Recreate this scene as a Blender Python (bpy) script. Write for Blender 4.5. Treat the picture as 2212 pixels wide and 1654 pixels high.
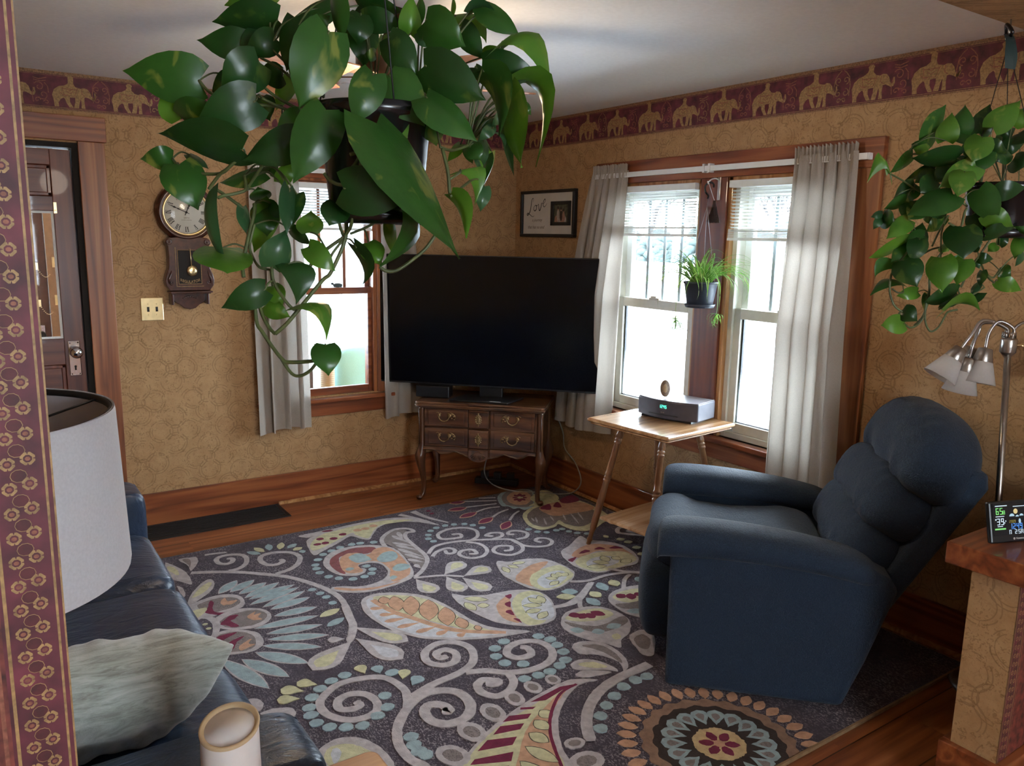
import bpy, bmesh, math, random
from math import sin, cos, pi, radians, sqrt, atan2, floor
from mathutils import Vector, Matrix, Euler, noise as mnoise

S = bpy.context.scene
for _o in list(bpy.data.objects):
    bpy.data.objects.remove(_o)
COL = S.collection

# ------------------------------------------------------------------ camera
cam_d = bpy.data.cameras.new('camera')
cam = bpy.data.objects.new('camera', cam_d)
COL.objects.link(cam)
cam_d.sensor_fit = 'HORIZONTAL'
cam_d.sensor_width = 36.0
cam_d.lens = 1733.3 / 2212.0 * 36.0
cam_d.clip_start = 0.05
cam_d.clip_end = 400
_yaw, _pitch, _roll = 0.97043, 0.17845, 0.01941
_f = Vector((cos(_pitch)*cos(_yaw), cos(_pitch)*sin(_yaw), -sin(_pitch)))
_r = _f.cross(Vector((0, 0, 1))).normalized()
_u = _r.cross(_f)
_r2 = cos(_roll)*_r + sin(_roll)*_u
_u2 = -sin(_roll)*_r + cos(_roll)*_u
_m = Matrix((_r2, _u2, -_f)).transposed().to_4x4()
_m.translation = Vector((-3.2812, -4.78828, 1.66233))
cam.matrix_world = _m
S.camera = cam

# ------------------------------------------------------------------ world: bright overcast winter sky
W = bpy.data.worlds.new('overcast_sky')
S.world = W
W.use_nodes = True
_bg = W.node_tree.nodes['Background']
_bg.inputs[0].default_value = (0.80, 0.91, 1.0, 1)
_bg.inputs[1].default_value = SKY_STRENGTH = 22.0

S.view_settings.view_transform = 'Standard'
S.view_settings.look = 'None'
S.view_settings.gamma = 1.0
S.view_settings.use_curve_mapping = False
S.view_settings.exposure = 0.6
S.cycles.use_denoising = True
S.cycles.max_bounces = 10
S.cycles.diffuse_bounces = 6
S.cycles.transparent_max_bounces = 16
S.cycles.caustics_reflective = False
S.cycles.caustics_refractive = False
S.cycles.sample_clamp_indirect = 30.0

def lamp(name, kind, loc, energy, color=(1, 1, 1), size=0.1, rot=None):
    d = bpy.data.lights.new(name, kind)
    d.energy = energy
    d.color = color
    if kind == 'AREA':
        d.shape = 'RECTANGLE'
        d.size, d.size_y = size
    else:
        d.shadow_soft_size = size
    o = bpy.data.objects.new(name, d)
    COL.objects.link(o)
    o.location = loc
    if rot: o.rotation_euler = rot
    return o

# added fill light without a fixture, unseen behind the camera, to brighten the interior
FILL_LAMP = lamp('dining_fill_lamp', 'POINT', (-2.3, -6.1, 2.2), 6, (1.0, 0.86, 0.70), 0.14)
# bulbs of the ceiling fan in the sitting room
FAN_LAMP = lamp('fan_lamp', 'POINT', (-1.97, -2.05, 2.03), 14, (1.0, 0.78, 0.52), 0.07)

# ------------------------------------------------------------------ materials
MATS = {}
class NT:
    """small helper that writes node trees"""
    def __init__(s, name):
        s.m = bpy.data.materials.new(name)
        s.m.use_nodes = True
        s.t = s.m.node_tree
        s.t.nodes.clear()
        s.out = s.t.nodes.new('ShaderNodeOutputMaterial')
        MATS[name] = s.m
    def n(s, ty, **kw):
        x = s.t.nodes.new(ty)
        for k, v in kw.items(): setattr(x, k, v)
        return x
    def l(s, a, b): s.t.links.new(a, b)
    def put(s, sock, v):
        if isinstance(v, bpy.types.NodeSocket): s.l(v, sock)
        elif isinstance(v, (tuple, list)) and sock.type == 'RGBA' and len(v) == 3: sock.default_value = (*v, 1)
        else: sock.default_value = v
    def math(s, op, a, b=None, c=None, clamp=False):
        x = s.n('ShaderNodeMath', operation=op, use_clamp=clamp)
        for i, v in enumerate((a, b, c)):
            if v is not None: s.put(x.inputs[i], v)
        return x.outputs[0]
    def coord(s, kind='Object'): return s.n('ShaderNodeTexCoord').outputs[kind]
    def xyz(s, v):
        x = s.n('ShaderNodeSeparateXYZ'); s.l(v, x.inputs[0]); return x.outputs
    def comb(s, x, y, z):
        c = s.n('ShaderNodeCombineXYZ')
        for i, v in enumerate((x, y, z)): s.put(c.inputs[i], v)
        return c.outputs[0]
    def mapping(s, v, scale=(1, 1, 1), loc=(0, 0, 0), rot=(0, 0, 0)):
        x = s.n('ShaderNodeMapping'); s.l(v, x.inputs[0])
        x.inputs['Scale'].default_value = scale; x.inputs['Location'].default_value = loc; x.inputs['Rotation'].default_value = rot
        return x.outputs[0]
    def noise(s, v, scale, detail=4, rough=0.5, dist=0.0):
        x = s.n('ShaderNodeTexNoise'); s.l(v, x.inputs['Vector'])
        x.inputs['Scale'].default_value = scale; x.inputs['Detail'].default_value = detail
        x.inputs['Roughness'].default_value = rough; x.inputs['Distortion'].default_value = dist
        return x.outputs['Fac']
    def ramp(s, fac, stops, interp='LINEAR'):
        x = s.n('ShaderNodeValToRGB'); s.put(x.inputs[0], fac)
        e = x.color_ramp.elements; x.color_ramp.interpolation = interp
        while len(e) < len(stops): e.new(0.5)
        for i, (p, c) in enumerate(stops):
            e[i].position = p; e[i].color = (*c, 1) if len(c) == 3 else c
        return x.outputs[0]
    def mix(s, fac, a, b, mode='MIX'):
        x = s.n('ShaderNodeMix', data_type='RGBA', blend_type=mode)
        s.put(x.inputs[0], fac); s.put(x.inputs[6], a); s.put(x.inputs[7], b)
        return x.outputs[2]
    def bump(s, h, strength=0.3, dist=0.01):
        x = s.n('ShaderNodeBump'); s.l(h, x.inputs['Height'])
        x.inputs['Strength'].default_value = strength; x.inputs['Distance'].default_value = dist
        return x.outputs[0]
    def bsdf(s, color, rough=0.6, metal=0.0, normal=None, spec=0.5, sheen=0.0, coat=0.0, trans=0.0, emit=None, es=0.0, sss=0.0, alpha=None):
        b = s.n('ShaderNodeBsdfPrincipled')
        s.put(b.inputs['Base Color'], color); s.put(b.inputs['Roughness'], rough)
        b.inputs['Metallic'].default_value = metal
        b.inputs['Specular IOR Level'].default_value = spec
        b.inputs['Sheen Weight'].default_value = sheen
        b.inputs['Coat Weight'].default_value = coat
        b.inputs['Transmission Weight'].default_value = trans
        if alpha is not None: b.inputs['Alpha'].default_value = alpha
        if normal is not None: s.l(normal, b.inputs['Normal'])
        if emit is not None:
            s.put(b.inputs['Emission Color'], emit); b.inputs['Emission Strength'].default_value = es
        s.l(b.outputs[0], s.out.inputs[0])
        return b

def plain(name, color, rough=0.6, metal=0.0, var=0.12, scale=30, bump=0.0, **kw):
    """procedural colour with slight noise"""
    t = NT(name); c = t.coord()
    nz = t.noise(c, scale, 3)
    lo = tuple(max(0, x*(1-var)) for x in color); hi = tuple(min(1, x*(1+var)) for x in color)
    col = t.ramp(nz, [(0.3, lo), (0.7, hi)])
    nrm = t.bump(nz, bump, 0.004) if bump else None
    t.bsdf(col, rough, metal, nrm, **kw)
    return t.m

def wood(name, axis, dark, mid, light, rough=0.38, scale=1.0, ring=9.0, coat=0.15, planks=None):
    """wood with grain running along axis 'x','y' or 'z' of the object's own coordinates"""
    t = NT(name); c = t.coord()
    s_long, s_x = 0.55*scale, 9.0*scale
    sc = {'x': (s_long, s_x, s_x), 'y': (s_x, s_long, s_x), 'z': (s_x, s_x, s_long)}[axis]
    if planks:
        o = t.xyz(c)
        across = o[1] if axis == 'x' else o[0]
        along = o[0] if axis == 'x' else o[1]
        row = t.math('FLOOR', t.math('DIVIDE', across, planks))
        wn = t.n('ShaderNodeTexWhiteNoise', noise_dimensions='1D'); t.l(row, wn.inputs['W'])
        col_id = t.math('FLOOR', t.math('ADD', t.math('DIVIDE', along, 1.1), t.math('MULTIPLY', wn.outputs[0], 5.0)))
        wn2 = t.n('ShaderNodeTexWhiteNoise', noise_dimensions='2D')
        t.l(t.comb(row, col_id, 0.0), wn2.inputs['Vector'])
        v = t.n('ShaderNodeVectorMath', operation='ADD'); t.l(c, v.inputs[0])
        t.l(t.comb(t.math('MULTIPLY', wn2.outputs[0], 7.0), t.math('MULTIPLY', wn2.outputs[0], 3.0), t.math('MULTIPLY', wn2.outputs[0], 5.0)), v.inputs[1])
        cc = v.outputs[0]
    else: cc = c
    mp = t.mapping(cc, sc)
    big = t.noise(mp, 1.0, 2, 0.5, 0.6)
    rings = t.math('FRACT', t.math('MULTIPLY', big, ring))
    rings = t.math('ABSOLUTE', t.math('SUBTRACT', t.math('MULTIPLY', rings, 2.0), 1.0))
    fine = t.noise(t.mapping(cc, tuple(x*9 if x > 2 else x*5 for x in sc)), 1.0, 5, 0.65)
    f = t.math('ADD', t.math('MULTIPLY', rings, 0.55), t.math('MULTIPLY', fine, 0.55))
    col = t.ramp(f, [(0.22, dark), (0.5, mid), (0.82, light)])
    if planks:
        col = t.mix(t.math('MULTIPLY', wn2.outputs[0], 0.45), col, t.mix(1.0, col, (0.62, 0.55, 0.5), 'MULTIPLY'))
        e = t.math('FRACT', t.math('DIVIDE', across, planks))
        e = t.math('LESS_THAN', t.math('ABSOLUTE', t.math('SUBTRACT', e, 0.5)), 0.488)
        col = t.mix(e, (0.05, 0.018, 0.008), col)
    t.bsdf(col, rough, 0, t.bump(fine, 0.12, 0.002), coat=coat)
    return t.m

def fold(t, x, P):   # distance to the nearest lattice line of period P
    return t.math('MULTIPLY', t.math('ABSOLUTE', t.math('SUBTRACT', t.math('FRACT', t.math('DIVIDE', x, P)), 0.5)), P)

def wallpaper(name):
    t = NT(name); o = t.xyz(t.coord())
    nzc = t.coord()
    wob = t.math('MULTIPLY', t.math('SUBTRACT', t.noise(nzc, 9, 2), 0.5), 0.014)
    u = t.math('ADD', t.math('ADD', o[0], o[1]), wob)
    v = t.math('ADD', o[2], wob)
    P = 0.36
    lines = None
    def ring(du, dv, r, w, Pq=P):
        nonlocal lines
        a = fold(t, t.math('ADD', u, du), Pq); b = fold(t, t.math('ADD', v, dv), Pq)
        d = t.math('SQRT', t.math('ADD', t.math('MULTIPLY', a, a), t.math('MULTIPLY', b, b)))
        e = t.math('ABSOLUTE', t.math('SUBTRACT', d, r))
        k = t.math('SUBTRACT', 1.0, t.math('DIVIDE', e, w), clamp=True)
        lines = k if lines is None else t.math('MAXIMUM', lines, k)
    for (du, dv) in ((0, 0), (P/2, P/2)):
        ring(du, dv, 0.032, 0.004)
        for (a, b) in ((0.075, 0), (-0.075, 0), (0, 0.075), (0, -0.075)):
            ring(du+a, dv+b, 0.062, 0.0035); ring(du+a, dv+b, 0.048, 0.003)
    broke = t.math('GREATER_THAN', t.noise(nzc, 22, 2), 0.44)
    lines = t.math('MULTIPLY', lines, broke)
    leaf = t.math('GREATER_THAN', t.noise(nzc, 75, 2, 0.5, 1.4), 0.575)
    leaf2 = t.math('GREATER_THAN', t.noise(nzc, 16, 3), 0.5)
    leaf = t.math('MULTIPLY', leaf, t.math('ADD', 0.35, t.math('MULTIPLY', leaf2, 0.65)))
    base = t.ramp(t.noise(nzc, 12, 5, 0.7), [(0.3, (0.375, 0.208, 0.092)), (0.7, (0.480, 0.295, 0.145))])
    col = t.mix(t.math('MULTIPLY', leaf, 0.55), base, (0.225, 0.118, 0.045))
    col = t.mix(t.math('MULTIPLY', lines, 0.62), col, (0.185, 0.100, 0.040))
    t.bsdf(col, 0.62, 0, t.bump(lines, 0.15, 0.002), spec=0.3)
    return t.m

def rugmat(name, color, speck=None, amt=0.5, scale=210):
    t = NT(name); c = t.coord()
    nz = t.noise(t.mapping(c, (1.0, 0.55, 1.0)), scale, 2, 0.6)
    lo = tuple(x*0.80 for x in color); hi = tuple(min(1, x*1.15) for x in color)
    col = t.ramp(t.noise(c, 40, 3), [(0.3, lo), (0.7, hi)])
    if speck:
        zone = t.ramp(t.noise(c, 5, 3), [(0.34, (0.1,)*3), (0.62, (1,)*3)])
        k = t.math('MULTIPLY', t.math('GREATER_THAN', nz, 0.56), t.math('MULTIPLY', zone, amt))
        col = t.mix(k, col, speck)
    t.bsdf(col, 0.95, 0, t.bump(nz, 0.5, 0.004), spec=0.1, sheen=0.08)
    return t.m

def leafmat(name, a, b, patch, amt):
    t = NT(name); c = t.coord()
    col = t.ramp(t.noise(c, 18, 4), [(0.3, a), (0.7, b)])
    k = t.math('MULTIPLY', t.ramp(t.noise(t.mapping(c, (1, 1, 0.6)), 26, 3, 0.5, 0.6), [(0.60, (0,)*3), (0.68, (1,)*3)]), amt)
    col = t.mix(k, col, patch)
    vein = t.noise(c, 70, 2)
    d = t.n('ShaderNodeBsdfPrincipled'); t.l(col, d.inputs['Base Color'])
    d.inputs['Roughness'].default_value = 0.30; d.inputs['Specular IOR Level'].default_value = 0.5
    t.l(t.bump(vein, 0.12, 0.003), d.inputs['Normal'])
    tr = t.n('ShaderNodeBsdfTranslucent')
    t.l(t.mix(1.0, col, (1.0, 1.25, 0.35), 'MULTIPLY'), tr.inputs[0])
    mx = t.n('ShaderNodeMixShader'); mx.inputs[0].default_value = 0.30
    t.l(d.outputs[0], mx.inputs[1]); t.l(tr.outputs[0], mx.inputs[2]); t.l(mx.outputs[0], t.out.inputs[0])
    return t.m

def thinglass(name, tint=(0.96, 0.98, 1.0), fog=0.0):
    """window pane: lets light straight through, mirrors a little"""
    t = NT(name)
    tr = t.n('ShaderNodeBsdfTransparent'); tr.inputs[0].default_value = (*tint, 1)
    gl = t.n('ShaderNodeBsdfGlossy'); gl.inputs['Roughness'].default_value = 0.02
    lw = t.n('ShaderNodeFresnel'); lw.inputs[0].default_value = 1.25
    mx = t.n('ShaderNodeMixShader'); t.l(lw.outputs[0], mx.inputs[0]); t.l(tr.outputs[0], mx.inputs[1]); t.l(gl.outputs[0], mx.inputs[2])
    last = mx.outputs[0]
    if fog:
        c = t.xyz(t.coord())
        d = t.n('ShaderNodeBsdfTranslucent'); d.inputs[0].default_value = (0.95, 0.97, 1, 1)
        k = t.math('MULTIPLY', t.ramp(c[2], [(0.0, (fog,)*3), (1.0, (0,)*3)]), 1.0)
        m2 = t.n('ShaderNodeMixShader'); t.l(k, m2.inputs[0]); t.l(last, m2.inputs[1]); t.l(d.outputs[0], m2.inputs[2]); last = m2.outputs[0]
    t.l(last, t.out.inputs[0])
    return t.m

def cloth(name, color, trans=0.0, scale=300, bump=0.25, rough=0.9, var=0.1, wr=0.0, sheen=0.3):
    t = NT(name); c = t.coord()
    nz = t.noise(c, scale, 2)
    lo = tuple(x*(1-var) for x in color); hi = tuple(min(1, x*(1+var)) for x in color)
    col = t.ramp(nz, [(0.3, lo), (0.7, hi)])
    h = nz
    if wr:
        w = t.noise(t.mapping(c, (1, 1, 3.2)), 26, 3, 0.5, 0.8)
        h = t.math('ADD', t.math('MULTIPLY', nz, 0.25), t.math('MULTIPLY', w, wr))
    nrm = t.bump(h, bump, 0.006)
    b = t.bsdf(col, rough, 0, nrm, spec=0.2, sheen=sheen)
    if trans:
        tl = t.n('ShaderNodeBsdfTranslucent'); t.l(col, tl.inputs[0])
        mx = t.n('ShaderNodeMixShader'); mx.inputs[0].default_value = trans
        t.l(b.outputs[0], mx.inputs[1]); t.l(tl.outputs[0], mx.inputs[2]); t.l(mx.outputs[0], t.out.inputs[0])
    return t.m

def emit(name, color, strength):
    t = NT(name); t.bsdf((0.01, 0.01, 0.01), 0.5, emit=color, es=strength); return t.m

# ------------------------------------------------------------------ mesh helpers
class MB:
    """collects shapes and links them as ONE mesh object"""
    def __init__(s): s.v = []; s.f = []; s.mi = []; s.sm = []
    def add(s, vs, fs, mi=0, smooth=False, mat=None):
        o = len(s.v)
        s.v += [tuple(mat @ Vector(p)) if mat is not None else tuple(p) for p in vs]
        for f in fs:
            s.f.append([i+o for i in f]); s.mi.append(mi); s.sm.append(smooth)
        return s
    def box(s, x0, x1, y0, y1, z0, z1, mi=0, mat=None):
        vs = [(x0,y0,z0),(x1,y0,z0),(x1,y1,z0),(x0,y1,z0),(x0,y0,z1),(x1,y0,z1),(x1,y1,z1),(x0,y1,z1)]
        return s.add(vs, [(0,3,2,1),(4,5,6,7),(0,1,5,4),(1,2,6,5),(2,3,7,6),(3,0,4,7)], mi, False, mat)
    def loft(s, rings, mi=0, smooth=True, close=True, caps=True, mat=None):
        n = len(rings[0]); vs = [p for r in rings for p in r]; fs = []
        for i in range(len(rings)-1):
            for j in range(n if close else n-1):
                k = (j+1) % n
                fs.append((i*n+j, i*n+k, (i+1)*n+k, (i+1)*n+j))
        if caps and close:
            fs.append(tuple(range(n-1, -1, -1))); fs.append(tuple((len(rings)-1)*n+j for j in range(n)))
        return s.add(vs, fs, mi, smooth, mat)
    def lathe(s, prof, n=28, mi=0, mat=None, smooth=True, caps=True):
        """prof: (radius, z) pairs"""
        return s.loft([[(r*cos(2*pi*j/n), r*sin(2*pi*j/n), z) for j in range(n)] for r, z in prof], mi, smooth, True, caps, mat)
    def tube(s, pts, rad, n=8, mi=0, mat=None, caps=True):
        pts = [Vector(p) for p in pts]; m = len(pts)
        if not isinstance(rad, (list, tuple)): rad = [rad]*m
        rings = []; up = None
        for i in range(m):
            d = (pts[min(i+1, m-1)] - pts[max(i-1, 0)])
            d = d.normalized() if d.length > 1e-9 else Vector((0,0,1))
            if up is None:
                up = Vector((0,0,1)) if abs(d.z) < 0.9 else Vector((1,0,0))
            a = d.cross(up)
            a = a.normalized() if a.length > 1e-6 else d.orthogonal().normalized()
            up = a.cross(d).normalized()
            rings.append([tuple(pts[i] + rad[i]*(cos(2*pi*j/n)*a + sin(2*pi*j/n)*up)) for j in range(n)])
        return s.loft(rings, mi, True, True, caps, mat)
    def prism(s, poly, h0, h1, mi=0, mat=None, axis='z', smooth=False):
        """extrude a polygon (list of 2D points) along an axis"""
        def P(a, b, h): return {'z': (a, b, h), 'y': (a, h, b), 'x': (h, a, b)}[axis]
        n = len(poly)
        vs = [P(a, b, h0) for a, b in poly] + [P(a, b, h1) for a, b in poly]
        fs = [tuple(range(n-1, -1, -1)), tuple(range(n, 2*n))] + [(i, (i+1) % n, (i+1) % n + n, i+n) for i in range(n)]
        return s.add(vs, fs, mi, smooth, mat)
    def superq(s, c, r, e1=0.5, e2=0.5, nu=20, nv=32, mi=0, mat=None, fn=None):
        """rounded box / cushion: superellipsoid with half-sizes r"""
        def sp(x, e): return (abs(x)**e) * (1 if x >= 0 else -1)
        vs, fs = [], []
        for i in range(nu+1):
            a = -pi/2 + pi*i/nu
            for j in range(nv):
                b = 2*pi*j/nv
                p = Vector((r[0]*sp(cos(a), e1)*sp(cos(b), e2), r[1]*sp(cos(a), e1)*sp(sin(b), e2), r[2]*sp(sin(a), e1)))
                if fn: p = fn(p)
                vs.append((c[0]+p[0], c[1]+p[1], c[2]+p[2]))
        for i in range(nu):
            for j in range(nv):
                k = (j+1) % nv
                fs.append((i*nv+j, i*nv+k, (i+1)*nv+k, (i+1)*nv+j))
        return s.add(vs, fs, mi, True, mat)
    def grid(s, fn, nu, nv, mi=0, mat=None, smooth=True):
        vs = [fn(i/nu, j/nv) for i in range(nu+1) for j in range(nv+1)]
        fs = [(i*(nv+1)+j, (i+1)*(nv+1)+j, (i+1)*(nv+1)+j+1, i*(nv+1)+j+1) for i in range(nu) for j in range(nv)]
        return s.add(vs, fs, mi, smooth, mat)
    def build(s, name, mats, parent=None, bevel=0.0, subsurf=0, solid=0.0, weld=False, bseg=2):
        me = bpy.data.meshes.new(name)
        me.from_pydata(s.v, [], s.f)
        if not isinstance(mats, (list, tuple)): mats = [mats]
        for m in mats: me.materials.append(MATS[m] if isinstance(m, str) else m)
        me.polygons.foreach_set('material_index', s.mi)
        me.polygons.foreach_set('use_smooth', s.sm)
        bm = bmesh.new(); bm.from_mesh(me)
        if weld: bmesh.ops.remove_doubles(bm, verts=bm.verts, dist=1e-5)
        bmesh.ops.dissolve_degenerate(bm, edges=bm.edges, dist=1e-7)
        bmesh.ops.recalc_face_normals(bm, faces=bm.faces)
        bm.to_mesh(me); bm.free()
        me.update()
        o = bpy.data.objects.new(name, me)
        COL.objects.link(o)
        if parent: o.parent = parent
        if solid:
            md = o.modifiers.new('solid', 'SOLIDIFY'); md.thickness = solid; md.offset = 0
        if bevel:
            md = o.modifiers.new('bevel', 'BEVEL'); md.width = bevel; md.segments = bseg; md.limit_method = 'ANGLE'; md.angle_limit = radians(40)
        if subsurf:
            md = o.modifiers.new('sub', 'SUBSURF'); md.levels = subsurf; md.render_levels = subsurf
        return o

def tag(o, label=None, cat=None, group=None, kind=None):
    if label: o['label'] = label
    if cat: o['category'] = cat
    if group: o['group'] = group
    if kind: o['kind'] = kind
    return o

def thing(name, label, cat, loc=(0, 0, 0), rz=0.0, group=None):
    o = bpy.data.objects.new(name, None); COL.objects.link(o)
    o.location = loc; o.rotation_euler = (0, 0, rz); o.empty_display_size = 0.1
    return tag(o, label, cat, group)

def struct(o, label=None):
    o['kind'] = 'structure'
    if label: o['label'] = label
    return o

def copy_tree(o, parent=None):
    c = o.copy(); COL.objects.link(c); c.parent = parent
    for ch in [x for x in bpy.data.objects if x.parent == o]: copy_tree(ch, c)
    return c

def xf(loc=(0,0,0), rot=(0,0,0), sc=1.0):
    return Matrix.Translation(loc) @ Euler(rot).to_matrix().to_4x4() @ Matrix.Scale(sc, 4)

def catmull(pts, k=6, closed=False):
    """smooth curve through points of any dimension"""
    n = len(pts)
    if n < 3 and not closed: return [tuple(p) for p in pts]
    out = []
    D = len(pts[0])
    rng = range(n) if closed else range(n-1)
    for i in rng:
        if closed: p0, p1, p2, p3 = pts[(i-1) % n], pts[i], pts[(i+1) % n], pts[(i+2) % n]
        else: p0, p1, p2, p3 = pts[max(i-1, 0)], pts[i], pts[i+1], pts[min(i+2, n-1)]
        for j in range(k):
            t = j/k
            out.append(tuple(0.5*((2*p1[d]) + (-p0[d]+p2[d])*t + (2*p0[d]-5*p1[d]+4*p2[d]-p3[d])*t*t + (-p0[d]+3*p1[d]-3*p2[d]+p3[d])*t**3) for d in range(D)))
    if not closed: out.append(tuple(pts[-1]))
    return out

_seg = {'0': 'abcdef', '1': 'bc', '2': 'abged', '3': 'abgcd', '4': 'fgbc', '5': 'afgcd', '6': 'afgedc', '7': 'abc', '8': 'abcdefg', '9': 'abcdfg', 'A': 'abcefg', 'T': 'afe', 'n': 'abcef', '-': 'g'}
def seg_text(mb, txt, x, z, h, mi, mat, w=None, y0=-0.0006, y1=0.0, slant=0.0):
    """seven-segment digits lying in the local x-z plane"""
    w = w or h*0.5; t = h*0.11; gap = h*0.24
    for ch in txt:
        for sname in _seg.get(ch, ''):
            r = {'a': (x, x+w, z+h-t, z+h), 'g': (x, x+w, z+h/2-t/2, z+h/2+t/2), 'd': (x, x+w, z, z+t),
                 'f': (x, x+t, z+h/2, z+h), 'b': (x+w-t, x+w, z+h/2, z+h), 'e': (x, x+t, z, z+h/2), 'c': (x+w-t, x+w, z, z+h/2)}[sname]
            mb.box(r[0], r[1], y0, y1, r[2], r[3], mi, mat)
        x += w+gap
    return x

def text_mesh(txt, size, font_shear=0.0, ext=0.0003, bold=0.0, res=3):
    """writing as mesh data: (verts, faces) in the x-y plane, left aligned"""
    cu = bpy.data.curves.new('t', 'FONT'); cu.body = txt; cu.size = size; cu.shear = font_shear
    cu.extrude = ext; cu.offset = bold; cu.resolution_u = res
    o = bpy.data.objects.new('t', cu); COL.objects.link(o)
    dg = bpy.context.evaluated_depsgraph_get()
    me = o.evaluated_get(dg).to_mesh()
    vs = [tuple(v.co) for v in me.vertices]; fs = [tuple(p.vertices) for p in me.polygons]
    o.evaluated_get(dg).to_mesh_clear()
    bpy.data.objects.remove(o); bpy.data.curves.remove(cu)
    return vs, fs
# ------------------------------------------------------------------ shared materials
wallpaper('wallpaper')
plain('ceiling_paint', (0.82, 0.83, 0.84), 0.85, var=0.03, scale=60, bump=0.06)
plain('dining_paint', (0.55, 0.45, 0.32), 0.8, var=0.05)
wood('floor_wood', 'x', (0.17, 0.050, 0.018), (0.30, 0.098, 0.034), (0.42, 0.165, 0.065), 0.30, planks=0.19, ring=3.0, coat=0.3)
wood('oak_x', 'x', (0.130, 0.030, 0.010), (0.225, 0.058, 0.018), (0.330, 0.105, 0.034), 0.34, ring=5.0, coat=0.3)
wood('oak_y', 'y', (0.130, 0.030, 0.010), (0.225, 0.058, 0.018), (0.330, 0.105, 0.034), 0.34, ring=5.0, coat=0.3)
wood('oak_z', 'z', (0.150, 0.040, 0.012), (0.250, 0.075, 0.022), (0.370, 0.135, 0.045), 0.34, ring=5.0, coat=0.3)
wood('oak_pale_z', 'z', (0.26, 0.105, 0.032), (0.40, 0.185, 0.065), (0.52, 0.28, 0.12), 0.36, ring=5.0, coat=0.3)
wood('door_wood', 'z', (0.075, 0.016, 0.007), (0.125, 0.027, 0.011), (0.180, 0.045, 0.017), 0.33, ring=4.0, coat=0.3)
wood('door_wood_x', 'x', (0.075, 0.016, 0.007), (0.125, 0.027, 0.011), (0.180, 0.045, 0.017), 0.33, ring=4.0, coat=0.3)
plain('burgundy', (0.115, 0.018, 0.030), 0.6, var=0.55, scale=22)
plain('border_gold', (0.33, 0.195, 0.075), 0.55, var=0.35, scale=120)
plain('border_edge', (0.24, 0.125, 0.055), 0.55, var=0.5, scale=160)
plain('border_rose', (0.25, 0.085, 0.050), 0.6, var=0.35, scale=140)
plain('vinyl', (0.62, 0.60, 0.52), 0.45, var=0.04)
plain('vinyl_white', (0.80, 0.82, 0.80), 0.4, var=0.03)
plain('white_paint', (0.80, 0.80, 0.78), 0.5, var=0.03)
plain('chrome', (0.82, 0.84, 0.88), 0.12, 1.0, var=0.03)
plain('brass', (0.85, 0.66, 0.36), 0.28, 1.0, var=0.08)
plain('old_brass', (0.42, 0.30, 0.16), 0.38, 1.0, var=0.25, scale=90)
plain('steel', (0.45, 0.42, 0.39), 0.30, 1.0, var=0.08)
plain('dark_gap', (0.012, 0.008, 0.006), 0.8, var=0.1)
plain('black_plastic', (0.010, 0.011, 0.014), 0.35, var=0.15)
plain('black_iron', (0.008, 0.008, 0.009), 0.55, var=0.2)
plain('grille', (0.30, 0.36, 0.38), 0.5, var=0.05)
thinglass('pane_glass')
thinglass('misted_glass', (0.95, 0.98, 1.0), 0.55)

H = 2.44
# ------------------------------------------------------------------ floor, ceiling, walls
struct(MB().box(-5.2, 0.16, -8.1, 0.14, -0.12, 0.0).build('floor', 'floor_wood'))
struct(MB().box(-5.2, 0.16, -8.1, 0.14, H, H+0.12).build('ceiling', 'ceiling_paint'))
wa = MB()
for r in ((-5.2, -3.58, 0, H), (-3.58, -2.735, 2.10, H), (-2.735, -1.72, 0, H), (-1.72, -1.08, 0, 0.655), (-1.72, -1.08, 2.0, H), (-1.08, 0.16, 0, H)):
    wa.box(r[0], r[1], 0, 0.14, r[2], r[3])
struct(wa.build('wall_north', 'wallpaper'))
wb = MB()
for r in ((-1.03, 0, 0, H), (-2.66, -1.03, 0, 0.64), (-2.66, -1.03, 1.985, H), (-3.86, -2.66, 0, H)):
    wb.box(0, 0.16, r[0], r[1], r[2], r[3])
struct(wb.build('wall_east', 'wallpaper'))
struct(MB().box(-4.05, -3.9, -3.73, 0, 0, H).build('wall_west', 'wallpaper'))
ws = MB().box(-5.2, -3.22, -3.86, -3.73, 0, H).box(-3.22, 0.0, -3.86, -3.73, 2.205, H)
struct(ws.build('wall_south', 'wallpaper'))
struct(MB().box(0.0, 0.16, -8.1, -3.86, 0, H).build('wall_dining_east', 'dining_paint'))
struct(MB().box(-5.2, -5.05, -8.1, -3.86, 0, H).build('wall_dining_west', 'dining_paint'))
wd = MB().box(-5.2, -3.4, -8.1, -7.97, 0, H).box(-2.4, 0.16, -8.1, -7.97, 0, H).box(-3.4, -2.4, -8.1, -7.97, 0, 0.9).box(-3.4, -2.4, -8.1, -7.97, 2.1, H)
struct(wd.build('wall_dining_south', 'dining_paint'))

# half wall with its wooden cap and plinth, right of the opening
hw = struct(MB().box(-0.92, 0.0, -3.86, -3.73, 0, 0.755).build('wall_half', 'wallpaper'), 'papered half wall with a red-brown wooden cap')
struct(MB().box(-0.975, 0.0, -3.915, -3.675, 0.755, 0.82).build('trim_1', 'oak_x', bevel=0.004), 'red-brown wooden cap on the half wall')
struct(MB().box(-0.945, -0.92, -3.885, -3.705, 0, 0.19).box(-0.92, 0.0, -3.885, -3.86, 0, 0.19).box(-0.92, 0.0, -3.73, -3.705, 0, 0.19).build('baseboard_half_wall', 'oak_x', bevel=0.003))

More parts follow.
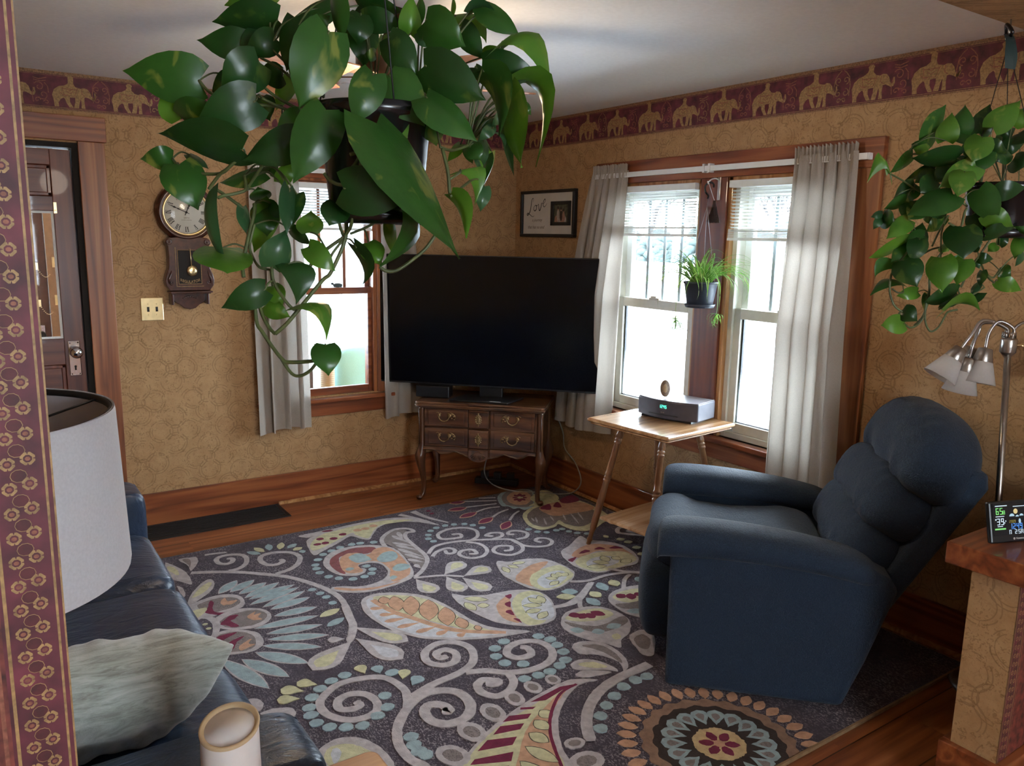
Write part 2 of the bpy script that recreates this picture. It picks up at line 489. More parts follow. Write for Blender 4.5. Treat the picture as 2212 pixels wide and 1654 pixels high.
# ------------------------------------------------------------------ baseboards with shoe moulding
def shoe(L0, L1, fn):
    mb = MB()
    prof = [(0, 0), (0.020, 0)] + [(0.020*cos(a), 0.020*sin(a)) for a in (0.4, 0.8, 1.2)] + [(0, 0.020)]
    rings = [[fn(s, a, b) for a, b in prof] for s in (L0, L1)]
    return mb.loft(rings, 0, False)
mb = MB().box(-2.61, -0.001, -0.02, 0, 0, 0.189)
mb.loft([[(x, -0.02-a, b) for a, b in ((0, 0), (0.02, 0), (0.019, 0.008), (0.014, 0.014), (0.008, 0.018), (0, 0.02))] for x in (-1.767, -0.002)], 1, False)
struct(mb.build('baseboard_north', ['oak_x', 'oak_pale_z'], bevel=0.003))
mb = MB().box(-0.02, 0, -3.73, -0.02, 0, 0.189)
mb.loft([[(-0.02-a, y, b) for a, b in ((0, 0), (0.02, 0), (0.019, 0.008), (0.014, 0.014), (0.008, 0.018), (0, 0.02))] for y in (-3.73, -0.04)], 1, False)
struct(mb.build('baseboard_east', ['oak_y', 'oak_pale_z'], bevel=0.003))

# ------------------------------------------------------------------ elephant wallpaper border
ELE = [(-.078,0),(-.058,0),(-.060,.018),(-.050,.036),(-.036,.046),(-.030,.040),(-.026,.024),(-.012,0),(.006,0),(-.008,.026),(-.008,.048),(.016,.050),(.016,.030),(.008,0),(.030,0),(.036,.030),(.042,.046),(.044,.020),(.042,0),(.060,0),(.057,.030),(.059,.055),(.070,.056),(.084,.050),(.096,.043),(.107,.046),(.113,.060),(.110,.082),(.104,.080),(.105,.062),(.099,.055),(.091,.064),(.085,.084),(.073,.098),(.056,.101),(.044,.096),(.020,.101),(-.020,.106),(-.054,.099),(-.076,.082),(-.086,.056),(-.080,.026)]
RIDE1 = [(-.034,.104),(.026,.100),(.012,.114),(.012,.126),(.016,.138),(.008,.145),(-.006,.145),(-.014,.138),(-.010,.126),(-.016,.114)]
RIDE2 = [(-.030,.104),(.020,.101),(.012,.116),(.014,.148),(.006,.150),(.006,.156),(-.022,.156),(-.022,.150),(-.012,.148),(-.012,.116)]
def spiral_pts(cx, cz, r0, r1, a0, a1, n=14):
    return [(cx+(r0+(r1-r0)*i/n)*cos(a0+(a1-a0)*i/n), cz+(r0+(r1-r0)*i/n)*sin(a0+(a1-a0)*i/n)) for i in range(n+1)]
SCROLL1 = []
for sg in (1, -1):
    SCROLL1 += [[(sg*x, z) for x, z in spiral_pts(.018, .098, .018, .003, -1.6, 5.5)], [(sg*x, z) for x, z in spiral_pts(.018, .046, .018, .003, 1.6, -5.5)],
                [(sg*x, z) for x, z in spiral_pts(.012, .014, .011, .003, 3.0, -3.5)], [(sg*x, z) for x, z in ((.036,.03),(.040,.07),(.034,.110),(.020,.128),(.006,.140))]]
SCROLL2 = [[(-.030,.128),(-.005,.122),(.030,.132)], [(-.028,.118),(.0,.112),(.026,.118)], spiral_pts(-.006, .086, .024, .004, 2.6, -4.5), spiral_pts(.010, .048, .024, .004, -2.6, 4.5),
           spiral_pts(-.016, .022, .014, .003, 0, 6), spiral_pts(.022, .014, .012, .003, 3, -3), [(-.034,.010),(-.038,.05),(-.030,.080)], [(.034,.06),(.032,.09),(.018,.108)]]
def ribbon(pts, w, taper=False):
    """flat ribbon outline quads along a 2D polyline: list of 4-point polygons"""
    n = len(pts); L, R = [], []
    for i in range(n):
        a, b = pts[max(i-1, 0)], pts[min(i+1, n-1)]
        dx, dy = b[0]-a[0], b[1]-a[1]; d = sqrt(dx*dx+dy*dy) or 1e-9
        ww = (w[i] if isinstance(w, (list, tuple)) else w)/2
        if taper: ww *= (1-0.75*i/(n-1))
        L.append((pts[i][0]-dy/d*ww, pts[i][1]+dx/d*ww)); R.append((pts[i][0]+dy/d*ww, pts[i][1]-dx/d*ww))
    return [(L[i], L[i+1], R[i+1], R[i]) for i in range(n-1)]
def border(name, s0, s1, first, fn):
    """fn(s, z, h) gives the 3D point"""
    mb = MB(); z0 = 2.2558
    def poly(pts, h, mi): mb.add([fn(a, b, h) for a, b in pts], [tuple(range(len(pts)))], mi)
    zt = H-0.001
    # thin paper strip with edge lines
    mb.add([fn(s, z, h) for h in (0.0002, 0.0012) for s, z in ((s0, z0), (s1, z0), (s1, zt), (s0, zt))], [(4,5,6,7),(0,1,5,4),(2,3,7,6),(1,2,6,5),(3,0,4,7)], 0)
    for za, zb in ((z0, z0+.007), (zt-.016, zt)): poly([(s0, za), (s1, za), (s1, zb), (s0, zb)], 0.0016, 2)
    poly([(s0, z0+.0105), (s1, z0+.0105), (s1, z0+.0125), (s0, z0+.0125)], 0.0016, 1)
    poly([(s0, zt-.021), (s1, zt-.021), (s1, zt-.019), (s0, zt-.019)], 0.0016, 2)
    k = 0; s = first
    while s < s1+0.1:
        def off(p, dz=z0+.016): return [(min(max(a+s, s0), s1), b+dz) for a, b in p]
        if s > s0+0.05 and s < s1-0.05 or (s-.1 > s0 and s-.1 < s1):
            poly(off(ELE), 0.0018, 1); poly(off(RIDE1 if k % 2 else RIDE2), 0.0019, 1)
            dark = [[(-.040,.098),(-.034,.060),(.014,.056),(.030,.096)], [(.050,.096),(.048,.070),(.062,.060)], [(-.050,.070),(-.036,.058),(-.020,.056)], [(-.020,.092),(-.006,.080),(.010,.092)], [(-.022,.078),(-.006,.068),(.010,.078)], [(.074,.088),(.078,.080)], [(-.040,.090),(.028,.088)]]
            for d in dark:
                for q in ribbon(off(d), 0.0030): poly(q, 0.0022, 3)
            for d in ([(-.046,.098),(-.040,.052),(.020,.050),(.038,.094)], [(-.008,.060),(-.010,.050)]):
                for q in ribbon(off(d), 0.0022): poly(q, 0.0023, 2)
        for line in (SCROLL1 if k % 2 else SCROLL2):
            for q in ribbon([(a+s-0.135, b+z0+.018) for a, b in line], 0.0042):
                if all(s0 < a < s1 for a, b in q): poly(q, 0.0018, 3 if k % 3 else 2)
        s += 0.27; k += 1
    return struct(mb.build(name, ['burgundy', 'border_gold', 'border_edge', 'border_rose']))
border('trim_2', -3.899, -0.001, -3.824, lambda s, z, h: (s, -h, z))
border('trim_3', 0.001, 3.729, 0.233, lambda s, z, h: (-h, -s, z))

# burgundy edging paper around the opening, dining-room side
plain('paper_floral', (0.150, 0.030, 0.022), 0.6, var=0.75, scale=42)
def edging(name, xe, sgn, z0, z1):
    mb = MB(); y = -3.8605
    def P(d, z, h): return (xe + sgn*d, y-h, z)
    def rect(a, b, za, zb, h, mi): mb.add([P(a, za, h), P(b, za, h), P(b, zb, h), P(a, zb, h)], [(0, 1, 2, 3)], mi)
    rect(0, .40, z0, z1, 0.0006, 3); rect(0, .058, z0, z1, 0.0010, 0)
    rect(0.0, .0018, z0, z1, 0.0014, 1); rect(.0058, .0082, z0, z1, 0.0014, 1); rect(.0515, .0548, z0, z1, 0.0014, 1); rect(.062, .066, z0, z1, 0.0012, 2)
    n = int((z1-z0)/0.0262)
    for k in range(n):
        for c, dz in ((.0215, 0.004), (.0395, 0.0)):
            cz = z0+0.014+k*0.0262+dz
            o8 = [(cos(2*pi*(i+.5)/8), sin(2*pi*(i+.5)/8)) for i in range(8)]
            mb.add([P(c+.0073*a, cz+.0073*b, 0.0014) for a, b in o8], [tuple(range(8))], 1)
            mb.add([P(c+.0042*a, cz+.0042*b, 0.0018) for a, b in o8], [tuple(range(8))], 0)
            mb.add([P(c+.0026*a, cz+.0022*b, 0.0021) for a, b in o8], [tuple(range(8))], 2)
            for i in range(0, 8, 2):
                a0 = 2*pi*i/8
                mb.add([P(c+.0073*cos(a0-.12), cz+.0073*sin(a0-.12), 0.0019), P(c+.0073*cos(a0+.12), cz+.0073*sin(a0+.12), 0.0019), P(c+.0040*cos(a0), cz+.0040*sin(a0), 0.0019)], [(0, 1, 2)], 0)
        # wavy thread and dark rounds between the two columns
        cz = z0+0.027+k*0.0262
        r8 = [(cos(2*pi*i/10), sin(2*pi*i/10)) for i in range(10)]
        mb.add([P(.0305+.0078*a, cz+.0070*b, 0.0012) for a, b in r8], [tuple(range(10))], 1)
        mb.add([P(.0305+.0072*a, cz+.0064*b, 0.0013) for a, b in r8], [tuple(range(10))], 4)
    return struct(mb.build(name, ['burgundy', 'border_gold', 'border_rose', 'paper_floral', 'edging_dark']))
plain('edging_dark', (0.080, 0.010, 0.014), 0.6, var=0.3, scale=60)
edging('trim_4', -3.22, -1, 0.0, H)
edging('trim_5', -0.92, 1, 0.19, 0.754)

# ------------------------------------------------------------------ window in the north wall (looks into the porch)
w1 = struct(thing('window_1', 'wooden window behind the television', 'window', (-1.4, 0, 0.65)))
del w1['category']
def part(mb, name, mats, parent, **kw):
    o = mb.build(name, mats, **kw)
    o.parent = parent      # shapes are given in room coordinates; a top-level parent is an unrotated empty at its own place
    o.matrix_parent_inverse = Matrix.Translation(-parent.location) if parent.parent is None else Matrix.Identity(4)
    return o
part(MB().box(-1.84, -1.72, -0.022, 0, 0.655, 1.995).box(-1.08, -0.965, -0.022, 0, 0.655, 1.995), 'side_casing', 'oak_z', w1, bevel=0.003)
part(MB().box(-1.85, -0.955, -0.024, 0, 1.995, 2.115), 'head_casing', 'oak_x', w1, bevel=0.003)
part(MB().box(-1.87, -0.96, -0.055, 0.06, 0.622, 0.648), 'stool', 'oak_x', w1, bevel=0.006)
part(MB().box(-1.84, -0.965, -0.022, 0, 0.533, 0.622), 'apron', 'oak_x', w1, bevel=0.003)
part(MB().box(-1.72, -1.70, 0, 0.14, 0.655, 2.0).box(-1.10, -1.08, 0, 0.14, 0.655, 2.0).box(-1.70, -1.10, 0, 0.14, 1.98, 2.0), 'jamb', 'oak_z', w1)
lo = part(MB().box(-1.70, -1.66, 0.03, 0.065, 0.648, 1.335).box(-1.125, -1.10, 0.03, 0.065, 0.648, 1.335).box(-1.66, -1.125, 0.03, 0.065, 0.648, 0.70).box(-1.66, -1.125, 0.03, 0.065, 1.295, 1.335), 'lower_sash', 'oak_x', w1, bevel=0.003)
part(MB().box(-1.66, -1.125, 0.046, 0.050, 0.70, 1.295), 'pane', 'pane_glass', lo)
up = part(MB().box(-1.70, -1.66, 0.075, 0.11, 1.29, 1.98).box(-1.125, -1.10, 0.075, 0.11, 1.29, 1.98).box(-1.66, -1.125, 0.075, 0.11, 1.29, 1.33).box(-1.66, -1.125, 0.075, 0.11, 1.94, 1.98), 'upper_sash', 'oak_x', w1, bevel=0.003)
part(MB().box(-1.66, -1.125, 0.090, 0.094, 1.33, 1.94), 'pane', 'pane_glass', up)
for x in (-1.585, -1.425, -1.262):
    part(MB().box(x-.010, x+.010, 0.078, 0.106, 1.33, 1.94), 'muntin', 'oak_z', up)

# ------------------------------------------------------------------ double window in the east wall (street side)
w2 = struct(thing('window_2', 'double sash window to the street', 'window', (0, -1.84, 0.64)))
del w2['category']
part(MB().box(-0.022, 0, -1.03, -0.917, 0.64, 1.99).box(-0.022, 0, -2.77, -2.655, 0.64, 1.99), 'side_casing', 'oak_z', w2, bevel=0.003)
part(MB().box(-0.030, 0, -2.775, -0.905, 1.99, 2.115), 'head_casing', 'oak_y', w2, bevel=0.003)
part(MB().box(-0.020, 0.12, -1.93, -1.752, 0.64, 1.99), 'mullion', 'door_wood', w2, bevel=0.003)
part(MB().box(-0.006, 0.10, -1.955, -1.93, 0.64, 1.99).box(-0.006, 0.10, -2.66, -2.635, 0.64, 1.985).box(-0.006, 0.10, -1.752, -1.73, 0.64, 1.99).box(-0.006, 0.10, -1.055, -1.03, 0.64, 1.985).box(-0.006, 0.10, -2.66, -1.03, 1.965, 1.99), 'stop', 'oak_pale_z', w2, bevel=0.003)
part(MB().box(-0.060, 0.10, -2.79, -0.90, 0.612, 0.640), 'stool', 'oak_y', w2, bevel=0.006)
part(MB().box(-0.022, 0, -2.77, -0.917, 0.52, 0.612), 'apron', 'oak_y', w2, bevel=0.003)
for (ya, yb) in ((-1.73, -1.055), (-2.635, -1.955)):
    fr = part(MB().box(0.02, 0.15, ya, ya+0.030, 0.64, 1.965).box(0.02, 0.15, yb-0.030, yb, 0.64, 1.965).box(0.02, 0.15, ya+.03, yb-.03, 0.64, 0.672).box(0.02, 0.15, ya+.03, yb-.03, 1.94, 1.965), 'frame', 'vinyl', w2, bevel=0.003)
    a, b = ya+.03, yb-.03
    lo = part(MB().box(0.035, 0.07, a, a+.042, 0.672, 1.325).box(0.035, 0.07, b-.042, b, 0.672, 1.325).box(0.035, 0.07, a+.042, b-.042, 0.672, 0.722).box(0.035, 0.07, a+.042, b-.042, 1.272, 1.325), 'lower_sash', 'vinyl', w2, bevel=0.003)
    part(MB().box(0.051, 0.055, a+.042, b-.042, 0.722, 1.272), 'pane', 'misted_glass', lo)
    part(MB().box(0.056, 0.070, a+.042, a+.050, 0.722, 1.272).box(0.056, 0.070, b-.050, b-.042, 0.722, 1.272).box(0.056, 0.070, a+.042, b-.042, 0.722, 0.730), 'spacer', 'black_plastic', lo)
    yc = (a+b)/2
    part(MB().box(0.028, 0.05, yc-.04, yc+.04, 1.325, 1.337).box(0.030, 0.045, yc-.015, yc+.03, 1.337, 1.347), 'sash_lock', 'vinyl', lo, bevel=0.002)
    up = part(MB().box(0.085, 0.12, a, a+.042, 1.285, 1.94).box(0.085, 0.12, b-.042, b, 1.285, 1.94).box(0.085, 0.12, a+.042, b-.042, 1.285, 1.325).box(0.085, 0.12, a+.042, b-.042, 1.90, 1.94), 'upper_sash', 'vinyl_white', w2, bevel=0.003)
    part(MB().box(0.101, 0.104, a+.042, b-.042, 1.325, 1.90), 'pane', 'pane_glass', up)
    for k in (1, 2, 3):
        y = a+.042+(b-a-.084)*k/4
        part(MB().box(0.094, 0.100, y-.009, y+.009, 1.325, 1.90), 'grille_bar', 'grille', up)

# ------------------------------------------------------------------ front door in the north wall
d1 = struct(thing('door_1', 'brown panelled front door with a glazed upper half', 'door', (-3.15, 0, 0)))
del d1['category']
part(MB().box(-2.735, -2.610, -0.022, 0, 0, 2.108).box(-3.70, -3.58, -0.022, 0, 0, 2.108), 'side_casing', 'oak_z', d1, bevel=0.003)
part(MB().box(-3.72, -2.600, -0.026, 0, 2.108, 2.232), 'head_casing', 'oak_x', d1, bevel=0.003)
part(MB().box(-2.762, -2.735, 0, 0.14, 0, 2.10).box(-3.58, -3.553, 0, 0.14, 0, 2.10).box(-3.553, -2.762, 0, 0.14, 2.075, 2.10), 'jamb', 'dark_gap', d1)
yl0, yl1 = 0.030, 0.072
leaf = MB()
for (x0, x1, z0, z1) in ((-2.862, -2.767, 0.01, 2.065), (-3.548, -3.43, 0.01, 2.065)): leaf.box(x0, x1, yl0, yl1, z0, z1)
lf = part(leaf, 'leaf', 'door_wood', d1, bevel=0.003)
rl = MB()
for (z0, z1) in ((1.985, 2.065), (1.755, 1.830), (0.955, 1.095), (0.01, 0.22)): rl.box(-3.43, -2.862, yl0, yl1, z0, z1)
part(rl, 'rail', 'door_wood_x', lf, bevel=0.003)
pn = MB().box(-3.43, -2.862, yl0+.016, yl1-.008, 1.830, 1.985).box(-3.43, -2.862, yl0+.016, yl1-.008, 0.22, 0.955)
part(pn, 'panel', 'door_wood_x', lf)
pm = MB()
for (x0, x1, z0, z1) in ((-3.43, -2.862, 1.830, 1.985), (-3.43, -2.862, 0.22, 0.955)):
    for (a, b, c, d) in ((x0, x1, z0, z0+.02), (x0, x1, z1-.02, z1), (x0, x0+.02, z0, z1), (x1-.02, x1, z0, z1)): pm.box(a, b, yl0+.008, yl0+.02, c, d)
part(pm, 'panel_moulding', 'door_wood', lf, bevel=0.004)
part(MB().box(-3.43, -2.862, 0.050, 0.055, 1.095, 1.755), 'pane', 'pane_glass', lf)
part(MB().box(-2.874, -2.862, 0.040, 0.050, 1.095, 1.755).box(-3.43, -2.874, 0.040, 0.050, 1.743, 1.755).box(-3.43, -2.874, 0.040, 0.050, 1.095, 1.105), 'glazing_bead', 'white_paint', lf)
esc = part(MB().box(-2.845, -2.789, yl0-.004, yl0+.002, 0.893, 1.080), 'escutcheon', 'chrome', lf, bevel=0.003)
esc['label'] = 'chrome escutcheon plate'
kn = part(MB().lathe([(0.004, 0), (0.012, 0.002), (0.010, 0.022), (0.014, 0.028), (0.026, 0.036), (0.031, 0.048), (0.028, 0.060), (0.014, 0.068), (0.001, 0.070)], 24, 0, xf((-2.812, yl0-.003, 1.022), (radians(90), 0, 0))), 'knob', 'chrome', esc)
part(MB().prism([(0.006*cos(a), 0.006*sin(a)+.008) for a in [i*pi/6-.9 for i in range(10)]]+[(-.004, -.012), (.004, -.012)], -0.0006, 0.0, 0, xf((-2.817, yl0-.0045, 0.935)), 'y'), 'keyhole', 'dark_gap', esc)
sc = MB()
for x in (-2.836, -2.798):
    for z in (0.903, 1.070): sc.lathe([(0.0035, 0), (0.003, 0.0015), (0.0005, 0.002)], 10, 0, xf((x, yl0-.004, z), (radians(90), 0, 0)))
part(sc, 'screw', 'dark_gap', esc)
br = part(MB().box(-2.862, -2.846, yl0-.004, yl0+.001, 1.742, 1.800).box(-2.858, -2.850, yl0-.014, yl0-.004, 1.757, 1.763), 'curtain_bracket', 'brass', lf, bevel=0.002)
# helper: child with shapes in the parent's own coordinates
def sub(mb, name, mats, parent, label=None, **kw):
    o = mb.build(name, mats, parent=parent, **kw)
    if label: o['label'] = label
    return o

# ------------------------------------------------------------------ floor register
v = thing('floor_vent', 'black metal floor register along the baseboard under the clock wall', 'vent', (-2.2, -0.145, 0))
mb = MB().box(-0.45, 0.43, -0.125, -0.105, 0.0005, 0.006).box(-0.45, 0.43, 0.105, 0.124, 0.0005, 0.006).box(-0.45, -0.43, -0.105, 0.105, 0.0005, 0.006).box(0.41, 0.43, -0.105, 0.105, 0.0005, 0.006)
sub(mb, 'frame', 'black_iron', v)
mb = MB().box(-0.43, 0.41, -0.105, 0.105, 0.0005, 0.001)
for k in range(9): mb.box(-0.43, 0.41, -0.100+k*0.0235, -0.092+k*0.0235, 0.001, 0.0045)
sub(mb, 'grate', 'black_iron', v)

# ------------------------------------------------------------------ carved chest under the television
wood('chest_wood', 'x', (0.028, 0.009, 0.004), (0.085, 0.030, 0.012), (0.165, 0.070, 0.030), 0.30, scale=0.8, ring=7.0, coat=0.4)
wood('chest_wood_z', 'z', (0.028, 0.009, 0.004), (0.080, 0.028, 0.012), (0.140, 0.060, 0.027), 0.30, scale=0.8, ring=6.0, coat=0.4)
CH = thing('carved_chest', 'small dark carved wooden chest of drawers on curved legs under the television', 'chest of drawers', (-0.975, -0.378, 0.0), radians(-44.27))
# local x runs along the front, local -y points to the viewer
def serp(x):      # plan of the front: gentle waves, the middle block stands forward
    t = x/0.8
    return -0.012*cos(2*pi*t*1.0)*0.6 - 0.006*cos(4*pi*t)
D = 0.40
def front_panel(mb, x0, x1, z0, z1, out, n=10, back=0.02, mi=0):
    rings = []
    for i in range(n+1):
        x = x0+(x1-x0)*i/n; y = serp(x)-out
        rings.append([(x, y, z0), (x, y, z1), (x, y+back, z1), (x, y+back, z0)])
    mb.loft(rings, mi, False)
bd = MB()
bd.box(0.03, 0.765, 0.015, D, 0.34, 0.618)
sub(bd, 'body', 'chest_wood', CH, bevel=0.003)
tp = MB(); out = []
N = 40
for i in range(N+1):
    x = -0.012+0.824*i/N
    e = 0.028-(0.0 if 0.02 < i/N < 0.98 else 0.012)
    mid = 0.008 if 0.405 < i/N < 0.58 else 0
    out.append((x, serp(min(max(x, 0), 0.8))-e-mid))
out += [(0.812, D+0.01), (-0.012, D+0.01)]
tp.prism(out, 0.622, 0.632); tp.prism([(x+(0.4-x)*0.012, y+0.006) for x, y in out], 0.612, 0.622); tp.prism([(x+(0.4-x)*0.008, y+0.004) for x, y in out], 0.632, 0.648)
sub(tp, 'top', 'chest_wood', CH, bevel=0.004)
def bail(cx, cz, y, parent):
    h = MB()
    for sg in (-1, 1):
        h.superq((cx+sg*0.034, y-.003, cz+0.008), (0.012, 0.004, 0.012), 1, 1, 6, 10)
        for a, b, r in ((0.050, 0.016, .009), (0.060, 0.004, .008), (0.048, -0.008, .007), (0.064, -0.014, .006), (0.026, 0.020, .007)):
            h.superq((cx+sg*a, y-.002, cz+b), (r, 0.0025, r*0.7), 1, 1, 5, 8)
        h.tube([(cx+sg*0.030, y-.002, cz+0.020), (cx+sg*0.042, y-.005, cz+0.028), (cx+sg*0.056, y-.003, cz+0.022), (cx+sg*0.070, y-.002, cz+0.008), (cx+sg*0.072, y-.002, cz-0.010)], 0.0028, 6)
    pts = [(cx+0.034*cos(a)*1.0, y-0.012-0.004*sin(-a), cz+0.006+0.032*sin(a)) for a in [pi+pi*i/12 for i in range(13)]]
    h.tube(pts, 0.0036, 8)
    h.superq((cx, y-0.016, cz-0.027), (0.008, 0.005, 0.005), 1, 1, 6, 8)
    return sub(h, 'handle', 'old_brass', parent)
def cartouche(cx, cz, y, parent):
    h = MB()
    for i in range(12):
        a = 2*pi*i/12
        h.superq((cx+0.017*cos(a), y-.002, cz+0.027*sin(a)), (0.006, 0.003, 0.006), 1, 1, 5, 8)
    h.superq((cx, y-.001, cz), (0.013, 0.0025, 0.021), 1, 1, 6, 12)
    h.superq((cx, y-.002, cz+0.036), (0.005, 0.003, 0.008), 1, 1, 5, 8); h.superq((cx, y-.002, cz-0.037), (0.004, 0.003, 0.008), 1, 1, 5, 8)
    return sub(h, 'escutcheon', 'old_brass', parent)
for (z0, z1) in ((0.492, 0.607), (0.362, 0.480)):
    d = MB()
    front_panel(d, 0.045, 0.322, z0, z1, 0.000, mi=0); front_panel(d, 0.465, 0.745, z0, z1, 0.000)
    front_panel(d, 0.070, 0.300, z0+.014, z1-.018, 0.006); front_panel(d, 0.487, 0.725, z0+.014, z1-.018, 0.006)
    front_panel(d, 0.330, 0.457, z0, z1, 0.016); front_panel(d, 0.336, 0.451, z0+.004, z1-.016, 0.020)
    dr = sub(d, 'drawer', 'chest_wood', CH, bevel=0.003)
    zc = (z0+z1)/2
    bail(0.172, zc+.004, serp(0.17)-0.006, dr); bail(0.606, zc+.004, serp(0.6)-0.006, dr)
    cartouche(0.3935, zc, serp(0.39)-0.020, dr)
# scalloped apron with its shell
ap = MB()
def apz(x):
    t = x/0.79
    k = [(0, .31), (.06, .335), (.12, .335), (.19, .308), (.24, .310), (.30, .325), (.36, .312), (.40, .298), (.60, .298), (.64, .306), (.70, .324), (.76, .312), (.81, .305), (.84, .312), (.90, .335), (.96, .333), (1, .31)]
    for (a, b), (c, e) in zip(k, k[1:]):
        if a <= t <= c:
            u = (t-a)/(c-a); u = u*u*(3-2*u); return b+(e-b)*u
    return .31
rings = []
for i in range(61):
    x = 0.035+0.72*i/60; y = serp(x)-(0.014 if 0.33 < x < 0.457 else 0.0)
    rings.append([(x, y, apz(x)), (x, y-.004, apz(x)+.006), (x, y, apz(x)+.012), (x, y, 0.358), (x, y+.02, 0.358), (x, y+.02, apz(x))])
ap.loft(rings, 0, False)
apron = sub(ap, 'apron', 'chest_wood', CH)
sh = MB()
shp = [(0.3935+0.062*sin(a), 0.318-0.040*cos(a)) for a in [(-1.5+3.0*i/20) for i in range(21)]]
sh.prism([(0.332, 0.352)]+[(x, z) for x, z in shp]+[(0.455, 0.352)], serp(.39)-0.022, serp(.39)-0.008, 0, None, 'y')
for i in range(9):
    a = -1.25+2.5*i/8
    sh.tube([(0.3935+0.004*sin(a), serp(.39)-0.025, 0.345), (0.3935+0.030*sin(a), serp(.39)-0.029, 0.336-0.022*cos(a)), (0.3935+0.052*sin(a), serp(.39)-0.024, 0.326-0.036*cos(a))], [0.002, 0.0055, 0.003], 6)
sub(sh, 'shell_carving', 'chest_wood_z', apron)
sd = MB()
for x in (0.012, 0.763): sd.box(x, x+0.02, 0.02, D-.02, 0.345, 0.612)
sub(sd, 'side_panel', 'chest_wood', CH, bevel=0.003)
def cabriole(sx, sy, zfoot):
    """corner post running down into an S-curved leg with a scroll foot"""
    l = MB()
    path = [(0, 0.612, .022), (0, 0.50, .022), (0, 0.38, .024), (0.004, 0.335, .030), (0.014, 0.300, .037), (0.016, 0.275, .036), (0.010, 0.23, .029), (0.000, 0.18, .022), (-0.010, 0.12, .0175), (-0.010, 0.07, .0165), (-0.002, 0.035, .0185), (0.014, zfoot+.022, .020), (0.022, zfoot+.010, .019), (0.020, zfoot, .013)]
    p3 = catmull(path, 4)
    rings = []
    for o, z, r in p3:
        c = (o*0.707*sx, -o*0.707*sy)
        rings.append([(c[0]+r*cos(2*pi*j/12)*0.95, c[1]+r*sin(2*pi*j/12)*0.95, z) for j in range(12)])
    l.loft(rings)
    l.superq((0.020*0.707*sx, -0.020*0.707*sy, zfoot+.016), (.022, .022, .015), 1, 1, 8, 14)
    l.tube([(0.012*sx, -0.030*sy, 0.60), (0.012*sx, -0.030*sy, 0.37)], 0.004, 6)
    l.superq((0.036*sx*.707, -0.036*sy*.707, 0.287), (.014, .014, .02), 1, 1, 8, 10)
    return l
for (x, y, sx, sy, zf) in ((0.022, 0.022, -1, 1, 0.0), (0.775, 0.022, 1, 1, 0.0185), (0.022, D-.03, -1, -1, 0.0), (0.775, D-.03, 1, -1, 0.0)):
    o = sub(cabriole(sx, sy, zf), 'leg', 'chest_wood_z', CH); o.location = (x, y, 0)

# ------------------------------------------------------------------ television on the chest
t = NT('tv_screen'); t.bsdf((0.0025, 0.003, 0.005), 0.16, spec=0.35)
TV = thing('television', 'large flat black television standing on the carved chest', 'television', (-0.568, -0.541, 0.6485), radians(-46.6))
sub(MB().box(-0.723, 0.723, 0.0, 0.030, 0.0725, 0.9025), 'housing', 'black_plastic', TV, bevel=0.004)
sub(MB().box(-0.718, 0.718, -0.0015, 0.0, 0.085, 0.897), 'screen', 'tv_screen', TV)
sub(MB().box(-0.25, 0.25, 0.03, 0.065, 0.12, 0.55), 'back_cover', 'black_plastic', TV, bevel=0.01)
sub(MB().box(-0.05, 0.10, 0.010, 0.045, 0.010, 0.14), 'stand_neck', 'black_plastic', TV, bevel=0.004)
st = sub(MB().prism([(-0.21, -0.14), (0.17, -0.155), (0.23, 0.06), (-0.15, 0.075)], 0.0005, 0.012), 'stand_base', 'black_plastic', TV, bevel=0.003)
sub(MB().box(0.055, 0.125, -0.1475, -0.1365, 0.0121, 0.0128), 'energy_label', 'white_paint', st, 'white rating label')
bx = MB().box(-0.11, 0.11, -0.05, 0.05, 0.0, 0.075)
o = sub(bx, 'speaker_box', 'black_plastic', None, bevel=0.006)
o.location = (-0.818, -0.305, 0.6485); o.rotation_euler.z = radians(-44.3)
tag(o, 'small flat black speaker box on the chest under the television', 'speaker')

# ------------------------------------------------------------------ side table with turned legs
wood('maple', 'x', (0.30, 0.145, 0.060), (0.42, 0.225, 0.105), (0.52, 0.31, 0.165), 0.26, ring=3.0, coat=0.4)
wood('maple_leg', 'z', (0.17, 0.070, 0.028), (0.27, 0.120, 0.050), (0.35, 0.180, 0.085), 0.28, ring=3.0, coat=0.4)
TB = thing('side_table', 'square oak side table with slanted turned legs by the window', 'table', (-0.318, -1.845, 0.0), radians(5.5))
def sq(h): return [(-h, -h), (h, -h), (h, h), (-h, h)]
def rsq(h, r, n=4):
    out = []
    for cx, cy, a0 in ((h-r, -h+r, -pi/2), (h-r, h-r, 0), (-h+r, h-r, pi/2), (-h+r, -h+r, pi)):
        out += [(cx+r*cos(a0+pi/2*i/n), cy+r*sin(a0+pi/2*i/n)) for i in range(n+1)]
    return out
tt = MB()
tt.loft([[(x, y, z) for x, y in rsq(h, 0.012)] for h, z in ((0.240, .706), (0.256, .707), (0.262, .711), (0.258, .716), (0.266, .719), (0.274, .726), (0.273, .735), (0.266, .740))], 0, False)
top = sub(tt, 'table_top', 'maple', TB)
sub(MB().box(-0.266, 0.266, -0.0008, 0.0008, 0.7401, 0.7404), 'joint_line', 'dark_gap', top)
prof = [(0, .0), (.013, .0), (.0125, .02), (.0165, .030), (.0125, .040), (.014, .085), (.018, .10), (.0185, .105), (.0195, .165), (.0185, .17), (.020, .21), (.018, .30), (.0155, .375), (.020, .385), (.020, .392), (.0155, .396), (.020, .402), (.020, .410), (.0155, .415), (.020, .42), (.0205, .43), (.0165, .438), (.0175, .47), (.0165, .55), (.0155, .60), (.0195, .605), (.0195, .612), (.015, .617), (.0195, .622), (.0195, .630), (.015, .635), (.0195, .64), (.0205, .652), (.0155, .675), (.0165, .70), (.018, .716)]
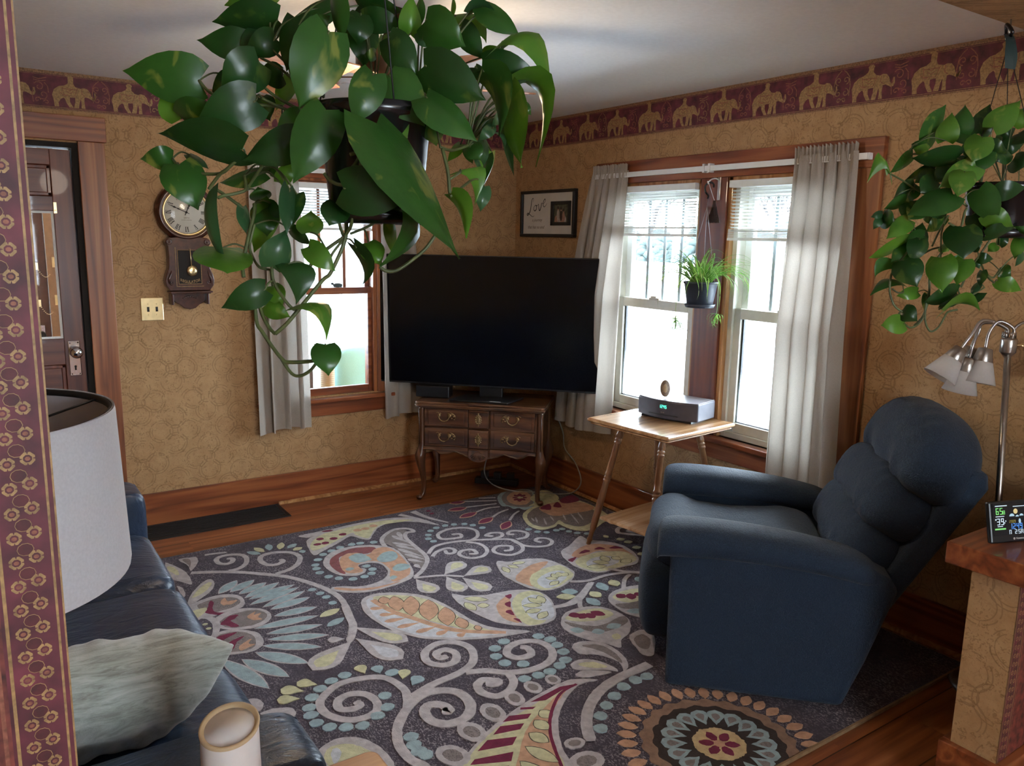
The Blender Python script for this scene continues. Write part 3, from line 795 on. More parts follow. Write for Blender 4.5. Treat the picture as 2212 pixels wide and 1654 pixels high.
for i in range(4):
    a = pi/2*i
    base = Matrix.Rotation(a, 3, 'Z') @ Vector((-0.205, 0.292, 0.0145)) if i != 3 else Matrix.Rotation(a, 3, 'Z') @ Vector((-0.205, 0.262, 0.0145))
    topp = Matrix.Rotation(a, 3, 'Z') @ Vector((-0.135, 0.140, 0.712))
    d = topp-base; q = Vector((0, 0, 1)).rotation_difference(d.normalized()).to_matrix().to_4x4()
    l = MB().lathe([(r, z*d.length/.716) for r, z in prof], 18, 0, Matrix.Translation(base) @ q)
    sub(l, 'leg', 'maple_leg', TB)
sub(MB().loft([[(x, y, z) for x, y in rsq(h, 0.01)] for h, z in ((0.205, .180), (0.213, .184), (0.213, .192), (0.205, .198))], 0, False), 'shelf', 'maple', TB)

# radio on the table
plain('radio_graphite', (0.062, 0.058, 0.075), 0.42, var=0.12)
plain('radio_top', (0.40, 0.38, 0.42), 0.34, var=0.05)
RD = thing('radio', 'dark graphite table radio with a green clock display', 'radio', (-0.268, -1.845, 0.7405), radians(-76))
w, dp, h = 0.180, 0.21, 0.104
fr = [(-w+2*w*i/16, -0.008-0.042*(1-(abs(i-8)/8)**2)) for i in range(17)]
rb = MB().prism(fr+[(w, dp-.04), (-w, dp-.04)], 0.010, h)
rdb = sub(rb, 'body', 'radio_graphite', RD, bevel=0.006)
sub(MB().prism([(x*0.985, y+.004) for x, y in fr]+[(w*.985, dp-.045), (-w*.985, dp-.045)], h, h+.003), 'top_panel', 'radio_top', rdb, bevel=0.002)
sub(MB().box(-w+.03, w-.03, -0.02, dp-.08, 0.0, 0.010), 'foot', 'black_plastic', RD)
sub(MB().box(-.085, .085, -0.0535, -0.045, 0.030, 0.033), 'disc_slot', 'black_plastic', rdb)
emit('green_led', (0.10, 1.0, 0.62), 1.6)
dm = MB(); seg_text(dm, '1245', -0.024, 0.066, 0.016, 0, xf((0, -0.0515, 0)), 0.008, -0.0012, 0.0)
sub(dm, 'clock_display', 'green_led', RD, 'green lit clock digits')
vs, fs = text_mesh('BOSE', 0.0095)
sub(MB().add(vs, fs, 0, False, xf((-0.014, -0.0512, 0.040), (radians(90), 0, 0))), 'maker_badge', 'steel', RD)
# oval keepsake on the radio
plain('shell_brown', (0.16, 0.10, 0.06), 0.5, var=0.4, scale=120)
plain('shell_tan', (0.36, 0.24, 0.13), 0.5, var=0.3, scale=160)
KP = thing('medallion', 'small oval medallion on a wire stand on top of the radio', 'ornament', (-0.252, -1.80, 0.8480), radians(-35))
sub(MB().lathe([(0.001, -.004), (.030, -.004), (.033, 0), (.030, .004), (.001, .004)], 28, 0, xf((0, 0, 0.048), (radians(78), 0, 0)) @ Matrix.Diagonal((0.8, 1.35, 1, 1))), 'oval_rim', 'shell_brown', KP)
sub(MB().lathe([(0.001, 0), (.018, 0), (.016, .002), (.001, .003)], 24, 0, xf((0, -0.003, 0.048), (radians(78), 0, 0)) @ Matrix.Diagonal((0.75, 1.35, 1, 1))), 'oval_center', 'shell_tan', KP)
sub(MB().tube([(-.016, .010, 0.06), (-.018, .045, 0.0015), (0.018, .045, 0.0015), (.016, .010, 0.06)], 0.0012, 6).tube([(-.010, -.012, 0.006), (-.014, -.018, .0015), (-.018, .045, .0015)], 0.0012, 6).tube([(.010, -.012, 0.006), (.014, -.018, .0015), (.018, .045, .0015)], 0.0012, 6), 'wire_stand', 'brass', KP)

# ------------------------------------------------------------------ blue fabric recliner
t = NT('recliner_fabric'); c = t.coord()
wv = t.noise(t.mapping(c, (0.35, 1.0, 1.0)), 420, 2, 0.7)
wr = t.noise(t.mapping(c, (0.55, 1.6, 1.6)), 60, 3, 0.6, 1.5)
wr2 = t.noise(t.mapping(c, (1.0, 1.0, 1.0)), 11, 3, 0.5, 0.6)
colr = t.ramp(wv, [(0.30, (0.008, 0.015, 0.030)), (0.55, (0.016, 0.031, 0.058)), (0.75, (0.032, 0.058, 0.098))])
hh = t.math('ADD', t.math('MULTIPLY', wv, 0.30), t.math('ADD', t.math('MULTIPLY', wr, 0.55), t.math('MULTIPLY', wr2, 0.5)))
t.bsdf(colr, 0.7, 0, t.bump(hh, 0.6, 0.010), spec=0.25, sheen=0.10)
RC = thing('recliner', 'blue fabric recliner armchair with a tufted back facing the television', 'armchair', (-1.221, -2.828, 0.0135), radians(43.8))
RCW = 0.93
def side(x0, x1):
    poly = [(-0.005, 0.0), (-0.635, 0.0), (-0.70, 0.18), (-0.785, 0.46), (-0.76, 0.50), (-0.69, 0.535), (-0.35, 0.565), (-0.02, 0.575), (0.0, 0.5)]
    m = MB()
    m.loft([[(x, y*1.0+(0 if 0 < k < 3 else (-.010 if y > -.3 else .010)), z+(0 if 0 < k < 3 else (0.006 if z < .1 else -.006))) for y, z in poly] for k, x in enumerate((x0, x0+.018, x1-.018, x1))], 0, False)
    return m
def armpad(xc, w):
    m = MB(); rings = []
    path = [(0.045, 0.500, .02, .6), (0.048, 0.525, .050, .85), (0.030, 0.548, .066, 1.0), (-0.04, 0.555, .074, 1.0), (-0.2, 0.556, .070, 1.0), (-0.4, 0.545, .064, 1.0), (-0.58, 0.522, .058, 1.0), (-0.68, 0.500, .050, .95), (-0.735, 0.485, .02, .6)]
    p3 = catmull(path, 4)
    for y, z, hgt, wf in p3:
        ring = []
        for j in range(24):
            a = 2*pi*j/24
            ca, sa = cos(a), sin(a)
            ring.append((xc+w*wf*(abs(ca)**0.75)*(1 if ca > 0 else -1), y, z+hgt*(abs(sa)**0.8)*(1 if sa > 0 else -0.75)))
        rings.append(ring)
    return m.loft(rings)
for nm, x0, x1 in (('side_panel', 0.0, 0.175), ('side_panel', RCW-.175, RCW)):
    sub(side(x0, x1), nm, 'recliner_fabric', RC, bevel=0.014, bseg=3)
for xc in (0.09, RCW-.09): sub(armpad(xc, 0.112), 'armrest', 'recliner_fabric', RC)
ft = MB().superq((RCW/2, 0.028, 0.25), (RCW/2-.182, 0.085, 0.195), 0.45, 0.45, 20, 40, fn=lambda p: Vector((p[0], p[1]+0.020*cos(p[2]*8)-0.01, p[2])))
sub(ft, 'footrest', 'recliner_fabric', RC)
se = MB().superq((RCW/2, -0.25, 0.435), (RCW/2-.178, 0.345, 0.098), 0.5, 0.35, 20, 44, fn=lambda p: Vector((p[0], p[1], p[2]+0.025*max(0, 1-((p[1]-.27)/.10)**2)-0.02*max(0, 1-(p[1]/.2)**2))))
sub(se, 'seat_cushion', 'recliner_fabric', RC)
# reclined back: frame slab behind, three stuffed sections in front of it
bang = atan2(0.40, 0.235)
def bk(s, d):   # s along the back from the seat upward, d = outwards to the front (positive) ; returns (y, z)
    y0, z0 = -0.705, 0.36
    ux, uz = -0.27/sqrt(.27**2+.47**2), 0.47/sqrt(.27**2+.47**2)
    return y0+ux*s+uz*d, z0+uz*s-ux*d
bf = MB()
rings = []
for x in (0.10, 0.125, RCW-.125, RCW-.10):
    e = 0.0 if 0.11 < x < RCW-.11 else 0.012
    rings.append([(x, *bk(s, d)) for s, d in ((0.02+e, -.085+e), (0.58-e, -.085+e), (0.625-e, -.05), (0.60-e, .012-e), (0.02+e, .012-e))])
bf.loft(rings, 0, False)
sub(bf, 'back_frame', 'recliner_fabric', RC, bevel=0.012, bseg=3)
fx, fz = bk(1, 0)[0]-bk(0, 0)[0], bk(1, 0)[1]-bk(0, 0)[1]
tilt = atan2(-fx, fz)
def cushion(s, d, hs, hd, hw, e1=0.62, e2=0.7, tufts=0, droop=0.0, seed=1):
    rnd = random.Random(seed)
    ph = [rnd.random()*6 for _ in range(4)]
    def fn(p):
        x = p[0]/hw
        k = 1-0.10*x*x
        pinch = 0.0
        if tufts:
            for tx in (-0.33, 0.33):
                pinch += 0.30*math.exp(-((x-tx)/.16)**2)*(max(0, -p[2]/hs)**1.6)
        wob = 0.010*sin(22*x+ph[0])*max(0, -p[2]/hs)+0.006*sin(31*x+ph[1])*max(0, p[2]/hs)
        y = p[1]*(1-pinch)*k + (wob if p[1] > 0 else 0)
        return Vector((p[0], y, p[2]*(1-0.06*x*x)+droop*x*x))
    m = MB()
    y, z = bk(s, d)
    mat = Matrix.Translation((RCW/2, y, z)) @ Matrix.Rotation(tilt, 4, 'X')
    return m.superq((0, 0, 0), (hw, hd, hs), e1, e2, 28, 56, 0, mat, fn)
sub(cushion(0.165, 0.075, 0.135, 0.125, 0.345, 0.75, 0.5, 1, 0.0, 1), 'lower_back_cushion', 'recliner_fabric', RC)
sub(cushion(0.345, 0.085, 0.135, 0.130, 0.365, 0.75, 0.5, 1, -0.01, 2), 'middle_back_cushion', 'recliner_fabric', RC)
sub(cushion(0.575, 0.065, 0.165, 0.150, 0.385, 0.80, 0.55, 1, -0.055, 3), 'headrest_cushion', 'recliner_fabric', RC)

# ------------------------------------------------------------------ navy leather sofa
t = NT('leather'); c = t.coord()
g = t.noise(c, 260, 3, 0.6); w1_ = t.noise(t.mapping(c, (1.0, 2.6, 1.0)), 9, 4, 0.55, 1.2)
colr = t.ramp(w1_, [(0.3, (0.012, 0.022, 0.048)), (0.7, (0.022, 0.040, 0.080))])
t.bsdf(colr, 0.33, 0, t.bump(t.math('ADD', t.math('MULTIPLY', g, 0.10), w1_), 0.35, 0.018), spec=0.5)
plain('stitch', (0.05, 0.075, 0.13), 0.6)
SF = thing('sofa', 'navy blue leather three-seat sofa along the left side', 'sofa', (-3.30, -2.225, 0))
sx, sy = 3.30, 2.225
for k, (ya, yb) in enumerate(((-3.115, -2.525), (-2.525, -1.930), (-1.930, -1.335))):
    rnd = random.Random(k)
    def fn(p, ya=ya):
        f = max(0, p[0])/0.33
        return Vector((p[0], p[1]*(1-0.015*f*f), p[2]-0.010*(p[1]/0.3)**2-0.006*sin(p[1]*40+k)*f))
    m = MB().superq((-3.075+sx, (ya+yb)/2+sy, 0.345), (0.345, (yb-ya)/2+.002, 0.125), 0.38, 0.24, 24, 56, fn=fn)
    sub(m, 'seat_cushion', 'leather', SF)
    m = MB().superq((-3.47+sx, (ya+yb)/2+sy, 0.66), (0.13, (yb-ya)/2-.003, 0.24), 0.5, 0.35, 20, 36)
    sub(m, 'back_cushion', 'leather', SF)
sub(MB().box(-3.66+sx, -2.80+sx, -3.12+sy, -1.33+sy, 0.07, 0.25), 'base', 'leather', SF, bevel=0.02)
sub(MB().box(-3.76+sx, -3.58+sx, -3.36+sy, -1.09+sy, 0.06, 0.80), 'backrest', 'leather', SF, bevel=0.05, bseg=4)
def sofa_arm(ya, yb):
    m = MB()
    m.superq((-3.20+sx, (ya+yb)/2+sy, 0.325), (0.475, (yb-ya)/2, 0.285), 0.16, 0.22, 28, 64, fn=lambda p: Vector((p[0], p[1]*(1+0.05*p[2]/.285), p[2])))
    return m
for ya, yb in ((-3.35, -3.118), (-1.332, -1.10)):
    a = sub(sofa_arm(ya, yb), 'arm', 'leather', SF)
    s = MB()
    for dy in (0.012, -0.012):
        yy = (ya+yb)/2+sy+ (yb-ya)/2-.055+dy
        s.tube([(-3.62+sx, yy, 0.6085), (-3.2+sx, yy, 0.6105), (-2.78+sx, yy, 0.6045), (-2.742+sx, yy, 0.588), (-2.726+sx, yy, 0.55)], 0.0022, 5)
    sub(s, 'seam', 'stitch', a)
for x in (-3.68, -2.80):
    for y in (-3.28, -1.17): sub(MB().lathe([(.025, 0.0), (.03, .07)], 14, 0, xf((x+sx, y+sy, 0))), 'leg', 'black_plastic', SF)

# throw pillow on the near seat
t = NT('pillow_velvet'); c = t.coord()
k = t.noise(t.mapping(c, (1, 1, 7)), 11, 4, 0.7, 0.6)
t.bsdf(t.ramp(k, [(0.35, (0.215, 0.225, 0.190)), (0.5, (0.36, 0.385, 0.345)), (0.66, (0.47, 0.50, 0.46))]), 0.6, 0, t.bump(t.noise(c, 300, 2), 0.2, 0.003), sheen=0.6, spec=0.3)
PL = thing('throw_pillow', 'pale grey-green velvet throw pillow on the navy sofa', 'pillow', (-3.085, -2.89, 0.605))
PL.rotation_euler = (radians(-43), radians(7), radians(8))
def pil(u, v, s):
    x, y = 2*u-1, 2*v-1
    k = (max(0, 1-x**4)*max(0, 1-y**4))**0.5
    pin = 1-0.07*(1-abs(x)**2)*(y*y)-0.07*(1-abs(y)**2)*(x*x)
    w = 0.006*sin(9*x+4*y)*k + 0.004*sin(23*x-9*y)*k
    return (0.225*x*pin, 0.225*y*pin, s*(0.105*k*(0.6+0.4*k))+w)
m = MB(); m.grid(lambda u, v: pil(u, v, 1), 28, 28); m.grid(lambda u, v: pil(u, v, -1), 28, 28)
sub(m, 'cover', 'pillow_velvet', PL, weld=True, subsurf=1)
e = [pil(a, b, 1) for a, b in [(i/14, 0) for i in range(14)]+[(1, i/14) for i in range(14)]+[(1-i/14, 1) for i in range(14)]+[(0, 1-i/14) for i in range(14)]]
sub(MB().tube(e+[e[0]], 0.0022, 5), 'seam', 'pillow_seam', PL) if 'pillow_seam' in MATS else None

# ------------------------------------------------------------------ end table behind the sofa arm, with lamp and diffuser
wood('pine', 'x', (0.26, 0.095, 0.026), (0.38, 0.155, 0.046), (0.48, 0.22, 0.075), 0.35, ring=3.0, coat=0.3)
ET = thing('end_table', 'orange-brown wooden end table at the bottom edge beside the sofa arm', 'table', (-3.09, -3.575, 0))
def rrect(x0, x1, y0, y1, r, n=5):
    out = []
    for cx, cy, a0 in ((x1-r, y0+r, -pi/2), (x1-r, y1-r, 0), (x0+r, y1-r, pi/2), (x0+r, y0+r, pi)):
        out += [(cx+r*cos(a0+pi/2*i/n), cy+r*sin(a0+pi/2*i/n)) for i in range(n+1)]
    return out
sub(MB().prism(rrect(-0.40, 0.415, -0.145, 0.135, 0.022), 0.625, 0.650), 'table_top', 'pine', ET, bevel=0.004)
sub(MB().box(-0.37, 0.385, -0.12, 0.11, 0.54, 0.625), 'apron', 'pine', ET)
for x in (-0.36, 0.37):
    for y in (-0.115, 0.105): sub(MB().box(x-.018, x+.018, y-.018, y+.018, 0.0, 0.625), 'leg', 'pine', ET, bevel=0.003)

cloth('lampshade', (0.66, 0.65, 0.68), 0.25, 260, 0.08, 0.85, 0.05)
plain('shade_lining', (0.50, 0.48, 0.50), 0.8, var=0.05)
TL = thing('table_lamp', 'table lamp with a large white drum shade behind the papered jamb', 'lamp', (-3.315, -3.500, 0.650))
R1, R2, zt, zb = 0.203, 0.211, 0.765, 0.530
n = 72
m = MB()
m.loft([[(r*cos(2*pi*j/n), r*sin(2*pi*j/n), z) for j in range(n)] for r, z in ((R2, zb), (R2+.0012, zb+.008), (R1+.0012, zt-.008), (R1, zt))], 0, True, True, False)
shd = sub(m, 'shade', 'lampshade', TL)
m = MB()
m.loft([[(r*cos(2*pi*j/n), r*sin(2*pi*j/n), z) for j in range(n)] for r, z in ((R2-.003, zb), (R1-.003, zt))], 0, True, True, False)
sub(m, 'lining', 'shade_lining', shd)
m = MB()
m.loft([[(r*cos(2*pi*j/n), r*sin(2*pi*j/n), z) for j in range(n)] for r, z in ((R1-.0028, zt-.010), (R1-.0075, zt-.010), (R1-.0075, zt-.001), (R1-.0028, zt-.001), (R1-.0028, zt-.010))], 0, True, True, False)
sub(m, 'wire_ring', 'black_iron', shd)
m = MB()
for a in (0.3, 0.3+2*pi/3, 0.3+4*pi/3): m.tube([(0, 0, zt-.05), ((R1-.006)*cos(a), (R1-.006)*sin(a), zt-.006)], 0.0018, 6)
sub(m, 'spider_fitter', 'black_iron', shd)
sub(MB().lathe([(.001, 0), (.085, 0), (.085, .012), (.04, .022), (.018, .05), (.022, .10), (.065, .19), (.078, .26), (.06, .34), (.022, .42), (.014, .46), (.012, .56), (.012, .70), (.001, .715)], 28), 'base', 'chrome', TL)

plain('diffuser_white', (0.72, 0.66, 0.63), 0.45, var=0.02)
plain('diffuser_tan', (0.56, 0.40, 0.23), 0.5, var=0.05)
DF = thing('oil_diffuser', 'white cylinder diffuser with a slanted tan wooden top beside the sofa arm', 'diffuser', (-2.974, -3.522, 0.650))
slope = 0.24
def cutz(x, y): return 0.203+slope*(x*0.60+y*0.80)
m = MB(); n = 44; rr = 0.0485
m.loft([[(r*cos(2*pi*j/n), r*sin(2*pi*j/n), 0 if k < 2 else cutz(r*cos(2*pi*j/n), r*sin(2*pi*j/n))-(.006 if k == 2 else .004)) for j in range(n)] for k, r in enumerate((rr-.003, rr+.002, rr-.0015, rr-.0015))], 0, True, True, True)
sub(m, 'body', 'diffuser_white', DF)
m = MB(); rings = []
for r, dz in ((rr, -.006), (rr+.0006, -.002), (rr, 0), (rr-.003, 0.0005), (rr-.006, -.002), (rr*.7, -.010), (rr*.4, -.014), (rr*.22, -.0145)):
    rings.append([(r*cos(2*pi*j/n), r*sin(2*pi*j/n), cutz(r*cos(2*pi*j/n), r*sin(2*pi*j/n))+dz) for j in range(n)])
m.loft(rings, 0, True, True, False)
cp = sub(m, 'cap', 'diffuser_tan', DF, 'tan slanted cap')
m = MB(); rings = []
for r, dz in ((rr*.235, -.0150), (rr*.235, -.0075), (rr*.19, -.0065), (rr*.001, -.0065)):
    rings.append([(r*cos(2*pi*j/24), r*sin(2*pi*j/24), cutz(r*cos(2*pi*j/24), r*sin(2*pi*j/24))+dz) for j in range(24)])
m.loft(rings, 0, True, True, False)
bt = sub(m, 'button', 'diffuser_tan', cp)
m = MB()
ring = [(rr*.13*cos(a), rr*.13*sin(a), cutz(rr*.13*cos(a), rr*.13*sin(a))-.0062) for a in [2*pi*i/24 for i in range(25)]]
m.tube(ring, 0.0005, 5)
sw = [(rr*.07*cos(a)*(1 if i < 7 else -1)*.6, rr*.07*sin(a), cutz(rr*.07*cos(a)*.6, rr*.07*sin(a))-.0062) for i, a in enumerate([-pi/2+pi*i/12 for i in range(13)])]
m.tube(sw, 0.0005, 5)
sub(m, 'engraving', 'shell_tan', bt)
# ------------------------------------------------------------------ regulator wall clock
plain('clock_wood', (0.060, 0.016, 0.010), 0.30, var=0.35, scale=40, coat=0.4)
plain('dial_paper', (0.60, 0.55, 0.45), 0.5, var=0.06, scale=12)
plain('ink', (0.015, 0.012, 0.010), 0.6)
CK = thing('wall_clock', 'dark wooden pendulum wall clock with a round Roman-numeral dial', 'clock', (-2.230, 0, 1.768))
RX = radians(90)
def ring_lathe(prof, n=56): return MB().lathe(prof, n, 0, xf((0, 0, 0), (RX, 0, 0)), True, False)   # local z -> -y (towards the room)
bz = ring_lathe([(0.001, 0.002), (0.148, 0.002), (0.153, 0.012), (0.154, 0.030), (0.159, 0.036), (0.158, 0.044), (0.148, 0.049), (0.150, 0.056), (0.145, 0.064), (0.134, 0.066), (0.128, 0.060), (0.122, 0.056)])
bez = sub(bz, 'bezel', 'clock_wood', CK)
sub(ring_lathe([(0.127, 0.055), (0.125, 0.062), (0.120, 0.064), (0.116, 0.060), (0.1155, 0.050)]), 'dial_ring', 'brass', CK)
dl = MB().lathe([(0.001, 0.0475), (0.119, 0.0475)], 56, 0, xf((0, 0, 0), (RX, 0, 0)), False, False)
dial = sub(dl, 'dial', 'dial_paper', CK)
num = MB()
def bar(x0, z0, x1, z1, w, y=-0.0482):
    dx, dz = x1-x0, z1-z0; L = sqrt(dx*dx+dz*dz); nx, nz = -dz/L*w/2, dx/L*w/2
    num.add([(x0+nx, y, z0+nz), (x1+nx, y, z1+nz), (x1-nx, y, z1-nz), (x0-nx, y, z0-nz)], [(0, 1, 2, 3)])
ROM = ['XII', 'I', 'II', 'III', 'IIII', 'V', 'VI', 'VII', 'VIII', 'IX', 'X', 'XI']
for k, s in enumerate(ROM):
    a = pi/2-2*pi*k/12
    er = (cos(a), sin(a)); et = (sin(a), -cos(a))      # reading direction, tops outward
    wd = {'I': .0060, 'V': .0130, 'X': .0130}
    tot = sum(wd[c] for c in s); x = -tot/2
    def pt(u, r): return (er[0]*r+et[0]*u, er[1]*r+et[1]*u)
    for c in s:
        w = wd[c]; r0, r1 = 0.079, 0.106
        if c == 'I': segs = [((x+w/2, r0), (x+w/2, r1), .0034)]
        elif c == 'V': segs = [((x+.001, r1), (x+w/2, r0), .0036), ((x+w-.001, r1), (x+w/2, r0), .0016)]
        else: segs = [((x+.001, r1), (x+w-.001, r0), .0036), ((x+w-.001, r1), (x+.001, r0), .0016)]
        for p, q, ww in segs: bar(*pt(*p), *pt(*q), ww)
        x += w
    bar(*pt(-tot/2, 0.079), *pt(tot/2, 0.079), .0012); bar(*pt(-tot/2, 0.106), *pt(tot/2, 0.106), .0012)
    num.lathe([(0.0001, 0.0), (.0014, 0.0)], 8, 0, xf((er[0]*.112, -0.0482, er[1]*.112), (RX, 0, 0)))
sub(num, 'numerals', 'ink', dial)
hd = MB()
def hand(a, L, w):
    hd.prism([(-w*.5, -.018), (w*.5, -.018), (w*.5, L*.35), (w*1.3, L*.45), (w*.4, L*.55), (w*1.6, L*.68), (w*.5, L*.78), (w*.4, L), (0, L*1.04), (-w*.4, L), (-w*.5, L*.78), (-w*1.6, L*.68), (-w*.4, L*.55), (-w*1.3, L*.45), (-w*.5, L*.35)], -.001, .0, 0, xf((0, -.050, 0), (0, a, 0)), 'y')
hand(radians(24.5), 0.058, .004); hand(radians(-66), 0.098, .003)
hd.lathe([(.006, 0), (.006, .004), (.001, .005)], 14, 0, xf((0, -.049, 0), (RX, 0, 0)))
sub(hd, 'hands', 'ink', dial)
for txt, sz, z in (('SMITH', .0105, -.034), ('& SONS LONDON', .0065, -.044)):
    vs, fs = text_mesh(txt, sz); w = max(p[0] for p in vs) if vs else 0
    sub(MB().add(vs, fs, 0, False, xf((-w/2, -.0480, z), (RX, 0, 0))), 'dial_lettering', 'shell_brown', dial)
def half(L): return L+[(-x, z) for x, z in reversed(L)]
case = [(0.060, -0.135), (0.100, -0.138), (0.116, -0.148), (0.120, -0.165), (0.108, -0.185), (0.106, -0.225), (0.107, -0.285), (0.112, -0.31), (0.124, -0.34), (0.130, -0.37), (0.126, -0.40), (0.112, -0.418), (0.106, -0.428)]
cs = MB().prism(half(case), -0.062, -0.001, 0, None, 'y')
sub(cs, 'case', 'clock_wood', CK, bevel=0.003)
for sx_ in (-0.100, 0.100):
    sub(ring_lathe([(0.001, .066), (.006, .066), (.008, .062), (.011, .066), (.015, .066), (.018, .060)], 24).build('tmp', 'clock_wood') if False else MB().lathe([(0.001, .067), (.006, .067), (.008, .063), (.011, .067), (.015, .067), (.018, .060)], 24, 0, xf((sx_, 0, -0.160), (RX, 0, 0)), True, False), 'rosette', 'clock_wood', CK)
gw = MB().box(-0.062, 0.062, -0.0655, -0.062, -0.392, -0.203)
win = sub(gw, 'pendulum_window', 'dark_gap', CK)
f = MB()
for (a, b, c, d) in ((-.062, .062, -.2055, -.203), (-.062, .062, -.392, -.3895), (-.062, -.0595, -.392, -.203), (.0595, .062, -.392, -.203)): f.box(a, b, -.0668, -.0655, c, d)
for (a, b, c, d) in ((-.072, .072, -.405, -.4025), (-.0725, -.070, -.405, -.19)): f.box(a, b, -.0635, -.062, c, d)
sub(f, 'gilt_line', 'border_gold', win)
pd = MB().tube([(0.004, -.072, -.196), (0.009, -.072, -.300)], 0.0026, 8).lathe([(0.001, -.004), (.026, -.003), (.029, 0), (.027, .004), (.016, .008), (.001, .010)], 30, 0, xf((0.011, -.071, -.318), (RX, 0, 0)))
sub(pd, 'pendulum', 'brass', CK)
vs, fs = text_mesh('REGULATOR', .0215, 0, .0002, 0.0003)
w = max(p[0] for p in vs)
vs2 = []
for x, y, z in vs:
    t_ = (x-w/2)/(w/2); kx = 0.053/(w/2)
    vs2.append(((x-w/2)*kx, -.0672-z, y*1.0-.386+0.012*t_*t_))
sub(MB().add(vs2, fs), 'lettering', 'border_gold', win)
sw = MB()
for sg in (-1, 1):
    sw.tube([(sg*(.098+.010*cos(a)*(1-i/16)), -.065, -.383+.013*sin(a)*(1-i/18)) for i, a in enumerate([-.5-0.5*j for j in range(14)])], 0.0042, 6)
    sw.tube([(sg*.110, -.065, -.388), (sg*.112, -.066, -.365), (sg*.102, -.066, -.340), (sg*.096, -.065, -.318)], [.004, .007, .006, .002], 7)
sub(sw, 'carving', 'clock_wood', CK)
sub(MB().box(-.112, .112, -.092, 0, -.439, -.430).box(-.105, .105, -.082, 0, -.445, -.439), 'shelf', 'clock_wood', CK, bevel=0.002)
bk_ = [(0.0, -.535), (.030, -.528), (.052, -.508), (.075, -.496), (.088, -.480), (.092, -.445)]
sub(MB().prism(half(bk_[::-1])[:], -.030, -.002, 0, None, 'y'), 'bracket', 'clock_wood', CK, bevel=0.003)
sub(MB().box(-.105, -.093, -.075, 0, -.505, -.445).box(.083, .095, -.075, 0, -.505, -.445), 'corbel', 'clock_wood', CK, bevel=0.003)
ap_ = MB()
for i in range(7):
    a = (i-3)*.35
    ap_.superq((.030*sin(a)*1.3, -.031, -.468+.006*cos(a*2)), (.008, .004, .005), 1, 1, 6, 8)
sub(ap_, 'shell_carving', 'clock_wood', CK)
sub(MB().lathe([(0.118, .0585), (.09, .066), (.05, .070), (.001, .0715)], 48, 0, xf((0, 0, 0), (RX, 0, 0)), True, False), 'glass', 'pane_glass', CK)

# ------------------------------------------------------------------ brass switch plate
SWP = thing('switch_plate', 'brass double light switch plate beneath the clock', 'light switch', (-2.425, 0, 1.238))
sub(MB().box(-.058, .058, -.006, 0, -.063, .063), 'plate', 'brass', SWP, bevel=0.004)
for x in (-.021, .023):
    sub(MB().box(x-.006, x+.006, -.0072, -.006, -.013, .013), 'slot', 'dark_gap', SWP)
    sub(MB().box(x-.0042, x+.0042, -.016, -.006, -.004, .009), 'toggle', 'black_plastic', SWP, bevel=0.001)
    sub(MB().lathe([(.0035, 0), (.003, .0015), (.0005, .002)], 10, 0, xf((x, -.006, .030), (RX, 0, 0))), 'screw', 'brass', SWP)
    sub(MB().lathe([(.0035, 0), (.003, .0015), (.0005, .002)], 10, 0, xf((x, -.006, -.030), (RX, 0, 0))), 'screw', 'brass', SWP)

# ------------------------------------------------------------------ "Love" picture frame on the east wall
plain('mat_board', (0.62, 0.58, 0.52), 0.7, var=0.05, scale=9)
FR = thing('picture_frame', 'black picture frame with white Love print left of the street window', 'picture', (0, -0.398, 1.828))
FR.rotation_euler = (0, 0, radians(-90))      # local x runs to the right along the wall, local -y into the room
hw_, hh_ = 0.300, 0.153
f = MB()
for (a, b, c, d) in ((-hw_, hw_, hh_-.020, hh_), (-hw_, hw_, -hh_, -hh_+.020), (-hw_, -hw_+.022, -hh_+.02, hh_-.02), (hw_-.022, hw_, -hh_+.02, hh_-.02)): f.box(a, b, -.030, 0, c, d)
sub(f, 'frame', 'black_plastic', FR, bevel=0.003)
prt = sub(MB().box(-hw_+.02, hw_-.02, -.014, -.002, -hh_+.018, hh_-.018), 'print', 'mat_board', FR)
lv = MB()
def brush(pts, w):
    for q in ribbon(catmull(pts, 7), w if not isinstance(w, list) else w): lv.add([(a, -.0145, b) for a, b in q], [(0, 1, 2, 3)])
def brushv(pts, w0, w1):
    c = catmull(pts, 7); n = len(c)
    ws = [w0+(w1-w0)*abs(sin(pi*i/(n-1))) for i in range(n)]
    for q in ribbon(c, ws): lv.add([(a, -.0145, b) for a, b in q], [(0, 1, 2, 3)])
ox, oz = -0.262, 0.0
brushv([(.092, .080), (.098, .098), (.090, .104), (.078, .090), (.072, .060), (.064, .025), (.050, .004), (.034, -.008), (.026, -.002), (.036, .006), (.060, -.004), (.090, -.018), (.112, -.012)] and [(a+ox+.0, b+oz) for a, b in [(.092, .080), (.098, .098), (.090, .104), (.078, .090), (.072, .060), (.064, .025), (.050, .004), (.034, -.008), (.026, -.002), (.036, .006), (.060, -.004), (.090, -.018), (.112, -.012)]], .002, .008)
brushv([(a+ox, b+oz) for a, b in [(.122, .056), (.108, .050), (.104, .030), (.116, .020), (.132, .030), (.134, .050), (.124, .058), (.140, .054), (.152, .058)]], .002, .007)
brushv([(a+ox, b+oz) for a, b in [(.148, .060), (.158, .062), (.162, .040), (.168, .022), (.180, .030), (.190, .062), (.194, .070), (.204, .066)]], .002, .008)
brushv([(a+ox, b+oz) for a, b in [(.204, .064), (.224, .072), (.234, .088), (.228, .096), (.214, .082), (.210, .060), (.218, .046), (.236, .050), (.252, .068)]], .002, .006)
sub(lv, 'love_lettering', 'ink', prt)
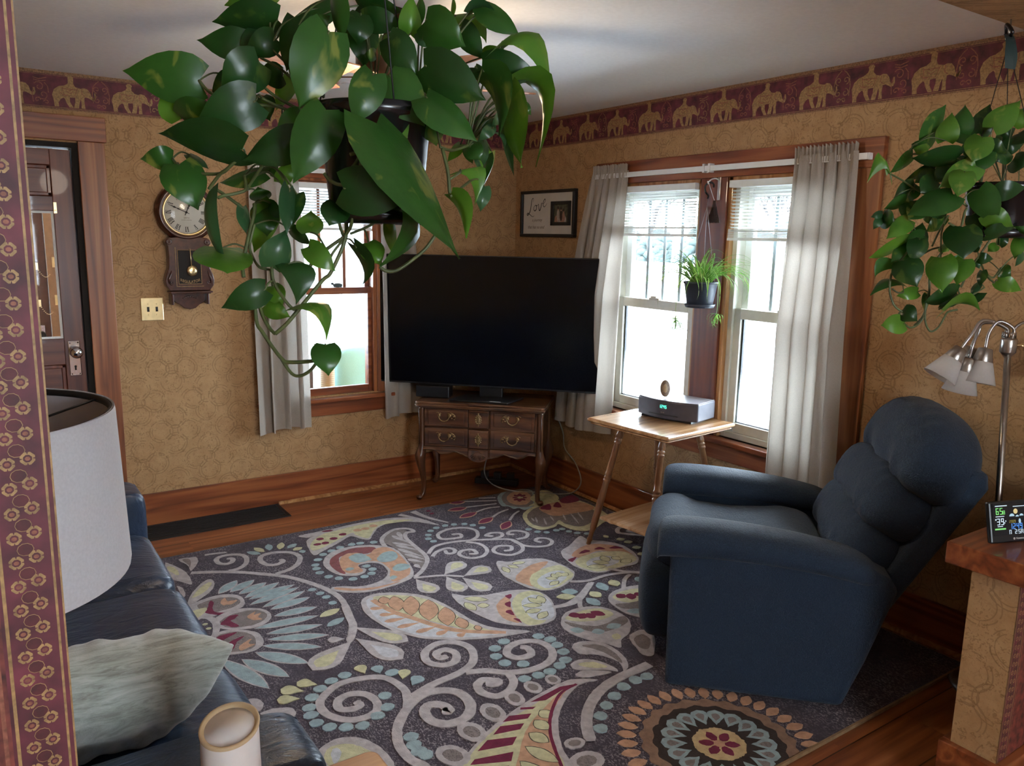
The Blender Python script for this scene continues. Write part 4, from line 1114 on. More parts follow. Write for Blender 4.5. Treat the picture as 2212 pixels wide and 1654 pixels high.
for txt, x, z, sz in (('a journey', -.175, -.050, .030), ('that has no end', -.225, -.098, .030)):
    vs, fs = text_mesh(txt, sz, 0.35, .0002)
    sub(MB().add(vs, fs, 0, False, xf((x, -.0148, z), (RX, 0, 0))), 'small_lettering', 'shell_brown', prt)
pw0, pw1, pz0, pz1 = 0.040, 0.252, -.078, .078
f = MB()
for (a, b, c, d) in ((pw0, pw1, pz1-.022, pz1), (pw0, pw1, pz0, pz0+.022), (pw0, pw0+.030, pz0, pz1), (pw1-.030, pw1, pz0, pz1)): f.box(a, b, -.022, -.014, c, d)
sub(f, 'inner_frame', 'black_plastic', prt, bevel=0.002)
plain('photo_green', (0.075, 0.080, 0.050), 0.4, var=0.6, scale=50)
plain('photo_skin', (0.36, 0.20, 0.14), 0.5, var=0.3, scale=90)
plain('photo_pale', (0.40, 0.34, 0.32), 0.5, var=0.3, scale=90)
plain('photo_dark', (0.045, 0.022, 0.018), 0.5, var=0.4, scale=90)
ph = MB().box(pw0+.03, pw1-.03, -.016, -.014, pz0+.022, pz1-.022, 0)
def blob(cx, cz, rx, rz, mi, y): ph.add([(cx+rx*cos(2*pi*i/14), y, cz+rz*sin(2*pi*i/14)) for i in range(14)], [tuple(range(14))], mi)
for k, (x, z) in enumerate(((.098, -.006), (.128, -.004), (.158, -.010), (.190, -.010))):
    blob(x, z-.038, .017, .030, 2 if k % 2 else 1, -.0163)
for k, (x, z) in enumerate(((.118, .016), (.150, .012), (.176, .0))):
    blob(x, z-.025, .015, .036, (2, 3, 1)[k], -.0165); blob(x, z+.014, .0095, .013, 1, -.0167); blob(x, z+.020, .0105, .010, 3, -.0168)
sub(ph, 'photograph', ['photo_green', 'photo_skin', 'photo_pale', 'photo_dark'], prt)

# ------------------------------------------------------------------ curtains, rods and blinds
cloth('linen', (0.47, 0.42, 0.36), 0.30, 420, 0.18, 0.9, 0.10)
def curtain(name, label, fn_pt, top, bot, zt, zb, folds, amp, seed, group='beige curtain panels', head=0.09, depth0=0.030, open_=0.0):
    """top, bot: (a, b) positions along the wall; fn_pt(s, d, z) -> point"""
    rnd = random.Random(seed); ph = [rnd.random()*6.28 for _ in range(5)]
    def P(u, v):                      # u across, v from top (0) down (1)
        z = zt+(zb-zt)*v
        e = v**0.8
        s = (top[0]+(bot[0]-top[0])*e)*(1-u)+(top[1]+(bot[1]-top[1])*e)*u
        A = amp*(0.25+0.75*min(1, v*2.2))
        w = sin(2*pi*folds*u+ph[0]+0.8*sin(2*pi*u+ph[1])+0.5*v*sin(ph[2]+5*u))
        w = w*(1-0.25*abs(w))
        g = 0.0
        if v < .12: g = 0.006*sin(2*pi*folds*3.1*u+ph[3])*(1-v/.12)+0.004*sin(2*pi*folds*5.3*u+ph[4])*(1-v/.12)
        d = depth0 + A*(w+1)*0.5 + g
        s += 0.35*A*cos(2*pi*folds*u+ph[0])
        if v > .985: z += 0.012*sin(6*u+ph[2])
        return fn_pt(s, d, z)
    m = MB(); m.grid(P, int(folds*14), 60)
    root = thing(name, label, 'curtain', fn_pt((top[0]+top[1])/2, 0.0, zb), 0, group)
    o = part(m, 'cloth', 'linen', root)
    # ruffled heading above the rod pocket
    m = MB()
    def Hd(u, v):
        s = top[0]*(1-u)+top[1]*u
        d = depth0+0.25*amp*0.5 + 0.011*sin(2*pi*folds*3.1*u+ph[3])*v + 0.006*sin(2*pi*folds*5.3*u+ph[4])+.004
        return fn_pt(s, d, zt-.035+(.070+0.006*sin(2*pi*folds*3.1*u+ph[1]))*v)
    m.grid(Hd, int(folds*18), 6)
    part(m, 'ruffle', 'linen', root)
    # hem band
    m = MB()
    m.grid(lambda u, v: (lambda p: fn_pt(*HB(u, v)))(0), int(folds*14), 2) if False else None
    return root
fa = lambda s, d, z: (s, -d, z)
fb = lambda s, d, z: (-d, s, z)
plain('rod_white', (0.78, 0.78, 0.76), 0.4, var=0.02)
def rod(name, label, a, b, z, fn, depth=0.05, brk=()):
    r = thing(name, label, 'curtain rod', fn((a+b)/2, 0, z))
    part(MB().add([fn(s, d, zz) for s in (a, b) for d, zz in ((depth-.006, z-.014), (depth+.006, z-.014), (depth+.006, z+.014), (depth-.006, z+.014))], [(0,1,2,3),(7,6,5,4),(0,4,5,1),(1,5,6,2),(2,6,7,3),(3,7,4,0)]), 'bar', 'rod_white', r, bevel=0.002)
    for s in (a, b):
        part(MB().add([fn(s+q, d, zz) for q in (-.006, .006) for d, zz in ((0.020, z-.014), (depth, z-.014), (depth, z+.014), (0.020, z+.014))], [(0,1,2,3),(7,6,5,4),(0,4,5,1),(1,5,6,2),(2,6,7,3),(3,7,4,0)]), 'return', 'rod_white', r)
    for s in brk:
        part(MB().add([fn(s+q, d, zz) for q in (-.007, .007) for d, zz in ((0.020, z-.020), (depth+.009, z-.020), (depth+.009, z+.024), (0.020, z+.024))], [(0,1,2,3),(7,6,5,4),(0,4,5,1),(1,5,6,2),(2,6,7,3),(3,7,4,0)]), 'support', 'rod_white', r)
    return r
rod('curtain_rod', 'white flat curtain rod across the street window', -2.72, -0.93, 2.035, fb, 0.055, (-1.80, -1.838))
rod('curtain_rod', 'white flat curtain rod over the window behind the television', -1.86, -0.94, 2.035, fa, 0.055)
curtain('curtain', 'beige curtain panel left of the street window, ending behind the television', fb, (-0.905, -1.215), (-0.66, -1.16), 2.06, 0.475, 4.5, 0.075, 3, depth0=0.045)
curtain('curtain', 'long beige curtain panel right of the street window behind the recliner', fb, (-2.355, -2.675), (-2.36, -2.735), 2.06, 0.30, 5, 0.10, 7, depth0=0.045)
curtain('curtain', 'beige curtain panel between the clock and the porch window', fa, (-1.885, -1.600), (-1.862, -1.572), 2.06, 0.485, 3.4, 0.085, 12, depth0=0.045)
curtain('curtain', 'beige curtain panel mostly hidden behind the left half of the television', fa, (-1.085, -0.86), (-1.062, -0.785), 2.06, 0.490, 3, 0.05, 21, depth0=0.045)

cloth('blind_slat', (0.62, 0.62, 0.58), 0.25, 50, 0.0, 0.45, 0.03, sheen=0)
def blind(name, label, a, b, zt, zb, fn, depth, group, nsl, seed):
    r = thing(name, label, 'blind', fn((a+b)/2, depth, zb), 0, group)
    part(MB().add([fn(s, d, z) for s in (a, b) for d, z in ((depth-.02, zt), (depth+.02, zt), (depth+.02, zt+.035), (depth-.02, zt+.035))], [(0,1,2,3),(7,6,5,4),(0,4,5,1),(1,5,6,2),(2,6,7,3),(3,7,4,0)]), 'head_rail', 'vinyl_white', r, bevel=0.002)
    rnd = random.Random(seed)
    m = MB()
    for k in range(nsl):
        z = zt-.012-(zt-zb-.062)*k/(nsl-1)
        t1 = rnd.uniform(-.004, .004)*(1 if seed == 1 else .4); tl = 0.011
        q = []
        for s, dz in ((a+.004, t1), (b-.004, -t1)):
            for i in range(5):
                w = (i-2)/2
                q.append(fn(s, depth+.0125*w, z+dz+tl*w*0.30-.003*w*w))
        m.add(q, [(i, i+1, i+6, i+5) for i in range(4)], 0, True)
    part(m, 'slats', 'blind_slat', r)
    m = MB()
    for k in range(9):
        z = zb+.012+k*.0052
        m.add([fn(s, depth+d, z+dz) for s in (a+.004, b-.004) for d, dz in ((-.0125, 0), (.0125, 0), (.0125, .0032), (-.0125, .0032))], [(0,1,2,3),(7,6,5,4),(0,4,5,1),(1,5,6,2),(2,6,7,3),(3,7,4,0)])
    m.add([fn(s, depth+d, z) for s in (a+.002, b-.002) for d, z in ((-.014, zb), (.014, zb), (.014, zb+.012), (-.014, zb+.012))], [(0,1,2,3),(7,6,5,4),(0,4,5,1),(1,5,6,2),(2,6,7,3),(3,7,4,0)])
    part(m, 'gathered_slats', 'vinyl_white', r)
    m = MB()
    for u in (.22, .78):
        s = a+(b-a)*u
        m.tube([fn(s, depth-.014, zt), fn(s, depth-.014, zb+.05)], 0.0009, 5); m.tube([fn(s, depth+.014, zt), fn(s, depth+.014, zb+.05)], 0.0009, 5)
    part(m, 'ladder_cord', 'vinyl_white', r)
    return r
bl = 'half raised white slatted blinds'
blind('window_blind', 'half-raised white blind with crooked slats in the left pane of the street window', -1.727, -1.060, 1.935, 1.688, fb, 0.018, bl, 13, 1)
blind('window_blind', 'half-raised white blind in the right pane of the street window', -2.632, -1.958, 1.935, 1.672, fb, 0.018, bl, 13, 2)
blind('window_blind', 'raised white blind in the porch window behind the hanging pothos', -1.697, -1.103, 1.935, 1.690, fa, -0.028+.012, bl, 12, 3)

# ------------------------------------------------------------------ five-arm floor lamp beside the recliner
cloth('frosted_shade', (0.80, 0.76, 0.72), 0.45, 100, 0.0, 0.35, 0.02, sheen=0)
FL = thing('floor_lamp', 'brushed steel floor lamp with five gooseneck arms and white cone shades', 'lamp', (-0.172, -3.500, 0.0))
lx, ly = -0.172, -3.500
def L(p): return (p[0]-lx, p[1]-ly, p[2])
sub(MB().lathe([(.001, 0), (.125, 0), (.13, .012), (.12, .022), (.03, .03), (.014, .045), (.001, .05)], 36), 'base', 'steel', FL)
sub(MB().tube([(0, 0, .03), L((-0.172, -3.421, 1.285))], 0.0115, 16), 'pole', 'steel', FL)
sub(MB().lathe([(.011, -.018), (.026, .0), (.027, .002), (.027, .046), (.024, .052), (.001, .054)], 24, 0, xf(L((-0.173, -3.420, 1.290)))), 'collar', 'steel', FL)
sub(MB().lathe([(.001, 0), (.0045, .001), (.0055, .008), (.007, .012), (.007, .020), (.001, .023)], 14, 0, xf(L((-0.160, -3.443, 1.318)), (radians(90), 0, radians(25)))), 'switch_knob', 'brass', FL)
def armset(root, apex, cap, direc, shade=True):
    """gooseneck from the collar over the apex to the cap; shade hangs along direc"""
    d = Vector(direc).normalized()
    capt = Vector(cap)
    pts = [Vector(root), Vector(root)+Vector((0, 0, .035))]
    c1 = Vector(apex)
    path = catmull([tuple(pts[0]), tuple(pts[1]), tuple(c1), tuple(capt-d*.06), tuple(capt)], 8)
    sub(MB().tube([L(p) for p in path], 0.0055, 10), 'gooseneck', 'steel', FL)
    sub(MB().tube([L(pts[0]), L(pts[0]+Vector((0, 0, .02)))], 0.0078, 12), 'socket_tube', 'steel', FL)
    q = Vector((0, 0, -1)).rotation_difference(d).to_matrix().to_4x4()
    mt = Matrix.Translation(Vector(L(capt))) @ q
    cp = sub(MB().lathe([(.001, .0), (.021, -.001), (.024, -.004), (.034, -.050), (.033, -.052)], 28, 0, mt), 'lamp_cap', 'steel', FL)
    if shade:
        sub(MB().lathe([(.0335, -.049), (.0345, -.050), (.060, -.128), (.0585, -.128), (.033, -.052)], 36, 0, mt, True, False), 'lamp_shade', 'frosted_shade', FL)
        sub(MB().lathe([(.012, -.05), (.014, -.07), (.024, -.092), (.026, -.104), (.020, -.118), (.001, -.124)], 20, 0, mt), 'bulb', 'frosted_shade', FL)
armset((-0.185, -3.412, 1.343), (-0.250, -3.360, 1.404), (-0.318, -3.328, 1.303), (-.45, .30, -.85))
armset((-0.178, -3.432, 1.343), (-0.212, -3.398, 1.402), (-0.248, -3.378, 1.305), (-.16, .02, -.80))
armset((-0.165, -3.405, 1.343), (-0.235, -3.352, 1.392), (-0.288, -3.345, 1.268), (-.10, .12, -1))
armset((-0.176, -3.402, 1.343), (-0.222, -3.345, 1.398), (-0.242, -3.325, 1.305), (-.15, .25, -.9))
armset((-0.158, -3.428, 1.343), (-0.128, -3.448, 1.400), (-0.085, -3.490, 1.320), (.2, -.3, -.9))

# ------------------------------------------------------------------ weather station on the half wall
emit('lcd_green', (0.30, 0.95, 0.25), 0.55); emit('lcd_white', (0.75, 0.90, 1.0), 0.60); emit('lcd_blue', (0.10, 0.35, 1.0), 0.60)
emit('lcd_amber', (0.60, 0.48, 0.10), 0.25); emit('lcd_sun', (0.95, 0.75, 0.35), 0.5); emit('lcd_cloud', (0.55, 0.80, 0.95), 0.5)
WS_ = thing('weather_station', 'black weather station with coloured digits on the half wall cap', 'weather station', (-0.79, -3.795, 0.8205), radians(-20))
lean = radians(-14)
MT = Matrix.Rotation(lean, 4, 'X')
wsb = MB().box(-.105, .105, 0, .016, .0, .120, 0, MT)
bdy = sub(wsb, 'housing', 'black_plastic', WS_, bevel=0.005)
sub(MB().box(-.05, .05, .012, .060, .001, .012), 'stand', 'black_plastic', WS_)
t = NT('lcd_glass'); t.bsdf((0.004, 0.006, 0.014), 0.15)
scr = sub(MB().box(-.095, .095, -.0008, 0, .022, .115, 0, MT), 'screen', 'lcd_glass', WS_)
def disp(name, mat, calls):
    m = MB()
    for c in calls: c(m)
    return sub(m, name, mat, scr)
Y0, Y1 = -.0016, -.0009
sg_ = lambda txt, x, z, h, w=None: (lambda m: seg_text(m, txt, x, z, h, 0, MT, w, Y0, Y1))
bx_ = lambda a, b, c, d: (lambda m: m.box(a, b, Y0, Y1, c, d, 0, MT))
disp('temperature', 'lcd_green', [sg_('65', -.083, .082, .019, .0095), sg_('8', -.058, .082, .011, .0065)])
disp('humidity', 'lcd_white', [sg_('39', -.081, .052, .019, .0095), bx_(-.056, -.053, .056, .059), bx_(-.052, -.049, .061, .064), bx_(-.087, -.083, .066, .070)])
disp('date', 'lcd_white', [sg_('n', -.040, .024, .012, .007), sg_('2', -.020, .024, .012, .007), sg_('5A', -.008, .024, .012, .007)])
disp('time', 'lcd_blue', [sg_('12', -.037, .038, .016, .008), sg_('49', -.013, .038, .016, .008)])
disp('pressure', 'lcd_amber', [sg_('2909', -.038, .056, .008, .0042)])
disp('caption_bar', 'lcd_white', [bx_(-.085, -.043, .1055, .1080), bx_(-.085, -.055, .0755, .0775), bx_(-.080, -.062, .0470, .0490), bx_(-.022, .020, .1020, .1040)])
disp('scale_bar', 'lcd_green', [bx_(-.090, -.052, .0385, .0425)])
def disc(cx, cz, rx, rz): return lambda m: m.add([tuple(MT @ Vector((cx+rx*cos(2*pi*i/18), Y0, cz+rz*sin(2*pi*i/18)))) for i in range(18)], [tuple(range(18))])
def dome(cx, cz, rx, rz): return lambda m: m.add([tuple(MT @ Vector((cx+rx*cos(pi*i/10), Y0-.0002, cz+rz*sin(pi*i/10)))) for i in range(11)], [tuple(range(11))])
disp('sun_icon', 'lcd_sun', [disc(-.014, .089, .0075, .0075)])
disp('cloud_icon', 'lcd_cloud', [dome(-.028, .075, .009, .008), dome(-.009, .073, .006, .005), dome(.006, .075, .007, .006), disc(-.001, .060, .004, .007)])
vs, fs = text_mesh('Newentor', .0085)
m = MB().add(vs, fs, 0, False, MT @ xf((-.018, -.0004, .008), (RX, 0, 0)))
m.add([tuple(MT @ Vector((-.024+.0035*cos(2*pi*i/16), -.0006, .0105+.0035*sin(2*pi*i/16)))) for i in range(16)], [tuple(range(16))])
sub(m, 'maker_mark', 'white_paint', WS_)

# ------------------------------------------------------------------ ceiling fan behind the big pothos
plain('fan_bronze', (0.10, 0.055, 0.030), 0.35, 0.8, var=0.15)
wood('fan_blade_wood', 'x', (0.30, 0.105, 0.045), (0.42, 0.165, 0.075), (0.52, 0.24, 0.12), 0.35, ring=4.0, coat=0.3)
CF = thing('ceiling_fan', 'ceiling fan with brown wooden blades partly hidden by the big pothos', 'ceiling fan', (-1.97, -2.05, H))
sub(MB().lathe([(.001, -.001), (.07, -.001), (.06, -.04), (.012, -.05), (.012, -.13), (.001, -.13)], 28), 'canopy', 'fan_bronze', CF)
sub(MB().lathe([(.02, -.12), (.09, -.13), (.11, -.16), (.11, -.22), (.07, -.26), (.05, -.27), (.05, -.30), (.001, -.30)], 32), 'motor', 'fan_bronze', CF)
for k in range(5):
    a = radians(-20+72*k)
    mt = Matrix.Rotation(a, 4, 'Z') @ Matrix.Rotation(radians(11), 4, 'X')
    b = sub(MB().prism([(.20, -.050), (.52, -.066), (.545, -.058), (.555, -.035), (.555, .035), (.545, .058), (.52, .066), (.20, .050)], -.245, -.239, 0, mt), 'blade', 'fan_blade_wood', CF, bevel=0.002)
    sub(MB().prism([(.09, -.014), (.20, -.030), (.25, -.03), (.25, .03), (.20, .030), (.09, .014)], -.238, -.233, 0, mt), 'blade_iron', 'fan_bronze', b)
t = NT('fan_glass'); t.bsdf((0.8, 0.7, 0.5), 0.4, emit=(1.0, 0.62, 0.30), es=3.0)
for k in range(3):
    a = radians(30+120*k)
    sub(MB().lathe([(.018, .04), (.024, .02), (.045, -.03), (.052, -.06), (.050, -.06), (.022, .018)], 24, 0, Matrix.Translation((.085*cos(a), .085*sin(a), -.335)) @ Matrix.Rotation(a, 4, 'Z') @ Matrix.Rotation(radians(-28), 4, 'Y'), True, False), 'light_shade', 'fan_glass', CF)

# ------------------------------------------------------------------ cords behind the chest
plain('cord_grey', (0.28, 0.27, 0.25), 0.6); plain('cord_black', (0.01, 0.01, 0.01), 0.6)
o = MB().tube(catmull([(-.060, -.62, .50), (-.065, -.70, .40), (-.075, -.74, .30), (-.055, -.83, .22), (-.060, -.90, .12), (-.085, -.88, .05), (-.14, -.82, .018), (-.25, -.70, .016), (-.38, -.60, .018), (-.48, -.50, .05), (-.50, -.42, .12), (-.42, -.34, .22)], 8), 0.0042, 8).build('loose_cable', 'cord_grey')
tag(o, 'thin grey power cord looping down the wall right of the carved chest', 'cord')
o = MB().tube(catmull([(-.060, -.80, .0095), (-.058, -1.0, .009), (-.062, -1.3, .009), (-.060, -1.6, .009), (-.07, -1.9, .009), (-.065, -2.3, .009)], 6), 0.0045, 8).build('loose_cable', 'cord_black')
tag(o, 'black power cord lying along the east baseboard', 'cord')
PS = thing('power_adapter', 'black plug strip on the floor beneath the carved chest', 'power strip', (-.36, -.36, 0.0))
sub(MB().box(-.15, .15, -.03, .03, .001, .04), 'housing', 'black_plastic', PS, bevel=0.005)
for k in range(3): sub(MB().box(-.11+k*.09, -.06+k*.09, -.022, .022, .04, .085), 'plug', 'black_plastic', PS, bevel=0.005)
PS.rotation_euler.z = radians(-45)
# leaves: base, middle, tip, sideways direction, width, colour, stem joint (room coordinates, metres)
POTHOS_LEAVES = [
((-2.992,-3.599,1.865),(-3.037,-3.58,1.869),(-3.077,-3.539,1.876),(-.044,.12,-.992),.0607,1,(-2.992,-3.599,1.865)),
((-2.89,-3.625,1.954),(-2.93,-3.611,1.949),(-2.965,-3.575,1.949),(.466,.625,-.627),.0558,0,(-2.905,-3.636,1.914)),
((-2.884,-3.583,1.997),(-2.915,-3.577,1.986),(-2.94,-3.549,1.98),(.559,.646,-.519),.0418,2,(-2.905,-3.636,1.914)),
((-2.919,-3.6,1.921),(-2.954,-3.589,1.921),(-2.982,-3.556,1.926),(-.065,.015,-.998),.0433,0,(-2.917,-3.631,1.899)),
((-3.009,-3.562,1.818),(-3.017,-3.563,1.841),(-3.02,-3.543,1.868),(-.955,.132,-.267),.0446,2,(-3.011,-3.585,1.818)),
((-3.011,-3.585,1.814),(-2.998,-3.619,1.821),(-2.98,-3.631,1.831),(-.616,-.131,.777),.0456,1,(-3.011,-3.585,1.818)),
((-2.936,-3.684,1.882),(-2.962,-3.683,1.86),(-2.981,-3.661,1.843),(.687,.174,-.706),.0529,0,(-2.931,-3.667,1.859)),
((-2.947,-3.699,1.831),(-2.984,-3.69,1.814),(-3.015,-3.66,1.8),(.431,.026,-.902),.0549,0,(-2.93,-3.672,1.84)),
((-2.954,-3.599,1.875),(-2.966,-3.607,1.853),(-2.974,-3.594,1.834),(.805,.487,-.338),.0281,0,(-2.992,-3.599,1.865)),
((-2.899,-3.638,1.926),(-2.92,-3.638,1.913),(-2.935,-3.618,1.905),(.489,-.043,-.871),.0343,0,(-2.905,-3.636,1.914)),
((-2.904,-3.607,1.939),(-2.923,-3.612,1.915),(-2.935,-3.595,1.896),(.728,-.3,-.616),.0355,0,(-2.905,-3.636,1.914)),
((-2.884,-3.621,1.881),(-2.902,-3.617,1.88),(-2.913,-3.592,1.882),(.252,.274,-.928),.0325,0,(-2.894,-3.65,1.883)),
((-2.824,-3.654,1.973),(-2.853,-3.65,1.96),(-2.874,-3.625,1.952),(.047,-.523,-.851),.0381,0,(-2.905,-3.636,1.914)),
((-2.873,-3.769,1.913),(-2.897,-3.776,1.863),(-2.912,-3.763,1.817),(.914,-.138,-.381),.0633,1,(-2.85,-3.689,1.847)),
((-2.84,-3.828,1.858),(-2.857,-3.836,1.825),(-2.865,-3.825,1.796),(.863,-.345,-.37),.0392,1,(-2.834,-3.809,1.797)),
((-2.795,-3.703,1.954),(-2.777,-3.728,1.949),(-2.75,-3.735,1.949),(-.079,-.264,.961),.0311,0,(-2.784,-3.711,1.839)),
((-2.791,-3.675,1.978),(-2.77,-3.704,1.971),(-2.74,-3.712,1.97),(-.451,-.738,.502),.0397,0,(-2.893,-3.648,1.898)),
((-2.843,-3.715,1.973),(-2.844,-3.733,1.941),(-2.837,-3.732,1.915),(.169,-.944,.285),.0380,1,(-2.893,-3.648,1.898)),
((-2.807,-3.719,1.954),(-2.815,-3.731,1.931),(-2.815,-3.722,1.914),(.949,-.257,-.181),.0338,0,(-2.784,-3.711,1.839)),
((-2.755,-3.76,1.93),(-2.756,-3.766,1.954),(-2.748,-3.753,1.983),(-.964,.249,.097),.0281,2,(-2.784,-3.711,1.839)),
((-2.73,-3.735,1.953),(-2.732,-3.743,1.969),(-2.723,-3.732,1.99),(-.184,.982,-.042),.0236,1,(-2.784,-3.711,1.839)),
((-2.748,-3.663,1.946),(-2.756,-3.673,1.928),(-2.756,-3.664,1.916),(.284,-.958,-.039),.0194,2,(-2.784,-3.711,1.839)),
((-2.798,-3.784,1.914),(-2.789,-3.808,1.887),(-2.77,-3.813,1.864),(.529,-.567,.631),.0396,0,(-2.778,-3.756,1.823)),
((-2.877,-3.66,1.951),(-2.888,-3.673,1.912),(-2.893,-3.665,1.879),(.57,-.818,-.078),.0458,0,(-2.905,-3.636,1.914)),
((-2.863,-3.598,1.882),(-2.878,-3.606,1.858),(-2.886,-3.592,1.836),(.802,.484,-.351),.0321,2,(-2.893,-3.648,1.898)),
((-2.806,-3.801,1.865),(-2.795,-3.828,1.831),(-2.773,-3.837,1.801),(.772,-.292,.564),.0533,1,(-2.778,-3.756,1.823)),
((-2.85,-3.667,1.945),(-2.845,-3.682,1.949),(-2.833,-3.676,1.958),(-.526,.27,.806),.0182,1,(-2.893,-3.648,1.898)),
((-2.837,-3.651,1.95),(-2.85,-3.662,1.913),(-2.856,-3.652,1.88),(.845,.472,-.252),.0451,0,(-2.893,-3.648,1.898)),
((-2.789,-3.682,1.954),(-2.795,-3.698,1.921),(-2.792,-3.694,1.892),(.96,-.281,.011),.0405,0,(-2.784,-3.711,1.839)),
((-2.8,-3.748,1.9),(-2.812,-3.758,1.896),(-2.816,-3.749,1.898),(.125,.3,-.946),.0153,1,(-2.784,-3.711,1.839)),
((-2.751,-3.798,1.939),(-2.736,-3.824,1.921),(-2.71,-3.832,1.908),(.137,-.566,.813),.0489,1,(-2.747,-3.765,1.819)),
((-2.679,-3.742,1.969),(-2.683,-3.75,1.979),(-2.676,-3.738,1.996),(.031,.99,-.14),.0145,2,(-2.747,-3.765,1.819)),
((-2.671,-3.772,1.968),(-2.656,-3.789,1.973),(-2.633,-3.801,1.952),(-.521,-.812,.263),.0313,3,(-2.747,-3.765,1.819)),
((-2.659,-3.791,1.973),(-2.646,-3.818,1.951),(-2.62,-3.827,1.935),(.762,.176,.623),.0405,1,(-2.747,-3.765,1.819)),
((-2.66,-3.84,1.917),(-2.629,-3.868,1.922),(-2.611,-3.888,1.851),(.858,.31,.409),.0590,2,(-2.698,-3.819,1.785)),
((-2.675,-3.824,1.889),(-2.651,-3.854,1.882),(-2.616,-3.867,1.879),(-.052,-.298,.953),.0429,0,(-2.698,-3.819,1.785)),
((-2.635,-3.758,1.918),(-2.629,-3.774,1.921),(-2.611,-3.773,1.929),(-.312,.139,.94),.0219,2,(-2.747,-3.765,1.819)),
((-2.681,-3.77,1.948),(-2.676,-3.791,1.924),(-2.659,-3.794,1.905),(.43,-.667,.609),.0300,0,(-2.747,-3.765,1.819)),
((-2.673,-3.734,1.969),(-2.649,-3.759,1.961),(-2.637,-3.766,1.934),(.784,.25,.567),.0368,2,(-2.747,-3.765,1.819)),
((-2.772,-3.834,1.875),(-2.747,-3.869,1.853),(-2.711,-3.885,1.834),(.135,-.518,.845),.0553,0,(-2.747,-3.765,1.819)),
((-2.779,-3.851,1.834),(-2.76,-3.882,1.806),(-2.73,-3.896,1.781),(.806,.224,.547),.0525,1,(-2.749,-3.834,1.778)),
((-2.701,-3.858,1.876),(-2.687,-3.881,1.849),(-2.69,-3.884,1.792),(-.047,-.955,.292),.0547,1,(-2.698,-3.819,1.785)),
((-2.663,-3.865,1.851),(-2.666,-3.886,1.801),(-2.657,-3.89,1.754),(-.165,-.957,.24),.0622,2,(-2.698,-3.819,1.785)),
((-2.649,-3.846,1.868),(-2.616,-3.879,1.857),(-2.63,-3.884,1.757),(-.228,-.934,.275),.0470,2,(-2.698,-3.819,1.785)),
((-2.594,-3.801,1.852),(-2.597,-3.814,1.842),(-2.587,-3.81,1.836),(.736,-.407,.541),.0121,1,(-2.698,-3.819,1.785)),
((-2.656,-3.835,1.839),(-2.657,-3.853,1.788),(-2.649,-3.861,1.744),(-.169,-.955,.245),.0294,3,(-2.698,-3.819,1.785)),
((-2.749,-3.776,1.93),(-2.747,-3.793,1.917),(-2.734,-3.791,1.909),(.589,-.389,.708),.0203,3,(-2.747,-3.765,1.819)),
((-2.686,-3.817,1.887),(-2.682,-3.835,1.872),(-2.667,-3.835,1.862),(.843,.203,.498),.0223,0,(-2.698,-3.819,1.785)),
((-2.637,-3.821,1.853),(-2.645,-3.833,1.83),(-2.641,-3.827,1.811),(.35,-.932,.098),.0259,0,(-2.698,-3.819,1.785)),
((-2.847,-3.849,1.796),(-2.817,-3.9,1.715),(-2.777,-3.933,1.636),(.845,.525,.099),.1137,1,(-2.843,-3.816,1.776)),
((-2.747,-3.861,1.718),(-2.739,-3.878,1.699),(-2.736,-3.881,1.661),(-.022,-.946,.323),.0376,2,(-2.749,-3.86,1.718)),
((-2.709,-3.818,1.751),(-2.693,-3.837,1.746),(-2.697,-3.837,1.705),(.825,-.415,.383),.0258,2,(-2.714,-3.828,1.749)),
((-2.616,-3.751,1.788),(-2.629,-3.76,1.761),(-2.63,-3.753,1.736),(.841,.485,-.24),.0334,2,(-2.698,-3.819,1.785)),
((-2.69,-3.811,1.787),(-2.692,-3.83,1.775),(-2.684,-3.832,1.765),(.649,-.461,.606),.0238,1,(-2.698,-3.819,1.785)),
((-2.664,-3.857,1.826),(-2.678,-3.863,1.816),(-2.68,-3.85,1.808),(.693,-.23,-.684),.0132,3,(-2.698,-3.819,1.785)),
((-2.679,-3.851,1.807),(-2.693,-3.856,1.797),(-2.696,-3.844,1.789),(.638,-.289,-.714),.0141,3,(-2.698,-3.819,1.785)),
((-2.671,-3.845,1.802),(-2.666,-3.858,1.796),(-2.662,-3.856,1.78),(.891,.433,.141),.0157,3,(-2.698,-3.819,1.785)),
((-2.678,-3.832,1.731),(-2.687,-3.841,1.714),(-2.686,-3.834,1.697),(.929,-.319,-.188),.0202,3,(-2.71,-3.845,1.736)),
((-2.684,-3.791,1.786),(-2.686,-3.804,1.773),(-2.678,-3.8,1.763),(.601,-.677,.425),.0130,1,(-2.698,-3.819,1.785)),
((-2.679,-3.768,1.792),(-2.693,-3.774,1.779),(-2.697,-3.762,1.767),(.241,-.88,-.41),.0192,2,(-2.698,-3.819,1.785)),
((-2.747,-3.801,1.823),(-2.75,-3.816,1.8),(-2.743,-3.813,1.781),(.771,-.591,.236),.0356,1,(-2.747,-3.765,1.819)),
((-2.663,-3.803,1.796),(-2.67,-3.815,1.777),(-2.666,-3.809,1.761),(.963,.242,-.121),.0216,3,(-2.698,-3.819,1.785)),
((-2.654,-3.801,1.776),(-2.664,-3.812,1.754),(-2.663,-3.804,1.734),(-.06,-.994,.086),.0234,1,(-2.698,-3.819,1.785)),
((-2.678,-3.811,1.77),(-2.681,-3.824,1.758),(-2.672,-3.819,1.748),(.885,.462,.057),.0138,3,(-2.698,-3.819,1.785)),
((-2.645,-3.784,1.83),(-2.654,-3.79,1.813),(-2.653,-3.779,1.798),(.862,-.42,-.284),.0280,0,(-2.698,-3.819,1.785)),
